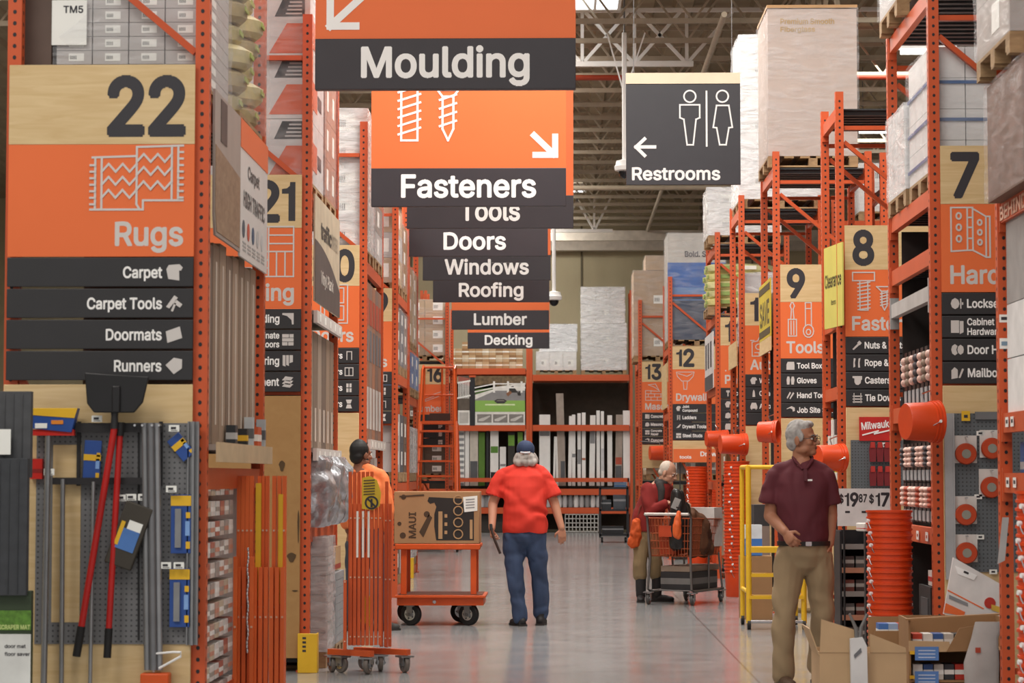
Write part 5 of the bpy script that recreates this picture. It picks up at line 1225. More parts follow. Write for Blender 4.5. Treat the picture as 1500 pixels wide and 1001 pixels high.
# ================= loads on the racks of the other side
X7, Y7 = RIGHT[7]; X8, Y8 = RIGHT[8]; X9, Y9 = RIGHT[9]; X10, Y10 = RIGHT[10]; X11, Y11 = RIGHT[11]; X12, Y12 = RIGHT[12]; X13, Y13 = RIGHT[13]; X6, Y6 = RIGHT[6]
def printed(t, items, y, mat):
    mb = MB(); mb.m(mat)
    for it in items: text_into(mb, *it[:4], w=it[4], y=y)
    mb.build('lettering', t, smooth=False)
GK = M('B3A298', .6, var=.05)
t = load('tall wrapped greyish carton with faint tan lettering on top of the 9 rack', 2.63, Y9 + .1, zk(5.3), .93, 1.2, 1.66, (1, 1, 1), GK, FILM, lab=False)
printed(t, [('Premium Smooth', -.33, 1.5, .055, .56), ('Fiberglass', -.33, 1.42, .05, .36)], -.001, M('A88A58'))
mb = MB(); mb.m(KRAFT); mb.bb(-.47, .47, -.005, 1.21, 1.668, 1.70); mb.build('cap_board', t)
load('tall bright white wrapped pallet on top of the rack behind the restrooms sign', 2.65, Y10 + .1, zk(5.3), .98, 1.2, 2.1, (2, 1, 3), M('E8E7E6', .5), FILMW)
load('crumpled white wrapped pallet low behind the restrooms sign', 2.55, Y11 + .08, zk(5.3), 1.0, .95, .78, (2, 1, 2), M('E4E3E1', .5), FILMW)
t = thing('bag_pallet', 'pallet of yellow and green plastic bags high on the rack beside the blue pallet', 'wrapped pallet', (X11 + .36, Y11 + .1, zk(4.1)))
put(pallet_mesh(.9, 1.0), 'wooden_pallet', t)
for k in range(5):
    for j in range(2):
        mb = MB(); mb.m(M(('D9D290', 'CFCB98', 'DED9A4')[(k + j) % 3], .35, var=.25, scale=7)); mb.loft([((0, .24, 0), .42, .2), ((0, .24, .03), .47, .235), ((0, .24, .1), .48, .24), ((0, .24, .125), .4, .2)], 20)
        mb.m(M('94AE62', .4)); mb.bb(-.3, -.05, .002, .03, .04, .09); mb.m(M('F0F0E4', .4)); mb.bb(.05, .22, .0, .03, .04, .09); mb.m(M('94AE62', .4)); mb.bb(-.47, -.455, .12, .36, .04, .09)
        mb.build('plastic_bag', t, loc=(.02 * ((k + j) % 2), j * .48, .118 + k * .118))
t = thing('header_board', 'tilted white header board with black print beside the 12 sign', 'sign', (X11 - .012, Y11 + .1, zk(2.88)))
p = MB().bb(-.015, 0, 0, 1.75, 0, .78).build('board', t, M('D6D5D4', .45)); mb = MB(); mb.m(M('4A4A4C')); mb.bb(-.018, -.015, .0, 1.75, 0, .2)
for y in (.25, .8, 1.3): mb.bb(-.018, -.015, y, y + .28, .3, .66)
mb.build('print', p)
t = load('tall blue wrapped pallet with black lettering above the 12 sign', 2.31, Y12 + .06, zk(4.05), .98, 1.2, 1.92, (1, 1, 1), M('B9B5AE', .6), FILM, lab=False)
mb = MB(); mb.m(M('2F5FA8', .5)); mb.bb(-.49, .49, -.003, 0, 1.0, 1.42); mb.m(M('5C83B8', .5)); mb.bb(-.49, .49, -.002, 0, .75, 1.2); mb.m(M('25344F', .5)); mb.bb(-.49, .49, -.004, 0, .12, .78); mb.bb(-.49, .49, -.005, -.004, .8, .82); mb.build('blue_print', t)
printed(t, [('Bold. Style', -.2, 1.52, .09, .55)], -.004, NUMC)
load('tall tan wrapped pallet above the 13 sign', 1.87, Y13 + .06, zk(4.05), .92, 1.2, 1.75, (1, 1, 2), M('B59C82', .7), FILM)
load('smaller tan wrapped box on top of the tan pallet above the 13 sign', 1.98, Y13 + .1, zk(4.05) + 1.76, .68, 1.1, .28, (1, 1, 1), M('BCA48A', .7), FILM, False, lab=False)
# rack end 7
BWH = M('D9D8D7', .5, var=.05)
t = load('white cartons with blue straps on the pallet above the 7 sign', X7 + .5, Y7 + .08, zk(3.72), .96, .92, .95, (4, 3, 4), BWH, FILM, lab=False)
mb = MB(); mb.m(M('3D5F8F', .4))
for z in (.2, .45, .7): mb.bb(-.485, .485, -.008, -.004, z, z + .022); mb.bb(-.488, -.484, -.004, .92, z, z + .022)
mb.bb(-.44, -.42, -.0085, -.004, .117, .95); mb.build('strap', t)
load('lower white wrapped pallet beside the strapped cartons, high on the 7 rack', X7 + .46, Y7 + 1.03, zk(3.72), .92, .88, .72, (1, 1, 3), M('E2E1E0'), FILMW, lab=False)
load('pale wrapped load cut by the top edge on the highest 7 rack beam', X7 + .42, Y7 + 1.0, zk(5.36), .95, .9, .8, (2, 1, 2), GREYC, FILM)
load('grey load near the camera on the highest 7 rack beam', X7 + .55, Y7 + .15, zk(5.36), .9, .8, .8, (2, 1, 2), M('8F8A86'), FILM)
t = thing('grey_shelf_beam', 'grey steel beam across the 7 rack below the orange one', 'beam', (X7 + .035, Y7 + .09, 2.66)); MB().bb(-.025, .025, 0, 1.82, -.1, 0).build('beam', t, M('B9B9B7', .4)); 
for y in (0, 1.79): MB().bb(-.032, .032, y, y + .03, -.18, .05).build('end_plate', t, M('A5A5A4', .4))
# rack end 6, at the picture's edge
load('pale grey boxed load on a wooden pallet at the upper corner of the picture', X6 + .42, Y6 + .9, zk(4.12), 1.06, .98, 1.0, (1, 1, 3), M('A89F99'), FILM)
load('brown wrapped load beside the 7 sign panel', X6 + .43, Y6 + .78, zk(3.28), .98, 1.08, .66, (2, 1, 1), M('6E5648', .6), FILM, False, lab=False)
t = thing('beam_lettering', 'pale lettering on the orange beam beside the 7 sign', 'lettering', (X6 + .014, Y6 + 1.9, zk(3.28) - .095)); mb = MB(); mb.m(M('E5B49A')); text_into(mb, 'BEHIND BAR', 0, .0, .075, 1.2, y=0, face='-x'); mb.build('lettering', t, smooth=False)
for i, (z, h, c, n) in enumerate(((zk(1.83) + .003, .3, 'E6E5E4', 'lower'), (zk(1.83) + .31, .3, 'DEDDDC', 'upper'))):
    item('carton', f'{n} white box on the shelf at the picture edge beside the 7 sign', 'box', (X6 + .29, Y6 + 1.25, z), (.5, 1.2, h), M(c))
item('carton', 'wide grey box on top of the white boxes at the picture edge', 'box', (X6 + .45, Y6 + 1.25, zk(1.83) + .615), (.82, 1.2, .50), M('9B9896'))
item('carton', 'grey box standing behind the white boxes at the picture edge', 'box', (X6 + .78, Y6 + 1.2, zk(1.83) + .003), (.3, 1.3, .95), M('8F8C8B'))
for i in range(5): item('blue_pack', f'blue and grey pack low on the edge rack, {ORD[i]} from the 7 sign', 'package', (X6 + .14, Y6 + 1.85 - i * .15, zk(1.42) + .003), (.05, .11, .17), M(('3E74B5', '9A9C9E')[i % 2], .35), 'packs on the low shelf at the edge', band=(.1, .35), bandmat=M('C9CDD2'))
for i, (z, y) in enumerate(((zk(1.83), 1.7), (zk(1.83), 1.55), (zk(1.42), 1.7), (zk(1.42), 1.5))):
    t = thing('price_tag', f'white price tag on the {("upper","upper","lower","lower")[i]} rail of the edge rack, {("first","second")[i % 2]} from the 7 sign', 'price tag', (X6 + .012, Y6 + y, z - .08)); MB().bb(-.003, 0, 0, .08, 0, .055).build('card', t, TAG); MB().bb(-.004, -.003, .01, .06, .02, .04).build('print', t, NUMC)
for i, (z, h) in enumerate(((2.27, .045), (2.12, .06))):
    t = thing('load_label', f'{("striped white","square blue and white")[i]} label on the orange upright beside the 7 sign', 'label', (X6 + .0, Y6 + 1.925, z)); MB().bb(.01, .07, -.003, 0, 0, h).build('sticker', t, TAG); mb = MB(); mb.m((NUMC, M('7A94A8'))[i]); mb.bb(.02, .06, -.004, -.003, h * .3, h * .7); mb.build('print', t)
# long racks running away behind the rack ends, seen above the signs
def run_rack(label, x, y, n, levels, bayl=2.5):
    t = thing('pallet_rack', label, 'rack', (x, y, 0))
    for i in range(n + 1):
        for yy in (.04, 1.0): put(UPM, 'upright', t, (i * bayl, yy, 0))
        for z in (2.0, 3.2, 4.3): brace(t, (i * bayl, .08, z), (i * bayl, .96, z))
    for z in levels:
        for yy in (.04, 1.0): MB().bb(.04, n * bayl - .04, yy - .025, yy + .025, z - .11, z).build('shelf_rail', t, ORANGE2)
        MB().bb(.04, n * bayl - .04, .07, .97, z - .05, z - .01).build('deck', t, DECKM)
    return t
for key, lab, lvls in ((7, 'long orange rack running back behind the hinge sign', (4.5, 3.3)), (8, 'long orange rack running back behind the bolt and screw sign', (4.35, 3.0)), (9, 'long orange rack running back behind the Tools sign', (4.45, 3.1)), (10, 'long orange rack running back behind the car drawing sign', (4.45, 3.1)), (12, 'long orange rack running back behind the Drywall sign', (4.1, 2.8))):
    X, Y = RIGHT[key]; run_rack(lab, X + 1.16, Y + .1, 2, lvls)
for key, dx, z, w, h, m, lab in ((7, .7, 4.5, 1.0, .6, TANC, 'tan wrapped load on the long rack behind the hinge sign'), (7, 1.9, 3.3, 1.1, .9, KRAFT2, 'brown load on the long rack behind the hinge sign'), (8, .75, 4.35, 1.1, .35, WHITEC, 'flat white load on the long rack behind the bolt sign'), (8, .75, 3.0, 1.0, .7, M('C4552E'), 'orange cartons on the long rack behind the bolt sign'),
                               (9, .75, 3.1, 1.1, 1.0, GREYC, 'grey wrapped load on the long rack behind the Tools sign'), (9, 2.0, 4.45, 1.0, .8, WHITEC, 'white load on the long rack behind the Tools sign'), (10, .7, 3.1, 1.0, 1.1, M('C9C9C9'), 'silvery wrapped load above the car sign'), (10, .8, 4.45, 1.0, .7, WHITEC, 'white load on the long rack behind the car sign'), (12, .7, 2.8, 1.0, 1.0, KRAFT2, 'brown load on the long rack behind the Drywall sign')):
    X, Y = RIGHT[key]; load(lab, X + 1.16 + dx, Y + .14, z, w, .9, h, (2, 1, 2), m, FILM)
load('silvery wrapped load inside the rack above the car sign', X10 + .5, Y10 + .12, zk(3.2), .85, .9, .95, (1, 1, 3), M('C4C4C5'), FILMW, lab=False)
load('dark load inside the rack above the Tools sign', X9 + .52, Y9 + .12, zk(3.2), .85, 1.2, .5, (2, 1, 2), M('6A5648'), FILM, lab=False)
for k, (X, Y, bay) in ((11, (X11, Y11, 2.0)), (12, (X12, Y12, 2.0)), (13, (X13, Y13, 2.0))):
    for r, z in enumerate((.153, zk(1.3), zk(2.75))):
        load(f'{("brown", "grey", "tan")[(k + r) % 3]} load inside the rack with the {("narrow digit 1", "12", "13")[k - 11]} sign, {("floor", "middle", "upper")[r]} level', X + .55, Y + .14, z + .003, .8, 1.7, .7, (2, 2, 2), (KRAFT2, M('77706C'), TANC)[(k + r) % 3], None)
# header boards on the aisle faces
t = thing('clearance_board', 'yellow board reading Clearance between the 9 and 8 signs', 'sign', (X8 + .045, Y8 - .16, zk(2.98)), R(8))
p = MB().bb(-.014, 0, 0, .62, 0, .72).build('board', t, M('CFC768', .5, var=.04)); mb = MB(); mb.m(M('3F3B22')); text_into(mb, 'Clearance', -.59, .36, .11, .56, y=-.015, face='-x'); text_into(mb, 'items', -.38, .2, .045, .16, y=-.015, face='-x', bold=.01); mb.build('lettering', p, smooth=False)
t = thing('striped_board', 'yellow and black striped board reading SAVE beside the Tools sign', 'sign', (X9 - .012, Y9 + .08, zk(2.98)))
p = MB().bb(-.014, 0, 0, 1.3, .15, .75).build('board', t, M('C9B63A', .5, var=.05)); mb = MB(); mb.m(M('4B4426'))
for z in (.18, .64): mb.bb(-.017, -.014, 0, 1.3, z, z + .07)
text_into(mb, 'SAVE', -1.2, .3, .24, 1.1, y=-.015, face='-x'); mb.build('lettering', p, smooth=False); MB().bb(-.014, 0, 0, 1.3, 0, .148).build('lower_board', t, PALE)
t = thing('header_board', 'plain pale header board between the 13 and 12 signs', 'sign', (X12 - .012, Y12 + .08, zk(2.8))); MB().bb(-.014, 0, 0, 1.8, 0, .75).build('board', t, PALE)
t = thing('header_board', 'narrow pale header board between the two signs showing a digit 1', 'sign', (X10 - .012, Y10 + .08, zk(3.0))); MB().bb(-.014, 0, 0, 1.3, 0, .3).build('board', t, PALE)
t = thing('small_header', 'small orange header reading Drywall under the 12 sign', 'sign', (X12 + .08, Y12 - .05, 1.63)); p = MB().bb(0, .93, -.02, .02, 0, .22).build('board', t, SIGNOR); lettering(p, [('Drywall', .45, .1, .075, .4, 'L'), ('tools', .1, .06, .05, .2, 'L')], WHITE, -.021)
MB().bb(.1, .12, .0, .02, -1.6, 0).build('stand', t, DARK)
# ================= orange buckets
BKT = M('D8481C', .38, var=.05)
def bucket_mesh():
    mb = MB(); mb.m(BKT); h = .37; r0 = .128; r1 = .146
    pr = [(.0, 0), (r0, 0), (r0 + .004, .01), (r1 - .004, h * .76), (r1 + .004, h * .765), (r1 + .004, h * .79), (r1 - .002, h * .795), (r1 - .002, h * .85), (r1 + .006, h * .855), (r1 + .006, h * .89), (r1 - .001, h * .895), (r1 + .001, h * .96), (r1 + .009, h * .965), (r1 + .009, h), (r1 - .002, h), (r1 - .006, h * .7), (r0 - .003, .004), (0, .004)]
    mb.lathe(pr, 28); return mb.mesh('bucket_body')
def handle_mesh(a):
    mb = MB(); mb.m(CHROME); r = .156; zz = .30
    pts = [(r * math.cos(PI * i / 14), -r * math.sin(PI * i / 14) * math.cos(a), zz - r * math.sin(PI * i / 14) * math.sin(a)) for i in range(15)]
    mb.tube(pts, .0035, 6); mb.m(WHITE)
    for s in (-1, 1): mb.cyl((s * .146, 0, zz), (s * .164, 0, zz), .012, n=8)
    return mb.mesh('handle')
BM = bucket_mesh(); HM = handle_mesh(R(68))
def bucket(label, loc, rot=(0, 0, 0), group=None):
    t = thing('bucket', label, 'bucket', loc, 0, group); t.rotation_euler = rot
    put(BM, 'bucket_body', t); put(HM, 'handle', t); return t
def tower(where, x, y, n, rz=0, pitch=.08):
    for k in range(n):
        pos = n - 1 - k
        w = 'topmost' if pos == 0 else 'lowest' if k == 0 else ORD[pos] + ' from the top'
        bucket(f'orange bucket, {w} of the nested tower {where}', (x, y, k * pitch), (0, 0, rz + .12 * math.sin(k * 1.7)), 'nested orange buckets ' + where)
Yt = 15.75; tower('behind the open carton', at(1302, 700, Yt).x, Yt, 11, R(25))
tower('at the picture edge', 2.275, 10.98, 13, R(20))
Yt = 27.35; tower('beside the yellow steps', at(1079, 700, Yt).x, Yt, 16, R(60))
Yt = 33.2; tower('behind the shopping cart', at(1021, 700, Yt).x, Yt, 15, R(30), .083)
Yt = 36.6; tower('under the Drywall header', at(1040, 700, Yt).x + .05, Yt, 13, R(10))
def hung(label, px, py, Y, yaw=100, roll=0, k=1.0, key=None, kz=1.0):
    p = at(px, py, Y)
    t = bucket(label, p, (R(90), R(roll), R(yaw))); t.scale = (k, k, k * kz)
    c = Matrix.Rotation(R(yaw), 3, 'Z') @ Matrix.Rotation(R(roll), 3, 'Y') @ Matrix.Rotation(R(90), 3, 'X') @ Vector((0, 0, .185 * k * kz))
    t.location = p - c
    X, Y = RIGHT[key]; Mi = (Matrix.Translation(t.location) @ t.rotation_euler.to_matrix().to_4x4() @ Matrix.Diagonal((k, k, k * kz, 1))).inverted()
    a = p + Vector((0, 0, .2 * k)); e = Vector((X, Y + .04, a.z + .03))
    MB().tube([tuple(Mi @ v) for v in (p + Vector((.02, 0, .12 * k)), a, e)], .006 / k, 6).build('hanger_wire', t, CHROME)
hung('orange bucket hung sideways on the 7 rack over the red packs', 1350, 618, 15.15, 105, 0, .9, 7, .68)
hung('orange bucket hung sideways above the yellow stair rail', 1126, 633, 23.7, 70, 0, .78, 9, .7)
hung('orange bucket hung sideways under the narrow digit 1 sign', 1074, 651, 27.6, 100, 0, .85, 10)
hung('orange bucket partly hidden beyond the one under the narrow digit 1 sign', 1050, 643, 31.9, 100, 0, .8, 11)
hung('orange bucket hung sideways behind the shoulder of the man in maroon', 1216, 671, 20.1, 110, 0, .8, 8, .8)
hung('orange bucket hung sideways under the 13 sign', 966, 664, 44.3, 100, 0, 1, 13)
# ================= end under the 7 sign: board with tape packs
u7 = (Y7 - .03) / FPX
p0 = at(1384, 838, Y7); p1 = at(1462, 606, Y7)
t = thing('pegboard', 'grey perforated board with tape packs under the 7 sign', 'pegboard', (p0.x, Y7 - .026, p0.z)); MB().bb(0, .88, -.01, 0, 0, p1.z - p0.z).build('board', t, PEGB)
mb = MB(); mb.m(M('A9A9AB', .45)); mb.bb(0, .06, -.03, -.012, -.05, p1.z - p0.z); mb.bb(.05, .06, -.05, -.03, -.05, p1.z - p0.z); mb.build('channel', t)
MB().bb(.2, .88, -.03, -.012, p1.z - p0.z - .04, p1.z - p0.z + .01).build('top_rail', t, M('6E6E70'))
mb = MB(); mb.m(YEL); mb.bb(.11, .165, -.035, -.03, p1.z - p0.z - .05, p1.z - p0.z + .015); mb.m(NUMC); mb.bb(.125, .15, -.036, -.035, p1.z - p0.z - .03, p1.z - p0.z - .01); mb.build('yellow_card', t)
for i, (px, py, l) in enumerate(((1414, 663, 'topmost'), (1414, 752, 'second from the top'), (1415, 808, 'lowest'), (1452, 655, 'upper one by the orange upright'), (1451, 712, 'lower one by the orange upright'))):
    p = at(px, py, Y7 - .05)
    t = thing('tape_pack', f'round orange tape pack, {l}, on board under 7 sign', 'package', p, 0, 'round orange tape packs on the perforated board')
    MB().bb(-.075, .075, 0, .006, -.07, .11).build('card', t, M('D8D3CE', .4))
    mb = MB(); mb.m(M('B9431F', .35)); mb.lathe([(.035, -.02), (.064, -.02), (.07, -.012), (.07, .012), (.064, .02), (.035, .02)], 24, Matrix.Translation((0, -.022, -.01)) @ Matrix.Rotation(PI / 2, 4, 'X')); mb.build('tape_roll', t)
    mb = MB(); mb.m(M('8C8A80')); mb.cyl((0, -.03, -.01), (0, -.045, -.01), .03, n=16); mb.build('hub', t); MB().cyl((0, .02, .1), (0, -.1, .1), .004, n=6).build('hook', t, CHROME)
for i, (px, py) in enumerate(((1436, 635), (1433, 728), (1436, 787), (1455, 838))):
    t = thing('price_tag', f'white price tag on the 7 board, {ORD[i]} from the top', 'price tag', at(px, py, Y7 - .05), 0, 'price tags on the 7 board'); MB().bb(-.025, .025, 0, .003, -.015, .015).build('card', t, TAG); MB().bb(-.012, .012, -.001, 0, -.006, .006).build('print', t, NUMC)
# packs hung on the aisle face of the 7 rack
PK = M('D9B3A6', .45, var=.35, scale=26); BKP = M('2B2729', .4)
def face_packs(lab, z, h, n, y0, dy, x, cols):
    for i in range(n):
        t = thing('hanging_pack', f'{lab}, {ORD[i]} along', 'package', (x, y0 + dy * i, z), 0, lab + ' row')
        MB().bb(-.03, .0, -.06, .06, 0, h).build('card', t, BKP)
        mb = MB(); mb.m(cols[i % len(cols)])
        for k in range(4): mb.ell((-.04, 0, h * (.45 + .13 * k)), (.028, .048, h * .075), 10)
        mb.build('contents', t); MB().bb(-.036, -.03, -.05, .05, .01, h * .3).build('label', t, M('A9ABAD'))
face_packs('pink and grey pack on the shelf above the tilted bucket', zk(2.0) + .003, .40, 9, Y7 + .2, .19, X7 + .12, (PK, M('4A4246'), PK, M('8F7A6A')))
face_packs('pink beaded pack in the upper row behind the bucket', 1.36, .27, 9, Y7 + .25, .18, X7 + .1, (PK, PK, M('4A4246')))
face_packs('pink beaded pack in the row over the orange rail', 1.08, .27, 9, Y7 + .25, .18, X7 + .1, (PK, M('B5533A'), PK))
t = thing('hook_panel', 'dark perforated back panel behind the pink packs', 'display panel', (X7 + .14, Y7 + .09, .98)); MB().bb(0, .012, 0, 1.82, 0, .72).build('panel', t, M('2E2B2C'))
for i in range(4):
    t = thing('price_tag', f'white price tag on the orange rail under the pink packs, {ORD[i]} from the 7 sign', 'price tag', (X7 + .01, Y7 + .25 + i * .4, zk(.98) - .09), 0, 'price tags on the 7 rail'); MB().bb(-.003, 0, 0, .1, 0, .06).build('card', t, TAG); MB().bb(-.004, -.003, .02, .07, .02, .04).build('print', t, M('B5533A'))
t = thing('black_bin', 'tall black bin under the orange rail on the 7 rack', 'bin', (X7 + .03, Y7 + .3, .16)); mb = MB(); mb.m(M('1D1C1E', .5)); mb.bb(0, .3, 0, .02, 0, .5); mb.bb(0, .3, .48, .5, 0, .5); mb.bb(0, .02, .02, .48, 0, .5); mb.bb(.28, .3, .02, .48, 0, .5); mb.bb(.02, .28, .02, .48, 0, .02); mb.build('bin_body', t); MB().bb(-.004, 0, .1, .4, .3, .42).build('label', t, M('4A4A4C'))
item('round_tin', 'white and red pack on top of the black bin', 'package', (X7 + .13, Y7 + .42, .665), (.16, .2, .1), M('D8CFC8'), band=(.3, .6), bandmat=RED)
# ================= end under the 8 sign: brand board, gloves
p = at(1259, 646, Y8 - .05); q_ = at(1312, 611, Y8 - .05)
t = thing('brand_board', 'red board with white slanted script under the 8 sign', 'sign', p); W = .36; H = q_.z - p.z
b = MB().bb(0, W, 0, .02, 0, H).build('board', t, M('C02A25', .45)); mb = MB(); mb.m(WHITE); text_into(mb, 'Milwaukee', .02, .095, .06, .31, y=-.001, tilt=.1); mb.stroke([(.03, .05), (.16, .085), (.13, .06), (.3, .1)], .012, False, 0); mb.build('lettering', b, smooth=False)
p = at(1247, 735, Y8 - .04); t = thing('pegboard', 'blue grey perforated board with dark red gloves under the 8 sign', 'pegboard', p); MB().bb(0, .75, 0, .012, 0, at(1247, 645, Y8 - .04).z - p.z).build('board', t, PEGB)
for r in range(2):
    for i in range(4):
        x = at(1271 + i * 10.5, 0, Y8).x; z = at(0, (677, 712)[r], Y8).z
        t = thing('glove_pack', f'dark red work glove pack, {("upper","lower")[r]} row, {ORD[i]} from the price sign side', 'gloves', (x, Y8 - .065, z), 0, 'dark red glove packs')
        mb = MB(); mb.m(M('7A2228', .6)); mb.prism([(-.025, 0), (.025, 0), (.03, .1), (.02, .16), (-.02, .16), (-.03, .1)], -.012, .012); mb.build('glove', t); MB().bb(-.018, .018, -.016, -.012, .12, .17).build('card', t, M('B8332C'))
t = thing('price_tag', 'white price tag under the red script board', 'price tag', at(1296, 652, Y8 - .07)); MB().bb(-.06, .06, 0, .003, -.02, .02).build('card', t, TAG); MB().bb(-.01, .03, -.001, 0, -.008, .008).build('print', t, NUMC)
for i in range(8):
    c = ('C8372A', 'E0C23A', '3A7A45', 'D8D4CE', 'C4522A', '2F2D30', 'E4DFD8', 'B9342C')[i]
    item('small_pack', f'small {("red","yellow","green","white","orange","black","pale","dark red")[i]} pack on the 8 rack face beside the tilted bucket', 'package', (X8 + .07, Y8 + .16 + (i % 4) * .25, (zk(1.3) + .003, 1.62)[i // 4]), (.08, .17, (.22, .28)[i // 4]), M(c, .4), 'small packs on the 8 rack face', band=(.2, .5), bandmat=M('D9D5CF'))
t = thing('tier_shelf', 'thin grey shelf carrying the small packs on the 8 rack face', 'shelf', (X8 + .02, Y8 + .08, 1.615)); MB().bb(0, .5, 0, 1.0, -.02, 0).build('shelf_board', t, M('77716C'))
# price sign and its black stand
Ys = 17.95; us = Ys / FPX; p = at(1227, 771, Ys); q_ = at(1309, 716, Ys)
t = thing('price_sign', 'large white price sign with black figures 19 87 and 17 over a black stand', 'sign', p); W = q_.x - p.x; H = q_.z - p.z
b = MB().bb(0, W, 0, .012, 0, H).build('panel', t, M('E6E6E6', .4)); mb = MB(); mb.m(NUMC)
k = us
for s_, x, y, h, w in (('$', 1229, 737, 11, 7), ('19', 1237, 742, 19, 17), ('87', 1258, 736, 11, 12), ('$', 1273, 737, 11, 7), ('17', 1282, 742, 19, 17)): (number_into(mb, s_, (x - 1227) * k, (771 - y) * k, h * k * 1.0, y=-.001) if '1' in s_ else text_into(mb, s_, (x - 1227) * k, (771 - y) * k, h * k, w * k, y=-.001, bold=.03))
for x in (1238, 1262): mb.bb((x - 1227) * k, (x + 7 - 1227) * k, -.002, 0, (771 - 752) * k, (771 - 749) * k)
mb.build('lettering', b, smooth=False)
for x in (.05, W - .05): MB().cyl((x, .01, -p.z), (x, .01, 0), .008, n=8).build('stand_post', t, DARK)
a = at(1222, 0, 18.1).x
t = thing('black_stand', 'black display stand with narrow shelves under the price sign', 'stand', (a, 18.02, 0)); mb = MB(); mb.m(M('222124', .5)); mb.bb(0, .24, .38, .4, 0, .98); mb.bb(0, .015, 0, .4, 0, .98); mb.bb(.225, .24, 0, .4, 0, .98); mb.build('case', t)
for k_ in range(5): MB().bb(.015, .225, .0, .38, .12 + k_ * .18, .135 + k_ * .18).build('shelf', t, M('2C2A2D')); MB().bb(.015, .225, -.01, 0, .12 + k_ * .18, .16 + k_ * .18).build('tag_rail', t, M(('8A8480', 'B07A60')[k_ % 2]))
for k_ in range(4):
    for j in range(2): item('stand_pack', f'dark pack on the black stand, {ORD[3 - k_]} shelf from the top, {("left","right")[j]} one', 'package', (a + .07 + j * .1, 18.14, .136 + k_ * .18), (.085, .16, .11), M(('4A3B38', '5A5654', '6E3A30')[(k_ + j) % 3]), 'dark packs on the black stand', band=(.5, .75), bandmat=M('A8A29C'))
a2 = at(1258, 0, 17.0).x
t = thing('black_post', 'black hook post beside the bucket tower', 'post', (a2, 16.9, 0)); MB().bb(0, .055, 0, .08, .0, 1.0).build('post', t, M('1B1A1D', .5)); MB().bb(-.1, .12, -.1, .2, 0, .012).build('foot', t, DARK)
mb = MB(); mb.m(WHITE)
for i in range(8): MB().cyl((.055, .03, .3 + i * .085), (.075, .03, .3 + i * .085), .012, n=8).build('hook_tip', t, WHITE)
item('paper_roll', 'white and red crumpled pack on top of the black hook post', 'package', (a2 + .02, 16.94, 1.003), (.12, .12, .06), M('E5E0DA'), rz=.4, band=(.2, .5), bandmat=RED, bevel=.01)
# ================= yellow rolling steps
YY = 21.5; x0 = at(1092, 0, YY).x
t = thing('rolling_steps', 'yellow rolling work steps behind the man in maroon', 'steps', (x0, YY, 0))
w = .5; d = .75; Yl = M('E2B62C', .4, var=.04)
for x in (0, w):
    MB().cyl((x, 0, .06), (x, 0, 1.49), .026, n=12).build('post', t, Yl); MB().cyl((x, d, .06), (x, d, 1.49), .022, n=12).build('post', t, Yl)
    MB().cyl((x, 0, 1.48), (x, d, 1.48), .022).build('side_rail', t, Yl); MB().cyl((x, 0, .34), (x, d, .34), .02).build('side_rail', t, Yl)
    for y in (0, d): mb = MB(); mb.m(RUBBER); mb.cyl((x - .015, y, .045), (x + .015, y, .045), .045, n=14); mb.build('caster', t)
MB().cyl((0, 0, 1.48), (w, 0, 1.48), .02).build('top_rail', t, Yl)
MB().bb(0, w, -.02, .3, .70, .75).build('platform', t, Yl)
for z, y, m_ in ((.5, .0, Yl), (.3, -.02, Yl)): MB().bb(0, w, y - .015, y + .2, z - .02, z + .01).build('step', t, m_)
MB().cyl((0, -.01, .075), (w, -.01, .075), .016).build('base_bar', t, CHROME)
item('water_pack', 'blue and white jug pack behind the yellow steps', 'package', (x0 + .16, 23.2, .62), (.2, .2, .3), M('D5DDE4', .25), band=(.0, .55), bandmat=M('3F74BC'))
item('carton', 'brown carton under the blue jug pack behind the yellow steps', 'box', (x0 + .2, 23.2, .0), (.3, .35, .615), KRAFT2)
item('tool_case', 'grey and black tool case leaning behind the man in maroon', 'case', (X9 - .1, Y9 + .6, 0.0), (.16, .5, 1.1), M('3B3A3C'), band=(.5, .8), bandmat=M('8A7A70'))
# ================= open cartons and trays near the camera
YN = 13.4; un = YN / FPX
p = at(1193, 1001, YN)
t = thing('open_carton', 'open brown carton with raised flaps at the lower edge before the man in maroon', 'box', (at(1256, 0, YN).x, YN, 0))
W = .49; h = .40; th = .006
mb = MB(); mb.m(KRAFT3); mb.bb(-W/2, W/2, 0, th, 0, h); mb.bb(-W/2, W/2, .44, .446, 0, h); mb.bb(-W/2, -W/2 + th, th, .44, 0, h); mb.bb(W/2 - th, W/2, th, .44, 0, h); mb.bb(-W/2, W/2, 0, .446, 0, th); mb.build('carton_body', t)
zt = lambda y: 1.4 + (697 - y) * un
mb = MB(); mb.m(KRAFT3); mb.prism([(-W/2, h), (-.035, h), (-.035, zt(921)), (-W/2 + .01, zt(905))], -.004, .002); mb.build('flap', t)
mb = MB(); mb.m(KRAFT3); mb.prism([(.04, h), (W/2, h), (W/2 - .005, zt(946)), (.04, zt(926))], -.004, .002); mb.build('flap', t)
MB().box((-W/2 - .03, .2, h + .06), (.006, .4, .16), Matrix.Rotation(R(-20), 3, 'Y')).build('flap', t, KRAFT3)
t = thing('white_bag', 'white packaged tool with grey prongs standing in the open carton', 'package', (at(1250, 0, YN - .04).x, YN - .03, .0))
zz = 1.4 + (697 - 930) * un
mb = MB(); mb.m(M('DDDCDB', .4, var=.1)); mb.prism([(-.045, .1), (.05, .1), (.045, zz - .05), (.02, zz), (-.05, zz - .01)], -.02, .015); mb.build('bag', t); mb = MB(); mb.m(M('6E6F73')); mb.prism([(-.03, zz - .1), (.01, zz - .06), (.015, zz - .085), (-.025, zz - .12)], -.024, -.02); mb.build('print', t)
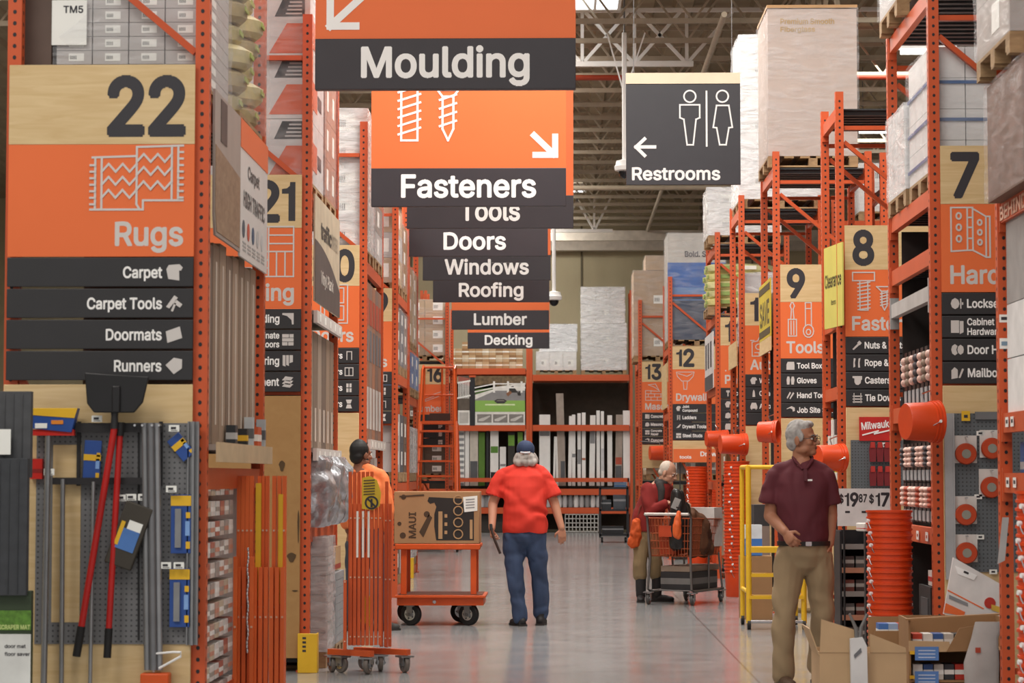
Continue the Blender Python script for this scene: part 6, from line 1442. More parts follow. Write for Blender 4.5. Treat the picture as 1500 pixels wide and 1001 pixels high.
for s in (-1, 1): mb = MB(); mb.m(M('7A7876', .4, .3)); mb.tube([(s * .008, 0, zz - .02), (s * .015, 0, zz + .05), (s * .05, 0, zz + .13)], [.014, .011, .007], 8); mb.build('prong', t)
YT2 = 14.0; ut = YT2 / FPX
def zt2(y): return 1.4 + (697 - y) * ut
xa = at(1322, 0, YT2).x; xb = at(1468, 0, YT2).x
t = thing('display_tray', 'stacked brown display trays with small packs beside the open carton', 'display box', (xa, YT2, 0)); W = xb - xa; hz = zt2(905)
mb = MB(); mb.m(KRAFT2); mb.bb(0, W, .40, .41, 0, hz); mb.bb(0, .012, 0, .4, 0, hz); mb.bb(W - .012, W, 0, .4, 0, hz); mb.build('outer_box', t)
for z in (0, .18, .36): MB().bb(.012, W - .012, .0, .4, z, z + .01).build('shelf', t, KRAFT2)
for z in (.36,): mb = MB(); mb.m(KRAFT3); mb.prism([(0, z), (W * .42, z), (W * .40, z + .06), (0, z + .065)], -.006, 0); mb.build('front_lip', t)
mb = MB(); mb.m(KRAFT2); mb.prism([(.22, .36), (.44, .37), (.44, .52), (.3, .5)], -.008, 0); mb.build('torn_flap', t)
mb = MB(); mb.m(KRAFT2); mb.bar((-.02, -.012, hz - .0), (W, -.012, hz + .035), .01, .05, (0, 1, 0)); mb.build('rim', t)
k_ = 0
for z, n in ((.372, 5), (.192, 6), (.012, 6)):
    for i in range(n):
        c = ('C8452E', 'E4E0DA', '3B5F9E', 'C9C3BB', '33363B', 'B83A2E')[(i + k_) % 6]
        item('small_pack', f'small {("red","white","blue","pale","dark","brick red")[(i + k_) % 6]} pack in the brown display trays, {("top","middle","bottom")[k_]} tray, {ORD[i]} from the open carton', 'package', (xa + .06 + i * .062, YT2 + .12, z), (.055, .14, .09), M(c, .4), 'small packs in the display trays', band=(.35, .65), bandmat=M('E9E6E2'))
    k_ += 1
for i, y in enumerate((958, 994)):
    p = at(1358, y, YT2 - .02); t = thing('blue_card', f'{("upper","lower")[i]} blue price card on the front of the display trays', 'price card', (p.x, YT2 - .012, p.z)); MB().bb(-.07, .07, 0, .004, -.04, .04).build('card', t, M('5C86C6', .45)); mb = MB(); mb.m(M('D5E0F0'))
    for j in range(3): mb.bb(-.05, .05, -.001, 0, -.025 + j * .02, -.02 + j * .02)
    mb.m(YEL); mb.bb(-.1, -.072, -.002, .003, -.005, .015); mb.build('print', t)
t = thing('plastic_bag', 'grey plastic bag leaning in the display trays', 'bag', (at(1432, 0, YT2 - .05).x, YT2 - .04, 0)); mb = MB(); mb.m(M('AFA9A6', .3, var=.12, bump=.4)); mb.loft([((-.02, 0, .16), .10, .025), ((-.02, 0, .3), .105, .028), ((.0, 0, .44), .08, .024), ((.03, 0, zt2(908)), .085, .014)], 18); mb.build('bag', t); MB().bb(-.06, -.03, -.033, -.027, .36, .39).build('sticker', t, M('A8432E'))
t = thing('tray_carton', 'brown tray with blue and white packs behind the open carton', 'box', (at(1300, 0, 14.6).x, 14.5, 0)); MB().bb(-.13, .13, 0, .3, 0, .40).build('box', t, KRAFT2); MB().bb(-.13, .13, 0, .01, .40, .45).build('tray_wall', t, KRAFT2); MB().bb(-.13, .13, .29, .3, .4, .52).build('tray_wall', t, KRAFT2)
for i in range(3): item('small_pack', f'{("blue and white","pale blue","red and white")[i]} pack in the tray behind the open carton', 'package', (at(1284 + i * 14, 0, 14.6).x, 14.6, .402), (.06, .12, .09), M(('4A78BE', '9DB4D6', 'D0402E')[i], .4), band=(.3, .6), bandmat=TAG)
# leaning white card with an orange corner and a tape picture
YW = 14.55; uw = YW / FPX
t = thing('leaning_card', 'tilted white card sign with an orange corner and a tape measure picture by the trays', 'sign', at(1430, 905, YW)); q = lambda x, y: ((x - 1430) * uw, (905 - y) * uw)
p = MB(); p.m(M('DCD9D8', .4)); p.prism([q(*v) for v in ((1383,900),(1398,818),(1477,863),(1466,925))], 0, .03); p = p.build('card', t)
mb = MB(); mb.m(SIGNOR); mb.prism([q(*v) for v in ((1383,898),(1386,884),(1414,897),(1412,903))], -.003, 0); mb.stroke([q(1390, 866), q(1440, 892)], .008, False, 0); mb.m(M('8A8C90')); mb.prism([q(*v) for v in ((1391,872),(1418,884),(1418,889),(1391,878))], -.003, 0); mb.m(M('F4F4F4')); mb.prism([q(*v) for v in ((1400,830),(1432,844),(1427,851),(1404,842))], -.004, 0); mb.m(NUMC); mb.prism([q(*v) for v in ((1413,837),(1420,840),(1419,843),(1412,840))], -.005, 0); mb.build('print', p, smooth=False)
mb = MB(); mb.m(M('B8362A')); x, z = q(1450, 884); mb.cyl((x, -.004, z), (x, 0, z), .035, n=18); mb.m(M('D8B04A')); mb.prism([q(*v) for v in ((1452,886),(1466,890),(1463,898),(1452,894))], -.006, 0); mb.build('picture', p, smooth=False)
MB().bar((.05, .05, -.1), (.05, .35, -.55), .02, .02).build('strut', t, KRAFT2); MB().bb(-.12, .2, .03, .3, -at(1430, 905, YW).z + .0, -.06).build('base_box', t, KRAFT2)
t = thing('foil_strip', 'thin silver strip pack hanging on the orange upright beside the tape packs', 'package', at(1466, 795, 13.2)); mb = MB(); mb.m(M('B9B6B4', .3, .3)); mb.prism([(-.02, -.12), (.02, -.1), (.045, .14), (.01, .14)], -.01, 0); mb.build('pack', t); MB().cyl((.03, 0, .13), (.03, .06, .13), .004, n=6).build('hook', t, CHROME)
# ================= people: one skin surface each, clothes and hair over it
def fuse(mb, voxel, smooth=3, mat=None, wrinkle=0, wscale=(9, 9, 5), seed=0):
    """melt overlapping closed shapes into one continuous surface; optional cloth folds"""
    me0 = bpy.data.meshes.new('tmp'); me0.from_pydata(mb.v, [], mb.f)
    o = bpy.data.objects.new('tmp', me0); C.objects.link(o)
    r = o.modifiers.new('r', 'REMESH'); r.mode = 'VOXEL'; r.voxel_size = voxel
    if smooth: s = o.modifiers.new('s', 'SMOOTH'); s.factor = .5; s.iterations = smooth
    dg = bpy.context.evaluated_depsgraph_get(); me = bpy.data.meshes.new_from_object(o.evaluated_get(dg))
    bpy.data.objects.remove(o); bpy.data.meshes.remove(me0)
    if wrinkle:
        for v, n in [(v, v.normal.copy()) for v in me.vertices]:
            p = Vector((v.co.x * wscale[0], v.co.y * wscale[1], v.co.z * wscale[2])) + Vector((seed, 0, seed))
            q = p + Vector((noise.noise(p * .5), noise.noise(p * .5 + Vector((7, 3, 1))), noise.noise(p * .5 + Vector((2, 9, 4))))) * 1.3
            f = noise.noise(q); v.co += n * (wrinkle * (f if f > 0 else f * 1.6))
    me.materials.clear(); me.materials.append(mat); me.polygons.foreach_set('use_smooth', [True] * len(me.polygons)); me.update()
    return me
def limb(mb, pts, rs, n=14):
    for (p, r), (q, s) in zip(list(zip(pts, rs)), list(zip(pts, rs))[1:]):
        mb.cyl(p, q, r, s, n)
    for p, r in zip(pts, rs): mb.ell(p, (r, r, r), n)
def hand(mb, wrist, d, nrm, side=1, curl=.5, k=1.0):
    """palm, four unequal bent fingers and a thumb off the palm's side; d: along the palm, nrm: the side the fingers close to"""
    w = Vector(wrist); d = Vector(d).normalized(); n = Vector(nrm); n = (n - d * n.dot(d)).normalized(); l = d.cross(n) * side
    rot = Matrix((l, n, d)).transposed()
    mb.ell(w + d * .045 * k, (.040 * k, .017 * k, .052 * k), 14, rot); mb.ell(w + d * .07 * k, (.041 * k, .015 * k, .03 * k), 14, rot)
    for i, L in enumerate((.062, .074, .07, .056)):
        off = (-.031 + .0207 * i) * k * -1
        b = w + d * (.082 - (.006 if i in (0, 3) else 0)) * k + l * off; c = curl * (.8 + .12 * i)
        d1 = (d * math.cos(c) + n * math.sin(c) + l * (off * 1.5)).normalized(); d2 = (d * math.cos(2.0 * c) + n * math.sin(2.0 * c)).normalized()
        m_ = b + d1 * L * .52 * k; e = m_ + d2 * L * .5 * k
        limb(mb, [b - d * .012 * k, m_, e], [.0098 * k, .0088 * k, .0074 * k], 10)
    t0 = w + d * .028 * k + l * .034 * k; t1 = t0 + (d * .6 + l * .55 + n * .35).normalized() * .038 * k; t2 = t1 + (d * .8 + l * .1 + n * .6).normalized() * .032 * k
    limb(mb, [t0 - l * .012 * k, t1, t2], [.0125 * k, .0108 * k, .0088 * k], 10)
def head_T(c, yaw, pitch=0, roll=0): return Matrix.Translation(c) @ Matrix.Rotation(yaw, 4, 'Z') @ Matrix.Rotation(pitch, 4, 'X') @ Matrix.Rotation(roll, 4, 'Y')
def head(mb, T, fat=1.0):
    o = mb.T; mb.T = T
    mb.ell((0, .012, .138), (.074, .094, .096), 20); mb.ell((0, -.028, .066), (.058 * fat, .064, .074), 18); mb.ell((0, -.066, .02), (.03, .028, .024), 14)
    mb.ell((0, -.074, .128), (.052, .02, .016), 14)
    for s in (-1, 1):
        mb.ell((s * .036, -.06, .082), (.024, .026, .022), 12); mb.ell((s * .078, .008, .098), (.011, .023, .034), 12, Matrix.Rotation(s * .35, 3, 'Z')); mb.ell((s * .045, -.01, .04), (.024, .05, .03), 12)
    limb(mb, [(0, -.088, .12), (0, -.104, .095), (0, -.113, .078)], [.008, .0105, .0135], 10); mb.ell((-.012, -.098, .074), (.009, .011, .008), 10); mb.ell((.012, -.098, .074), (.009, .011, .008), 10)
    mb.ell((0, -.086, .052), (.024, .012, .006), 12); mb.ell((0, -.084, .041), (.021, .012, .007), 12)
    limb(mb, [(0, .03, -.07), (0, .015, .05)], [.058 * fat, .052 * fat], 16)
    mb.T = o
def face_parts(t, T, brow, glasses=None):
    for s in (-1, 1):
        mb = MB(); mb.T = T; mb.m(M('EDE8E2', .25)); mb.ell((s * .032, -.081, .109), (.0125, .009, .0085), 12); mb.m(M('2E2620', .2)); mb.ell((s * .032, -.0885, .109), (.0052, .003, .0055), 10); mb.build('eye', t)
        mb = MB(); mb.T = T; mb.m(brow); limb(mb, [(s * .016, -.0945, .127), (s * .034, -.093, .133), (s * .05, -.082, .127)], [.004, .005, .003], 8); mb.build('eyebrow', t)
    mb = MB(); mb.T = T; mb.m(M('8E4F46', .5)); mb.ell((0, -.095, .0495), (.02, .0045, .0035), 12); mb.ell((0, -.093, .043), (.017, .0045, .004), 12); mb.build('lip', t)
    if glasses:
        g = MB(); g.T = T; g.m(glasses)
        for s in (-1, 1):
            g.tube([(s * .034 + .026 * math.cos(2*PI*i/16), -.103, .108 + .019 * math.sin(2*PI*i/16)) for i in range(17)], .0022, 6); g.tube([(s * .06, -.102, .112), (s * .075, -.05, .112), (s * .082, .01, .11)], .002, 6)
        g.tube([(-.01, -.104, .112), (.01, -.104, .112)], .0022, 6); g.build('glasses', t)
def shoe(t, ankle, toe_dir, mat, L=.27, name='shoe'):
    a = Vector((ankle[0], ankle[1], 0)); d = Vector((toe_dir[0], toe_dir[1], 0)).normalized(); z = Vector((0, 0, 1)); x = d.cross(z)
    mb = MB(); mb.T = Matrix.Translation(a) @ Matrix((x, d, z)).transposed().to_4x4()
    mb.ell((0, -.03, .045), (.042, .055, .045), 14); mb.ell((0, .06, .04), (.046, .10, .04), 14); mb.ell((0, .14, .032), (.044, .06, .032), 14); limb(mb, [(0, -.02, .03), (0, -.015, .11)], [.045, .047], 12)
    mb.bb(-.038, .038, -.07, .17, .004, .03)
    o = bpy.data.objects.new(name, fuse(mb, .008, 3, mat)); C.objects.link(o); o.parent = t
    s_ = MB(); s_.T = mb.T; s_.m(M('2A2725', .7)); s_.prism([(-.04, -.08), (.04, -.08), (.048, .1), (.035, .19), (-.035, .19), (-.048, .1)], 0, .018, 'z'); s_.build('sole', o)
    return o
def slope(c, neck, a, b, r=.065):
    """the slope of the shoulders from the neck to the sleeves"""
    for s in (a, b): limb(c, [neck, Vector(neck).lerp(Vector(s), .5) - Vector((0, 0, .004)), s], [r * .9, r, r * .95])
    return c
def cloth(t, name, mb, mat, wr=.008, voxel=.010, smooth=4, seed=0, ws=(9, 9, 5), label=None):
    o = bpy.data.objects.new(name, fuse(mb, voxel, smooth, mat, wr, ws, seed)); C.objects.link(o); o.parent = t
    if label: o['label'] = label
    return o
def skinned(t, mb, mat):
    o = bpy.data.objects.new('body', fuse(mb, .0052, 2, mat)); C.objects.link(o); o.parent = t; return o
def rings(mb, lst, n=22): mb.loft([(Vector(c), rx, ry) for c, rx, ry in lst], n)

# ---------- man in the red shirt, walking away
Yp = 22.0; Sp = FPX / Yp; base = at(765, 915, Yp)
t = thing('person', 'person in red T-shirt, blue jeans and blue cap walking away down the aisle', 'person', (base.x, Yp, 0))
SK = M('B98268', .55, var=.05); JEAN = M('3A4A68', .75, var=.22, scale=7, stretch=(1, 1, .5)); REDS = M('D8392A', .8, var=.05)
b = MB(); ht = head_T((.03, .06, 1.485), R(180)); head(b, ht, 1.1)
rings(b, [((.02, .02, .80), .15, .12), ((.02, .02, .95), .17, .13), ((.02, .03, 1.15), .175, .14), ((.02, .03, 1.33), .18, .12), ((.02, .04, 1.44), .14, .09), ((.03, .05, 1.5), .06, .06)])
AL = [(-.19, .04, 1.385), (-.275, .02, 1.14), (-.28, -.12, .915)]; AR = [(.205, .04, 1.385), (.30, .03, 1.15), (.368, -.04, .915)]
for a in (AL, AR): limb(b, a, [.052, .046, .032])
hand(b, AL[2], (.02, -.12, -1), (.9, -.3, 0), -1, .95); hand(b, AR[2], (.08, -.02, -1), (-.3, 1, 0), -1, .3)
LL = [(-.075, .02, .78), (-.062, .0, .45), (-.02, .0, .09)]; LR = [(.12, .03, .78), (.165, .10, .46), (.172, .14, .11)]
for a in (LL, LR): limb(b, a, [.085, .058, .042])
skinned(t, b, SK)
c = MB(); rings(c, [((.03, .02, .862), .212, .165), ((.03, .02, .9), .218, .172), ((.028, .015, 1.0), .212, .18), ((.02, .02, 1.15), .208, .178), ((.015, .03, 1.3), .215, .155), ((.015, .04, 1.4), .2, .13), ((.025, .05, 1.465), .13, .095), ((.03, .055, 1.505), .07, .072)])
limb(c, [(-.185, .04, 1.395), (-.24, .03, 1.30)], [.074, .078]); limb(c, [(.2, .04, 1.395), (.255, .035, 1.30)], [.074, .078]); c.cyl((-.228, .03, 1.31), (-.268, .02, 1.205), .077, .088); c.cyl((.243, .035, 1.31), (.285, .03, 1.205), .077, .086)
cloth(t, 't_shirt', (slope(c, (.022, .05, 1.49), (-.16, .04, 1.43), (.175, .04, 1.43)), c)[1], REDS, .019, .009, 3, 3, (6, 6, 9))
c = MB(); rings(c, [((.028, .02, .735), .05, .06), ((.028, .02, .78), .15, .13), ((.028, .02, .84), .195, .155), ((.028, .02, .93), .19, .15)])
limb(c, [(-.07, .02, .83), (-.076, .02, .70), (-.066, .0, .46), (-.04, .005, .25), (-.022, .01, .085)], [.115, .106, .08, .077, .074]); limb(c, [(.122, .03, .83), (.132, .035, .70), (.165, .10, .46), (.17, .12, .28), (.172, .14, .11)], [.115, .104, .082, .08, .076])
cloth(t, 'jeans', c, JEAN, .013, .009, 3, 8, (10, 10, 9))
shoe(t, (-.02, .01), (-.45, 1), M('262425', .6)); shoe(t, (.172, .13), (.12, 1), M('262425', .6))
h = MB(); h.T = ht; h.ell((0, .03, .09), (.105, .085, .07), 18); h.ell((0, .06, .045), (.115, .055, .05), 18); h.ell((.07, .02, .06), (.05, .06, .05), 14); h.ell((-.07, .02, .06), (.05, .06, .05), 14)
cloth(t, 'hair', h, M('ADA6A0', .8, var=.25, scale=30, stretch=(1, 1, .3)), .012, .007, 2, 5, (22, 22, 8))
h = MB(); h.T = ht; h.ell((0, .005, .168), (.087, .106, .083), 22); h.bb(-.08, .08, -.07, .06, .125, .16); h.ell((0, -.11, .135), (.07, .07, .012), 18)
k_ = cloth(t, 'cap', h, M('2F3C5A', .8, var=.1), .0, .006, 3)
h = MB(); h.T = ht; h.m(M('C9CCD2')); h.tube([(-.045, .108, .135), (0, .117, .13), (.045, .108, .135)], .009, 8); h.build('strap', k_)
st = thing('walking_stick', 'dark stick held low by the person in the red shirt', 'stick', (base.x, Yp, 0)); MB().tube([(-.285, -.16, .90), (-.25, -.19, .80), (-.20, -.2, .68)], .012, 8).build('shaft', st, M('35231C', .5)); MB().tube([(-.285, -.16, .90), (-.29, -.14, .95)], .015, 8).build('grip', st, RUBBER)

# ---------- man in the maroon polo, walking towards the camera
Yp = 15.74; base = at(1172, 1003, Yp)
t = thing('person', 'person in maroon polo shirt and khaki trousers, glasses and grey hair', 'person', (base.x, Yp, 0))
SK = M('A87358', .55, var=.05); POLO = M('5E2730', .8, var=.07); KHAKI = M('9A8466', .8, var=.08, scale=5)
b = MB(); ht = head_T((.035, .02, 1.535), R(62), R(-3)); head(b, ht)
rings(b, [((.03, .02, .85), .15, .11), ((.03, .02, 1.0), .15, .12), ((.02, .02, 1.2), .165, .12), ((.015, .02, 1.35), .175, .105), ((.02, .02, 1.45), .11, .075), ((.03, .025, 1.52), .055, .055)])
AL = [(-.155, .02, 1.385), (-.19, .02, 1.13), (-.112, -.2, 1.03)]; AR = [(.178, .03, 1.385), (.222, .06, 1.14), (.205, .02, .95)]
for a in (AL, AR): limb(b, a, [.05, .044, .031])
hand(b, AL[2], (.35, -.6, -.62), (.7, .2, -.4), 1, .75); hand(b, AR[2], (-.05, -.1, -1), (-1, 0, 0), -1, .5)
LL = [(-.075, .02, .82), (-.105, -.05, .48), (-.12, -.06, .09)]; LR = [(.12, .03, .82), (.155, .06, .48), (.15, .24, .13)]
for a in (LL, LR): limb(b, a, [.085, .056, .042])
skinned(t, b, SK); face_parts(t, ht, M('6F6A66', .8), M('2A2422', .3))
c = MB(); rings(c, [((.033, .02, .94), .165, .135), ((.033, .02, 1.0), .172, .142), ((.028, .012, 1.1), .178, .15), ((.018, .012, 1.22), .186, .148), ((.015, .02, 1.35), .195, .13), ((.018, .02, 1.42), .165, .105), ((.025, .02, 1.47), .1, .08), ((.03, .02, 1.5), .068, .068)])
limb(c, [(-.155, .02, 1.392), (-.183, .02, 1.31)], [.07, .07]); limb(c, [(.178, .03, 1.392), (.206, .04, 1.31)], [.07, .07]); c.cyl((-.178, .02, 1.32), (-.195, .02, 1.215), .067, .075); c.cyl((.2, .04, 1.32), (.22, .05, 1.21), .067, .075)
s_ = cloth(t, 'polo_shirt', (slope(c, (.03, .02, 1.49), (-.13, .02, 1.435), (.155, .03, 1.435), .055), c)[1], POLO, .011, .009, 4, 2)
c = MB(); c.m(POLO)
for s in (-1, 1): c.tube([(.03 + s * .012, -.085, 1.445), (.03 + s * .055, -.05, 1.5), (.03 + s * .065, .02, 1.525), (.03, .085, 1.53)], [.008, .010, .010, .009], 8)
c.m(M('56232C', .8)); c.box((.034, -.118, 1.405), (.022, .008, .085), Matrix.Rotation(R(-22), 3, 'X')); c.m(TAG); c.box((.062, -.131, 1.372), (.03, .006, .012)); c.build('collar', t)
c = MB(); rings(c, [((.032, .02, .74), .04, .05), ((.032, .02, .79), .13, .11), ((.032, .02, .87), .178, .135), ((.032, .02, .95), .168, .135)])
limb(c, [(-.062, .015, .86), (-.08, .0, .70), (-.105, -.05, .48), (-.118, -.055, .27), (-.12, -.05, .085)], [.108, .1, .08, .075, .08]); limb(c, [(.125, .03, .86), (.14, .035, .70), (.155, .06, .48), (.152, .16, .28), (.15, .24, .12)], [.106, .098, .08, .075, .076])
cloth(t, 'trousers', c, KHAKI, .012, .009, 3, 6, (9, 9, 7))
c = MB(); c.m(M('231D1C', .5)); c.loft([(Vector((.033, .02, .935)), .178, .145), (Vector((.033, .02, .965)), .178, .145)], 28); c.m(CHROME); c.box((.05, -.126, .95), (.04, .012, .028)); c.build('belt', t)
shoe(t, (-.12, -.05), (.25, -1), M('5A4636', .6)); shoe(t, (.15, .25), (.1, -1), M('5A4636', .6))
h = MB(); h.T = ht; h.ell((0, .026, .152), (.083, .094, .096), 22); h.ell((0, .06, .09), (.075, .055, .06), 16); h.ell((0, -.04, .205), (.05, .045, .03), 14)
for s in (-1, 1): h.ell((s * .074, -.012, .125), (.012, .03, .035), 12)
cloth(t, 'hair', h, M('A5A19E', .8, var=.25, scale=40), .006, .0065, 2, 4, (30, 30, 14))

# ---------- elderly shopper bent over the cart
Yp = 26.2; base = at(956, 881, Yp)
t = thing('person', 'older person with pale cropped hair in a dark red cardigan leaning over a shopping cart', 'person', (base.x, Yp, 0))
SK = M('B98C74', .55, var=.05); CARD = M('7E2320', .9, var=.1)
b = MB(); ht = head_T((.135, -.04, 1.335), R(66), R(22)); head(b, ht, 1.05)
rings(b, [((-.05, .05, .72), .14, .12), ((-.05, .05, .85), .15, .13), ((-.03, .03, 1.02), .155, .14), ((.03, .0, 1.18), .16, .13), ((.07, -.02, 1.28), .13, .1), ((.1, -.02, 1.36), .06, .06)])
AL = [(-.06, -.07, 1.25), (-.02, -.17, 1.0), (.165, -.22, 1.10)]; AR = [(.18, .08, 1.24), (.26, .02, 1.02), (.30, -.14, 1.08)]
for a in (AL, AR): limb(b, a, [.055, .042, .03])
hand(b, AL[2], (1, -.15, .25), (.2, .2, -1), -1, .6); hand(b, AR[2], (.6, -.6, .2), (0, .3, -1), 1, .6)
LL = [(-.12, .0, .74), (-.135, -.02, .42), (-.13, .0, .09)]; LR = [(.0, .08, .74), (.04, .06, .42), (.05, .06, .09)]
for a in (LL, LR): limb(b, a, [.08, .055, .04])
skinned(t, b, SK); face_parts(t, ht, M('B5AEA6', .8))
c = MB(); rings(c, [((-.06, .04, .78), .175, .16), ((-.055, .04, .9), .18, .165), ((-.03, .03, 1.02), .178, .165), ((.03, .0, 1.17), .175, .15), ((.07, -.02, 1.27), .14, .12), ((.1, -.025, 1.34), .08, .085)])
limb(c, [(-.05, -.06, 1.25), (-.025, -.165, 1.0), (.13, -.215, 1.085)], [.085, .072, .05]); limb(c, [(.17, .07, 1.24), (.25, .02, 1.02), (.29, -.11, 1.07)], [.08, .068, .048]); limb(c, [(-.14, -.02, .95), (-.19, -.03, .8)], [.07, .05])
cloth(t, 'cardigan', c, CARD, .012, .009, 3, 9, (8, 8, 7))
c = MB(); limb(c, [(.08, -.1, 1.30), (.10, -.13, 1.24), (.09, -.14, 1.12)], [.045, .045, .035]); limb(c, [(.14, -.08, 1.33), (.06, -.07, 1.33), (.07, .03, 1.35), (.15, .03, 1.34)], [.035, .04, .04, .035]); cloth(t, 'scarf', c, M('3B3837', .9, var=.15), .006, .008, 2)
c = MB(); rings(c, [((-.06, .04, .66), .15, .12), ((-.06, .04, .82), .165, .145)]); limb(c, [(-.12, .0, .68), (-.14, -.02, .42), (-.135, .0, .30)], [.098, .082, .082]); limb(c, [(.0, .08, .68), (.04, .06, .42), (.045, .06, .30)], [.09, .078, .076]); cloth(t, 'trousers', c, M('8A7656', .8), .009, .009, 3, 5)
for ax, ay, d in ((-.13, .0, (-.05, -1)), (.05, .06, (1, -.25))):
    c = MB(); limb(c, [(ax, ay, .36), (ax, ay, .2), (ax, ay, .08)], [.062, .06, .055]); cloth(t, 'boot_shaft', c, M('2B2829', .7), .003, .009, 2); shoe(t, (ax, ay), d, M('2A2728', .6))
h = MB(); h.T = ht; h.ell((0, .026, .146), (.079, .089, .09), 20); h.ell((0, .06, .09), (.07, .05, .05), 14); cloth(t, 'hair', h, M('C4B8AA', .8, var=.12, scale=40), .003, .0065, 2)
bg_ = thing('hand_bag', 'orange cloth bag hanging at the side of the older person', 'bag', (base.x - .2, Yp - .08, .6)); c = MB(); limb(c, [(0, 0, .05), (.01, 0, .15), (.03, 0, .3)], [.06, .07, .05]); c.ell((-.03, 0, .06), (.05, .05, .07)); cloth(bg_, 'bag_body', c, M('C8531F', .8, var=.2), .016, .009, 2, 3, (20, 20, 14)); MB().tube([(.03, 0, .3), (.06, -.02, .45), (.1, .0, .5)], .012, 8).build('strap', bg_, M('6B2A1C'))

# ---------- worker in the orange vest behind the folded gate
Yp = 21.3; base = at(536, 922, Yp)
t = thing('person', 'person with black hair in a bright orange work shirt behind the folded gate', 'person', (base.x, Yp, 0))
SK = M('8A5A44', .55, var=.05); VEST = M('F08048', .7, var=.04)
b = MB(); ht = head_T((-.05, .03, 1.485), R(132)); head(b, ht)
rings(b, [((0, .02, .85), .15, .12), ((0, .02, 1.0), .15, .12), ((0, .02, 1.2), .165, .12), ((0, .02, 1.33), .165, .105), ((-.01, .02, 1.41), .11, .075), ((-.03, .02, 1.47), .055, .055)])
AL = [(-.16, .02, 1.36), (-.19, .0, 1.1), (-.17, .1, .9)]; AR = [(.15, .0, 1.36), (.175, -.02, 1.08), (.155, .06, .86)]
for a in (AL, AR): limb(b, a, [.05, .044, .031])
hand(b, AL[2], (.0, .3, -1), (1, .2, 0), 1, .5); hand(b, AR[2], (.02, .2, -1), (-1, .2, 0), -1, .5)
LL = [(-.1, .02, .82), (-.11, .0, .46), (-.11, .02, .09)]; LR = [(.1, .02, .82), (.125, -.02, .46), (.14, -.02, .09)]
for a in (LL, LR): limb(b, a, [.085, .056, .042])
skinned(t, b, SK); face_parts(t, ht, M('1E1918', .8))
c = MB(); rings(c, [((0, .02, .92), .18, .15), ((0, .02, 1.05), .185, .155), ((0, .02, 1.2), .19, .15), ((0, .02, 1.32), .19, .13), ((-.01, .02, 1.39), .14, .1), ((-.03, .02, 1.45), .07, .07)])
limb(c, [(-.155, .02, 1.37), (-.19, .0, 1.1), (-.18, .06, .97)], [.07, .072, .06]); limb(c, [(.145, .0, 1.37), (.185, -.02, 1.08), (.17, .03, .93)], [.07, .076, .062]); cloth(t, 'work_shirt', (slope(c, (-.03, .02, 1.47), (-.14, .02, 1.40), (.13, .0, 1.40), .065), c)[1], VEST, .01, .009, 4, 12)
c = MB(); rings(c, [((0, .02, .72), .17, .13), ((0, .02, .94), .165, .14)]); limb(c, [(-.1, .02, .76), (-.11, .0, .46), (-.11, .02, .1)], [.1, .078, .07]); limb(c, [(.1, .02, .76), (.125, -.02, .46), (.14, -.02, .1)], [.1, .078, .07]); cloth(t, 'trousers', c, M('3A3E48', .8), .009, .009, 3, 15)
shoe(t, (-.11, .02), (.5, 1), M('3A3836', .6)); shoe(t, (.14, -.02), (.8, .6), M('3A3836', .6))
h = MB(); h.T = ht; h.ell((0, .026, .15), (.086, .098, .1), 20); h.ell((0, .06, .09), (.08, .055, .07), 16); cloth(t, 'hair', h, M('191716', .6, var=.2), .005, .0065, 2)
h = MB(); h.T = ht; h.ell((0, -.058, .028), (.04, .035, .03), 14); h.ell((.045, -.02, .05), (.02, .04, .04), 12); h.ell((-.045, -.02, .05), (.02, .04, .04), 12); cloth(t, 'beard', h, M('231D1A', .9), .003, .006, 2)
item('panel_pack', 'flat reddish brown panel standing beside the worker', 'panel', (at(566, 0, 21.7).x, 21.75, .0), (.10, .04, .52), M('7E3A22', .6))
for key in (20, 18):
    X, Y = LEFT[key]; g = thing('corner_guard', f'yellow corner guard on the rack foot {("beside the worker", "past the trolley")[key == 18]}', 'guard', (X + .001, Y - .045, 0)); MB().bb(-.08, .06, -.012, 0, .0, .28).build('guard_plate', g, YEL, bevel=.004); MB().bb(.048, .06, 0, .1, 0, .28).build('side_plate', g, YEL)

# ================= shopping cart of the older shopper
ax, ay = .95, 25.45
a = at(943, 753, 25.5)
t = thing('shopping_cart', 'orange shopping cart full of goods beside the older person', 'cart', (a.x + .26, 25.5, 0), R(-27))
CGR = M('6E6A68', .4, .5); CO = M('A4512F', .45, var=.1)
w = .26; L = 1.0
mb = MB(); mb.m(CO)                                       # basket: open lattice of thin bars
zt, zb = .92, .53
def P3(u, v, s): return (s * (w - .03 * u - .03 * (1 - v)), .05 + u * (L - .1) + .03 * (1 - v) * (1 - 2 * u), zb + (zt - zb + .02 * (1 - u)) * v)
def lattice(mb, fn, n, m_, r):
    for i in range(n + 1): mb.tube([fn(i / n, 0), fn(i / n, 1)], r, 5)
    for j in range(m_ + 1): mb.tube([fn(0, j / m_), fn(.5, j / m_), fn(1, j / m_)], r * (1.7 if j in (0, m_) else 1), 5)
for s in (-1, 1):
    mb = MB(); mb.m(CO); lattice(mb, lambda u, v: P3(u, v, s), 24, 5, .0045); mb.build('basket_side', t)
for u in (0, 1):
    mb = MB(); mb.m(CO); lattice(mb, lambda q, v: tuple(Vector(P3(u, v, -1)).lerp(Vector(P3(u, v, 1)), q)), 13, 5, .0045)
    if u == 0: mb.m(M('B8482A', .4)); mb.bb(-.12, .12, .03, .045, .74, .86)
    mb.build(('basket_back', 'basket_front')[u], t)
mb = MB(); mb.m(CO); lattice(mb, lambda q, v: tuple(Vector(P3(v, 0, -1)).lerp(Vector(P3(v, 0, 1)), q)), 13, 8, .0045); mb.build('basket_floor', t)
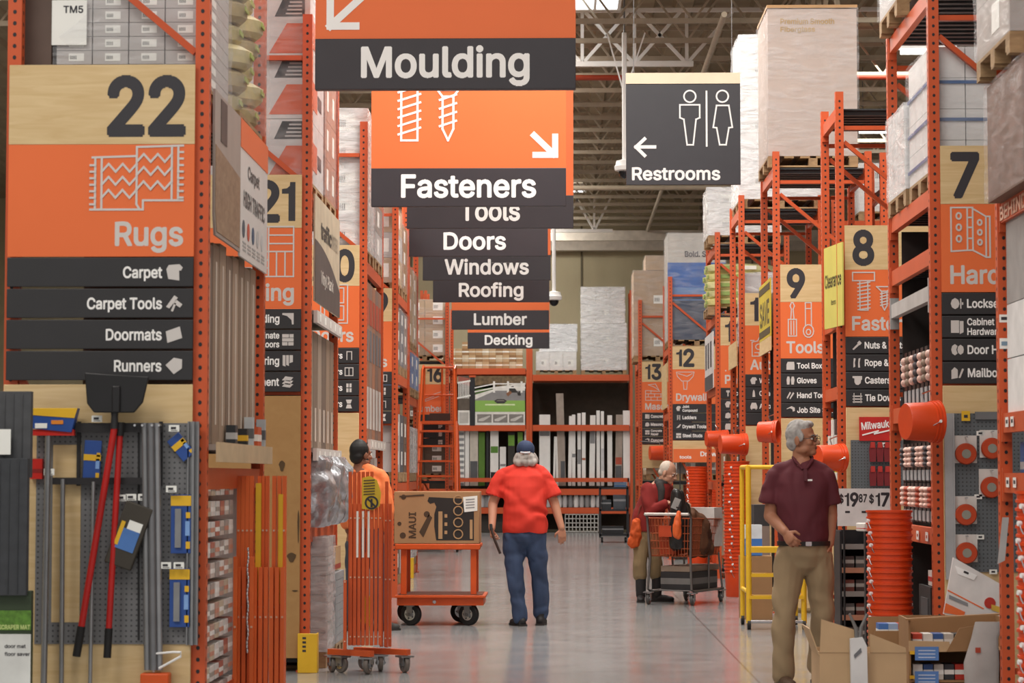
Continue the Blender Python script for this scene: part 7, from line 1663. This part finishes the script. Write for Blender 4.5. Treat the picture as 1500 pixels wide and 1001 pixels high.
for s in (-1, 1):
    mb = MB(); mb.m(CGR); mb.tube([(s * w, -.03, .985), (s * w, .03, .95), (s * (w - .02), .06, .5), (s * w, .04, .17), (s * (w - .0), .1, .15), (s * (w - .04), L, .15)], .014, 8); mb.tube([(s * (w - .05), L * .62, .15), (s * (w - .04), L * .6, .53)], .012, 8); mb.build('side_frame', t)
    MB().tube([(s * (w - .03), L - .05, .15), (s * (w - .05), L - .1, .55)], .012, 8).build('front_strut', t, CGR)
mb = MB(); mb.m(M('C9C4BE', .35, .3)); mb.cyl((-w, -.03, .985), (w, -.03, .985), .016, n=12); mb.build('handle', t)
mb = MB(); mb.m(CGR)
for y in (.12, .3, .5, .7, .9): mb.cyl((-w + .02, y, .155), (w - .02, y, .155), .008, n=6)
mb.build('lower_rack', t)
for x, y in ((-w, .06), (w, .06), (-w + .05, L - .04), (w - .05, L - .04)): caster(t, x, y, .06, .03, R(10), .14, M('4A4846', .5))
cm = Matrix.Translation(t.location) @ Matrix.Rotation(R(-27), 4, 'Z')
def onc(x, y, z): return cm @ Vector((x, y, z))
item('carton', 'black carton with grey print on the lower rack of the shopping cart', 'box', onc(.03, .5, .166), (.36, .72, .19), M('2C2B2D', .5), rz=R(-27), band=(.3, .65), bandmat=M('6E6C6A'))
item('carton', 'flat brown carton on top of the black one under the shopping cart', 'box', onc(.02, .55, .36), (.34, .8, .06), M('8C7B6C', .7), rz=R(-27))
g = thing('hand_bag', 'black shiny bag standing up in the shopping cart', 'bag', onc(.06, .12, .60)); c = MB(); limb(c, [(0, 0, .08), (.02, .0, .35), (.0, 0, .6)], [.1, .11, .07]); limb(c, [(.1, .1, .1), (.08, .06, .45)], [.09, .07]); cloth(g, 'bag_body', c, M('252424', .3), .014, .009, 2, 8, (14, 14, 8)); c = MB(); c.m(M('9B9A98', .3)); c.box((-.02, -.085, .5), (.07, .02, .12), Matrix.Rotation(.4, 3, 'Y')); c.build('silver_flap', g)
g = thing('coat', 'brown coat bundled over the side of the shopping cart', 'coat', onc(.13, .45, .6)); c = MB(); limb(c, [(0, 0, .05), (.03, .0, .25), (-.06, -.1, .36)], [.15, .14, .09]); limb(c, [(.1, .15, .02), (.08, .1, .18)], [.12, .1]); cloth(g, 'coat_body', c, M('5B3A26', .85, var=.2), .022, .01, 2, 2, (11, 11, 6))
g = thing('goods_bag', 'bright orange bag dangling over the cart handle', 'bag', onc(.14, -.07, .70)); c = MB(); limb(c, [(0, 0, .06), (0, 0, .16), (.02, .02, .3)], [.045, .05, .03]); cloth(g, 'bag_body', c, M('D8602A', .6), .008, .008, 2, 6, (20, 20, 10)); MB().tube([(.02, .02, .28), (.03, .05, .36), (.0, .02, .36)], .01, 8).build('strap', g, M('2A2424'))
item('carton', 'white carton leaning out of the far end of the shopping cart', 'box', onc(.06, .86, .62), (.34, .2, .43), M('CFCDCA', .5), rz=R(-30))
item('carton', 'orange red carton inside the shopping cart', 'box', onc(-.08, .3, .545), (.18, .3, .22), M('B4482A', .5), rz=R(-27))
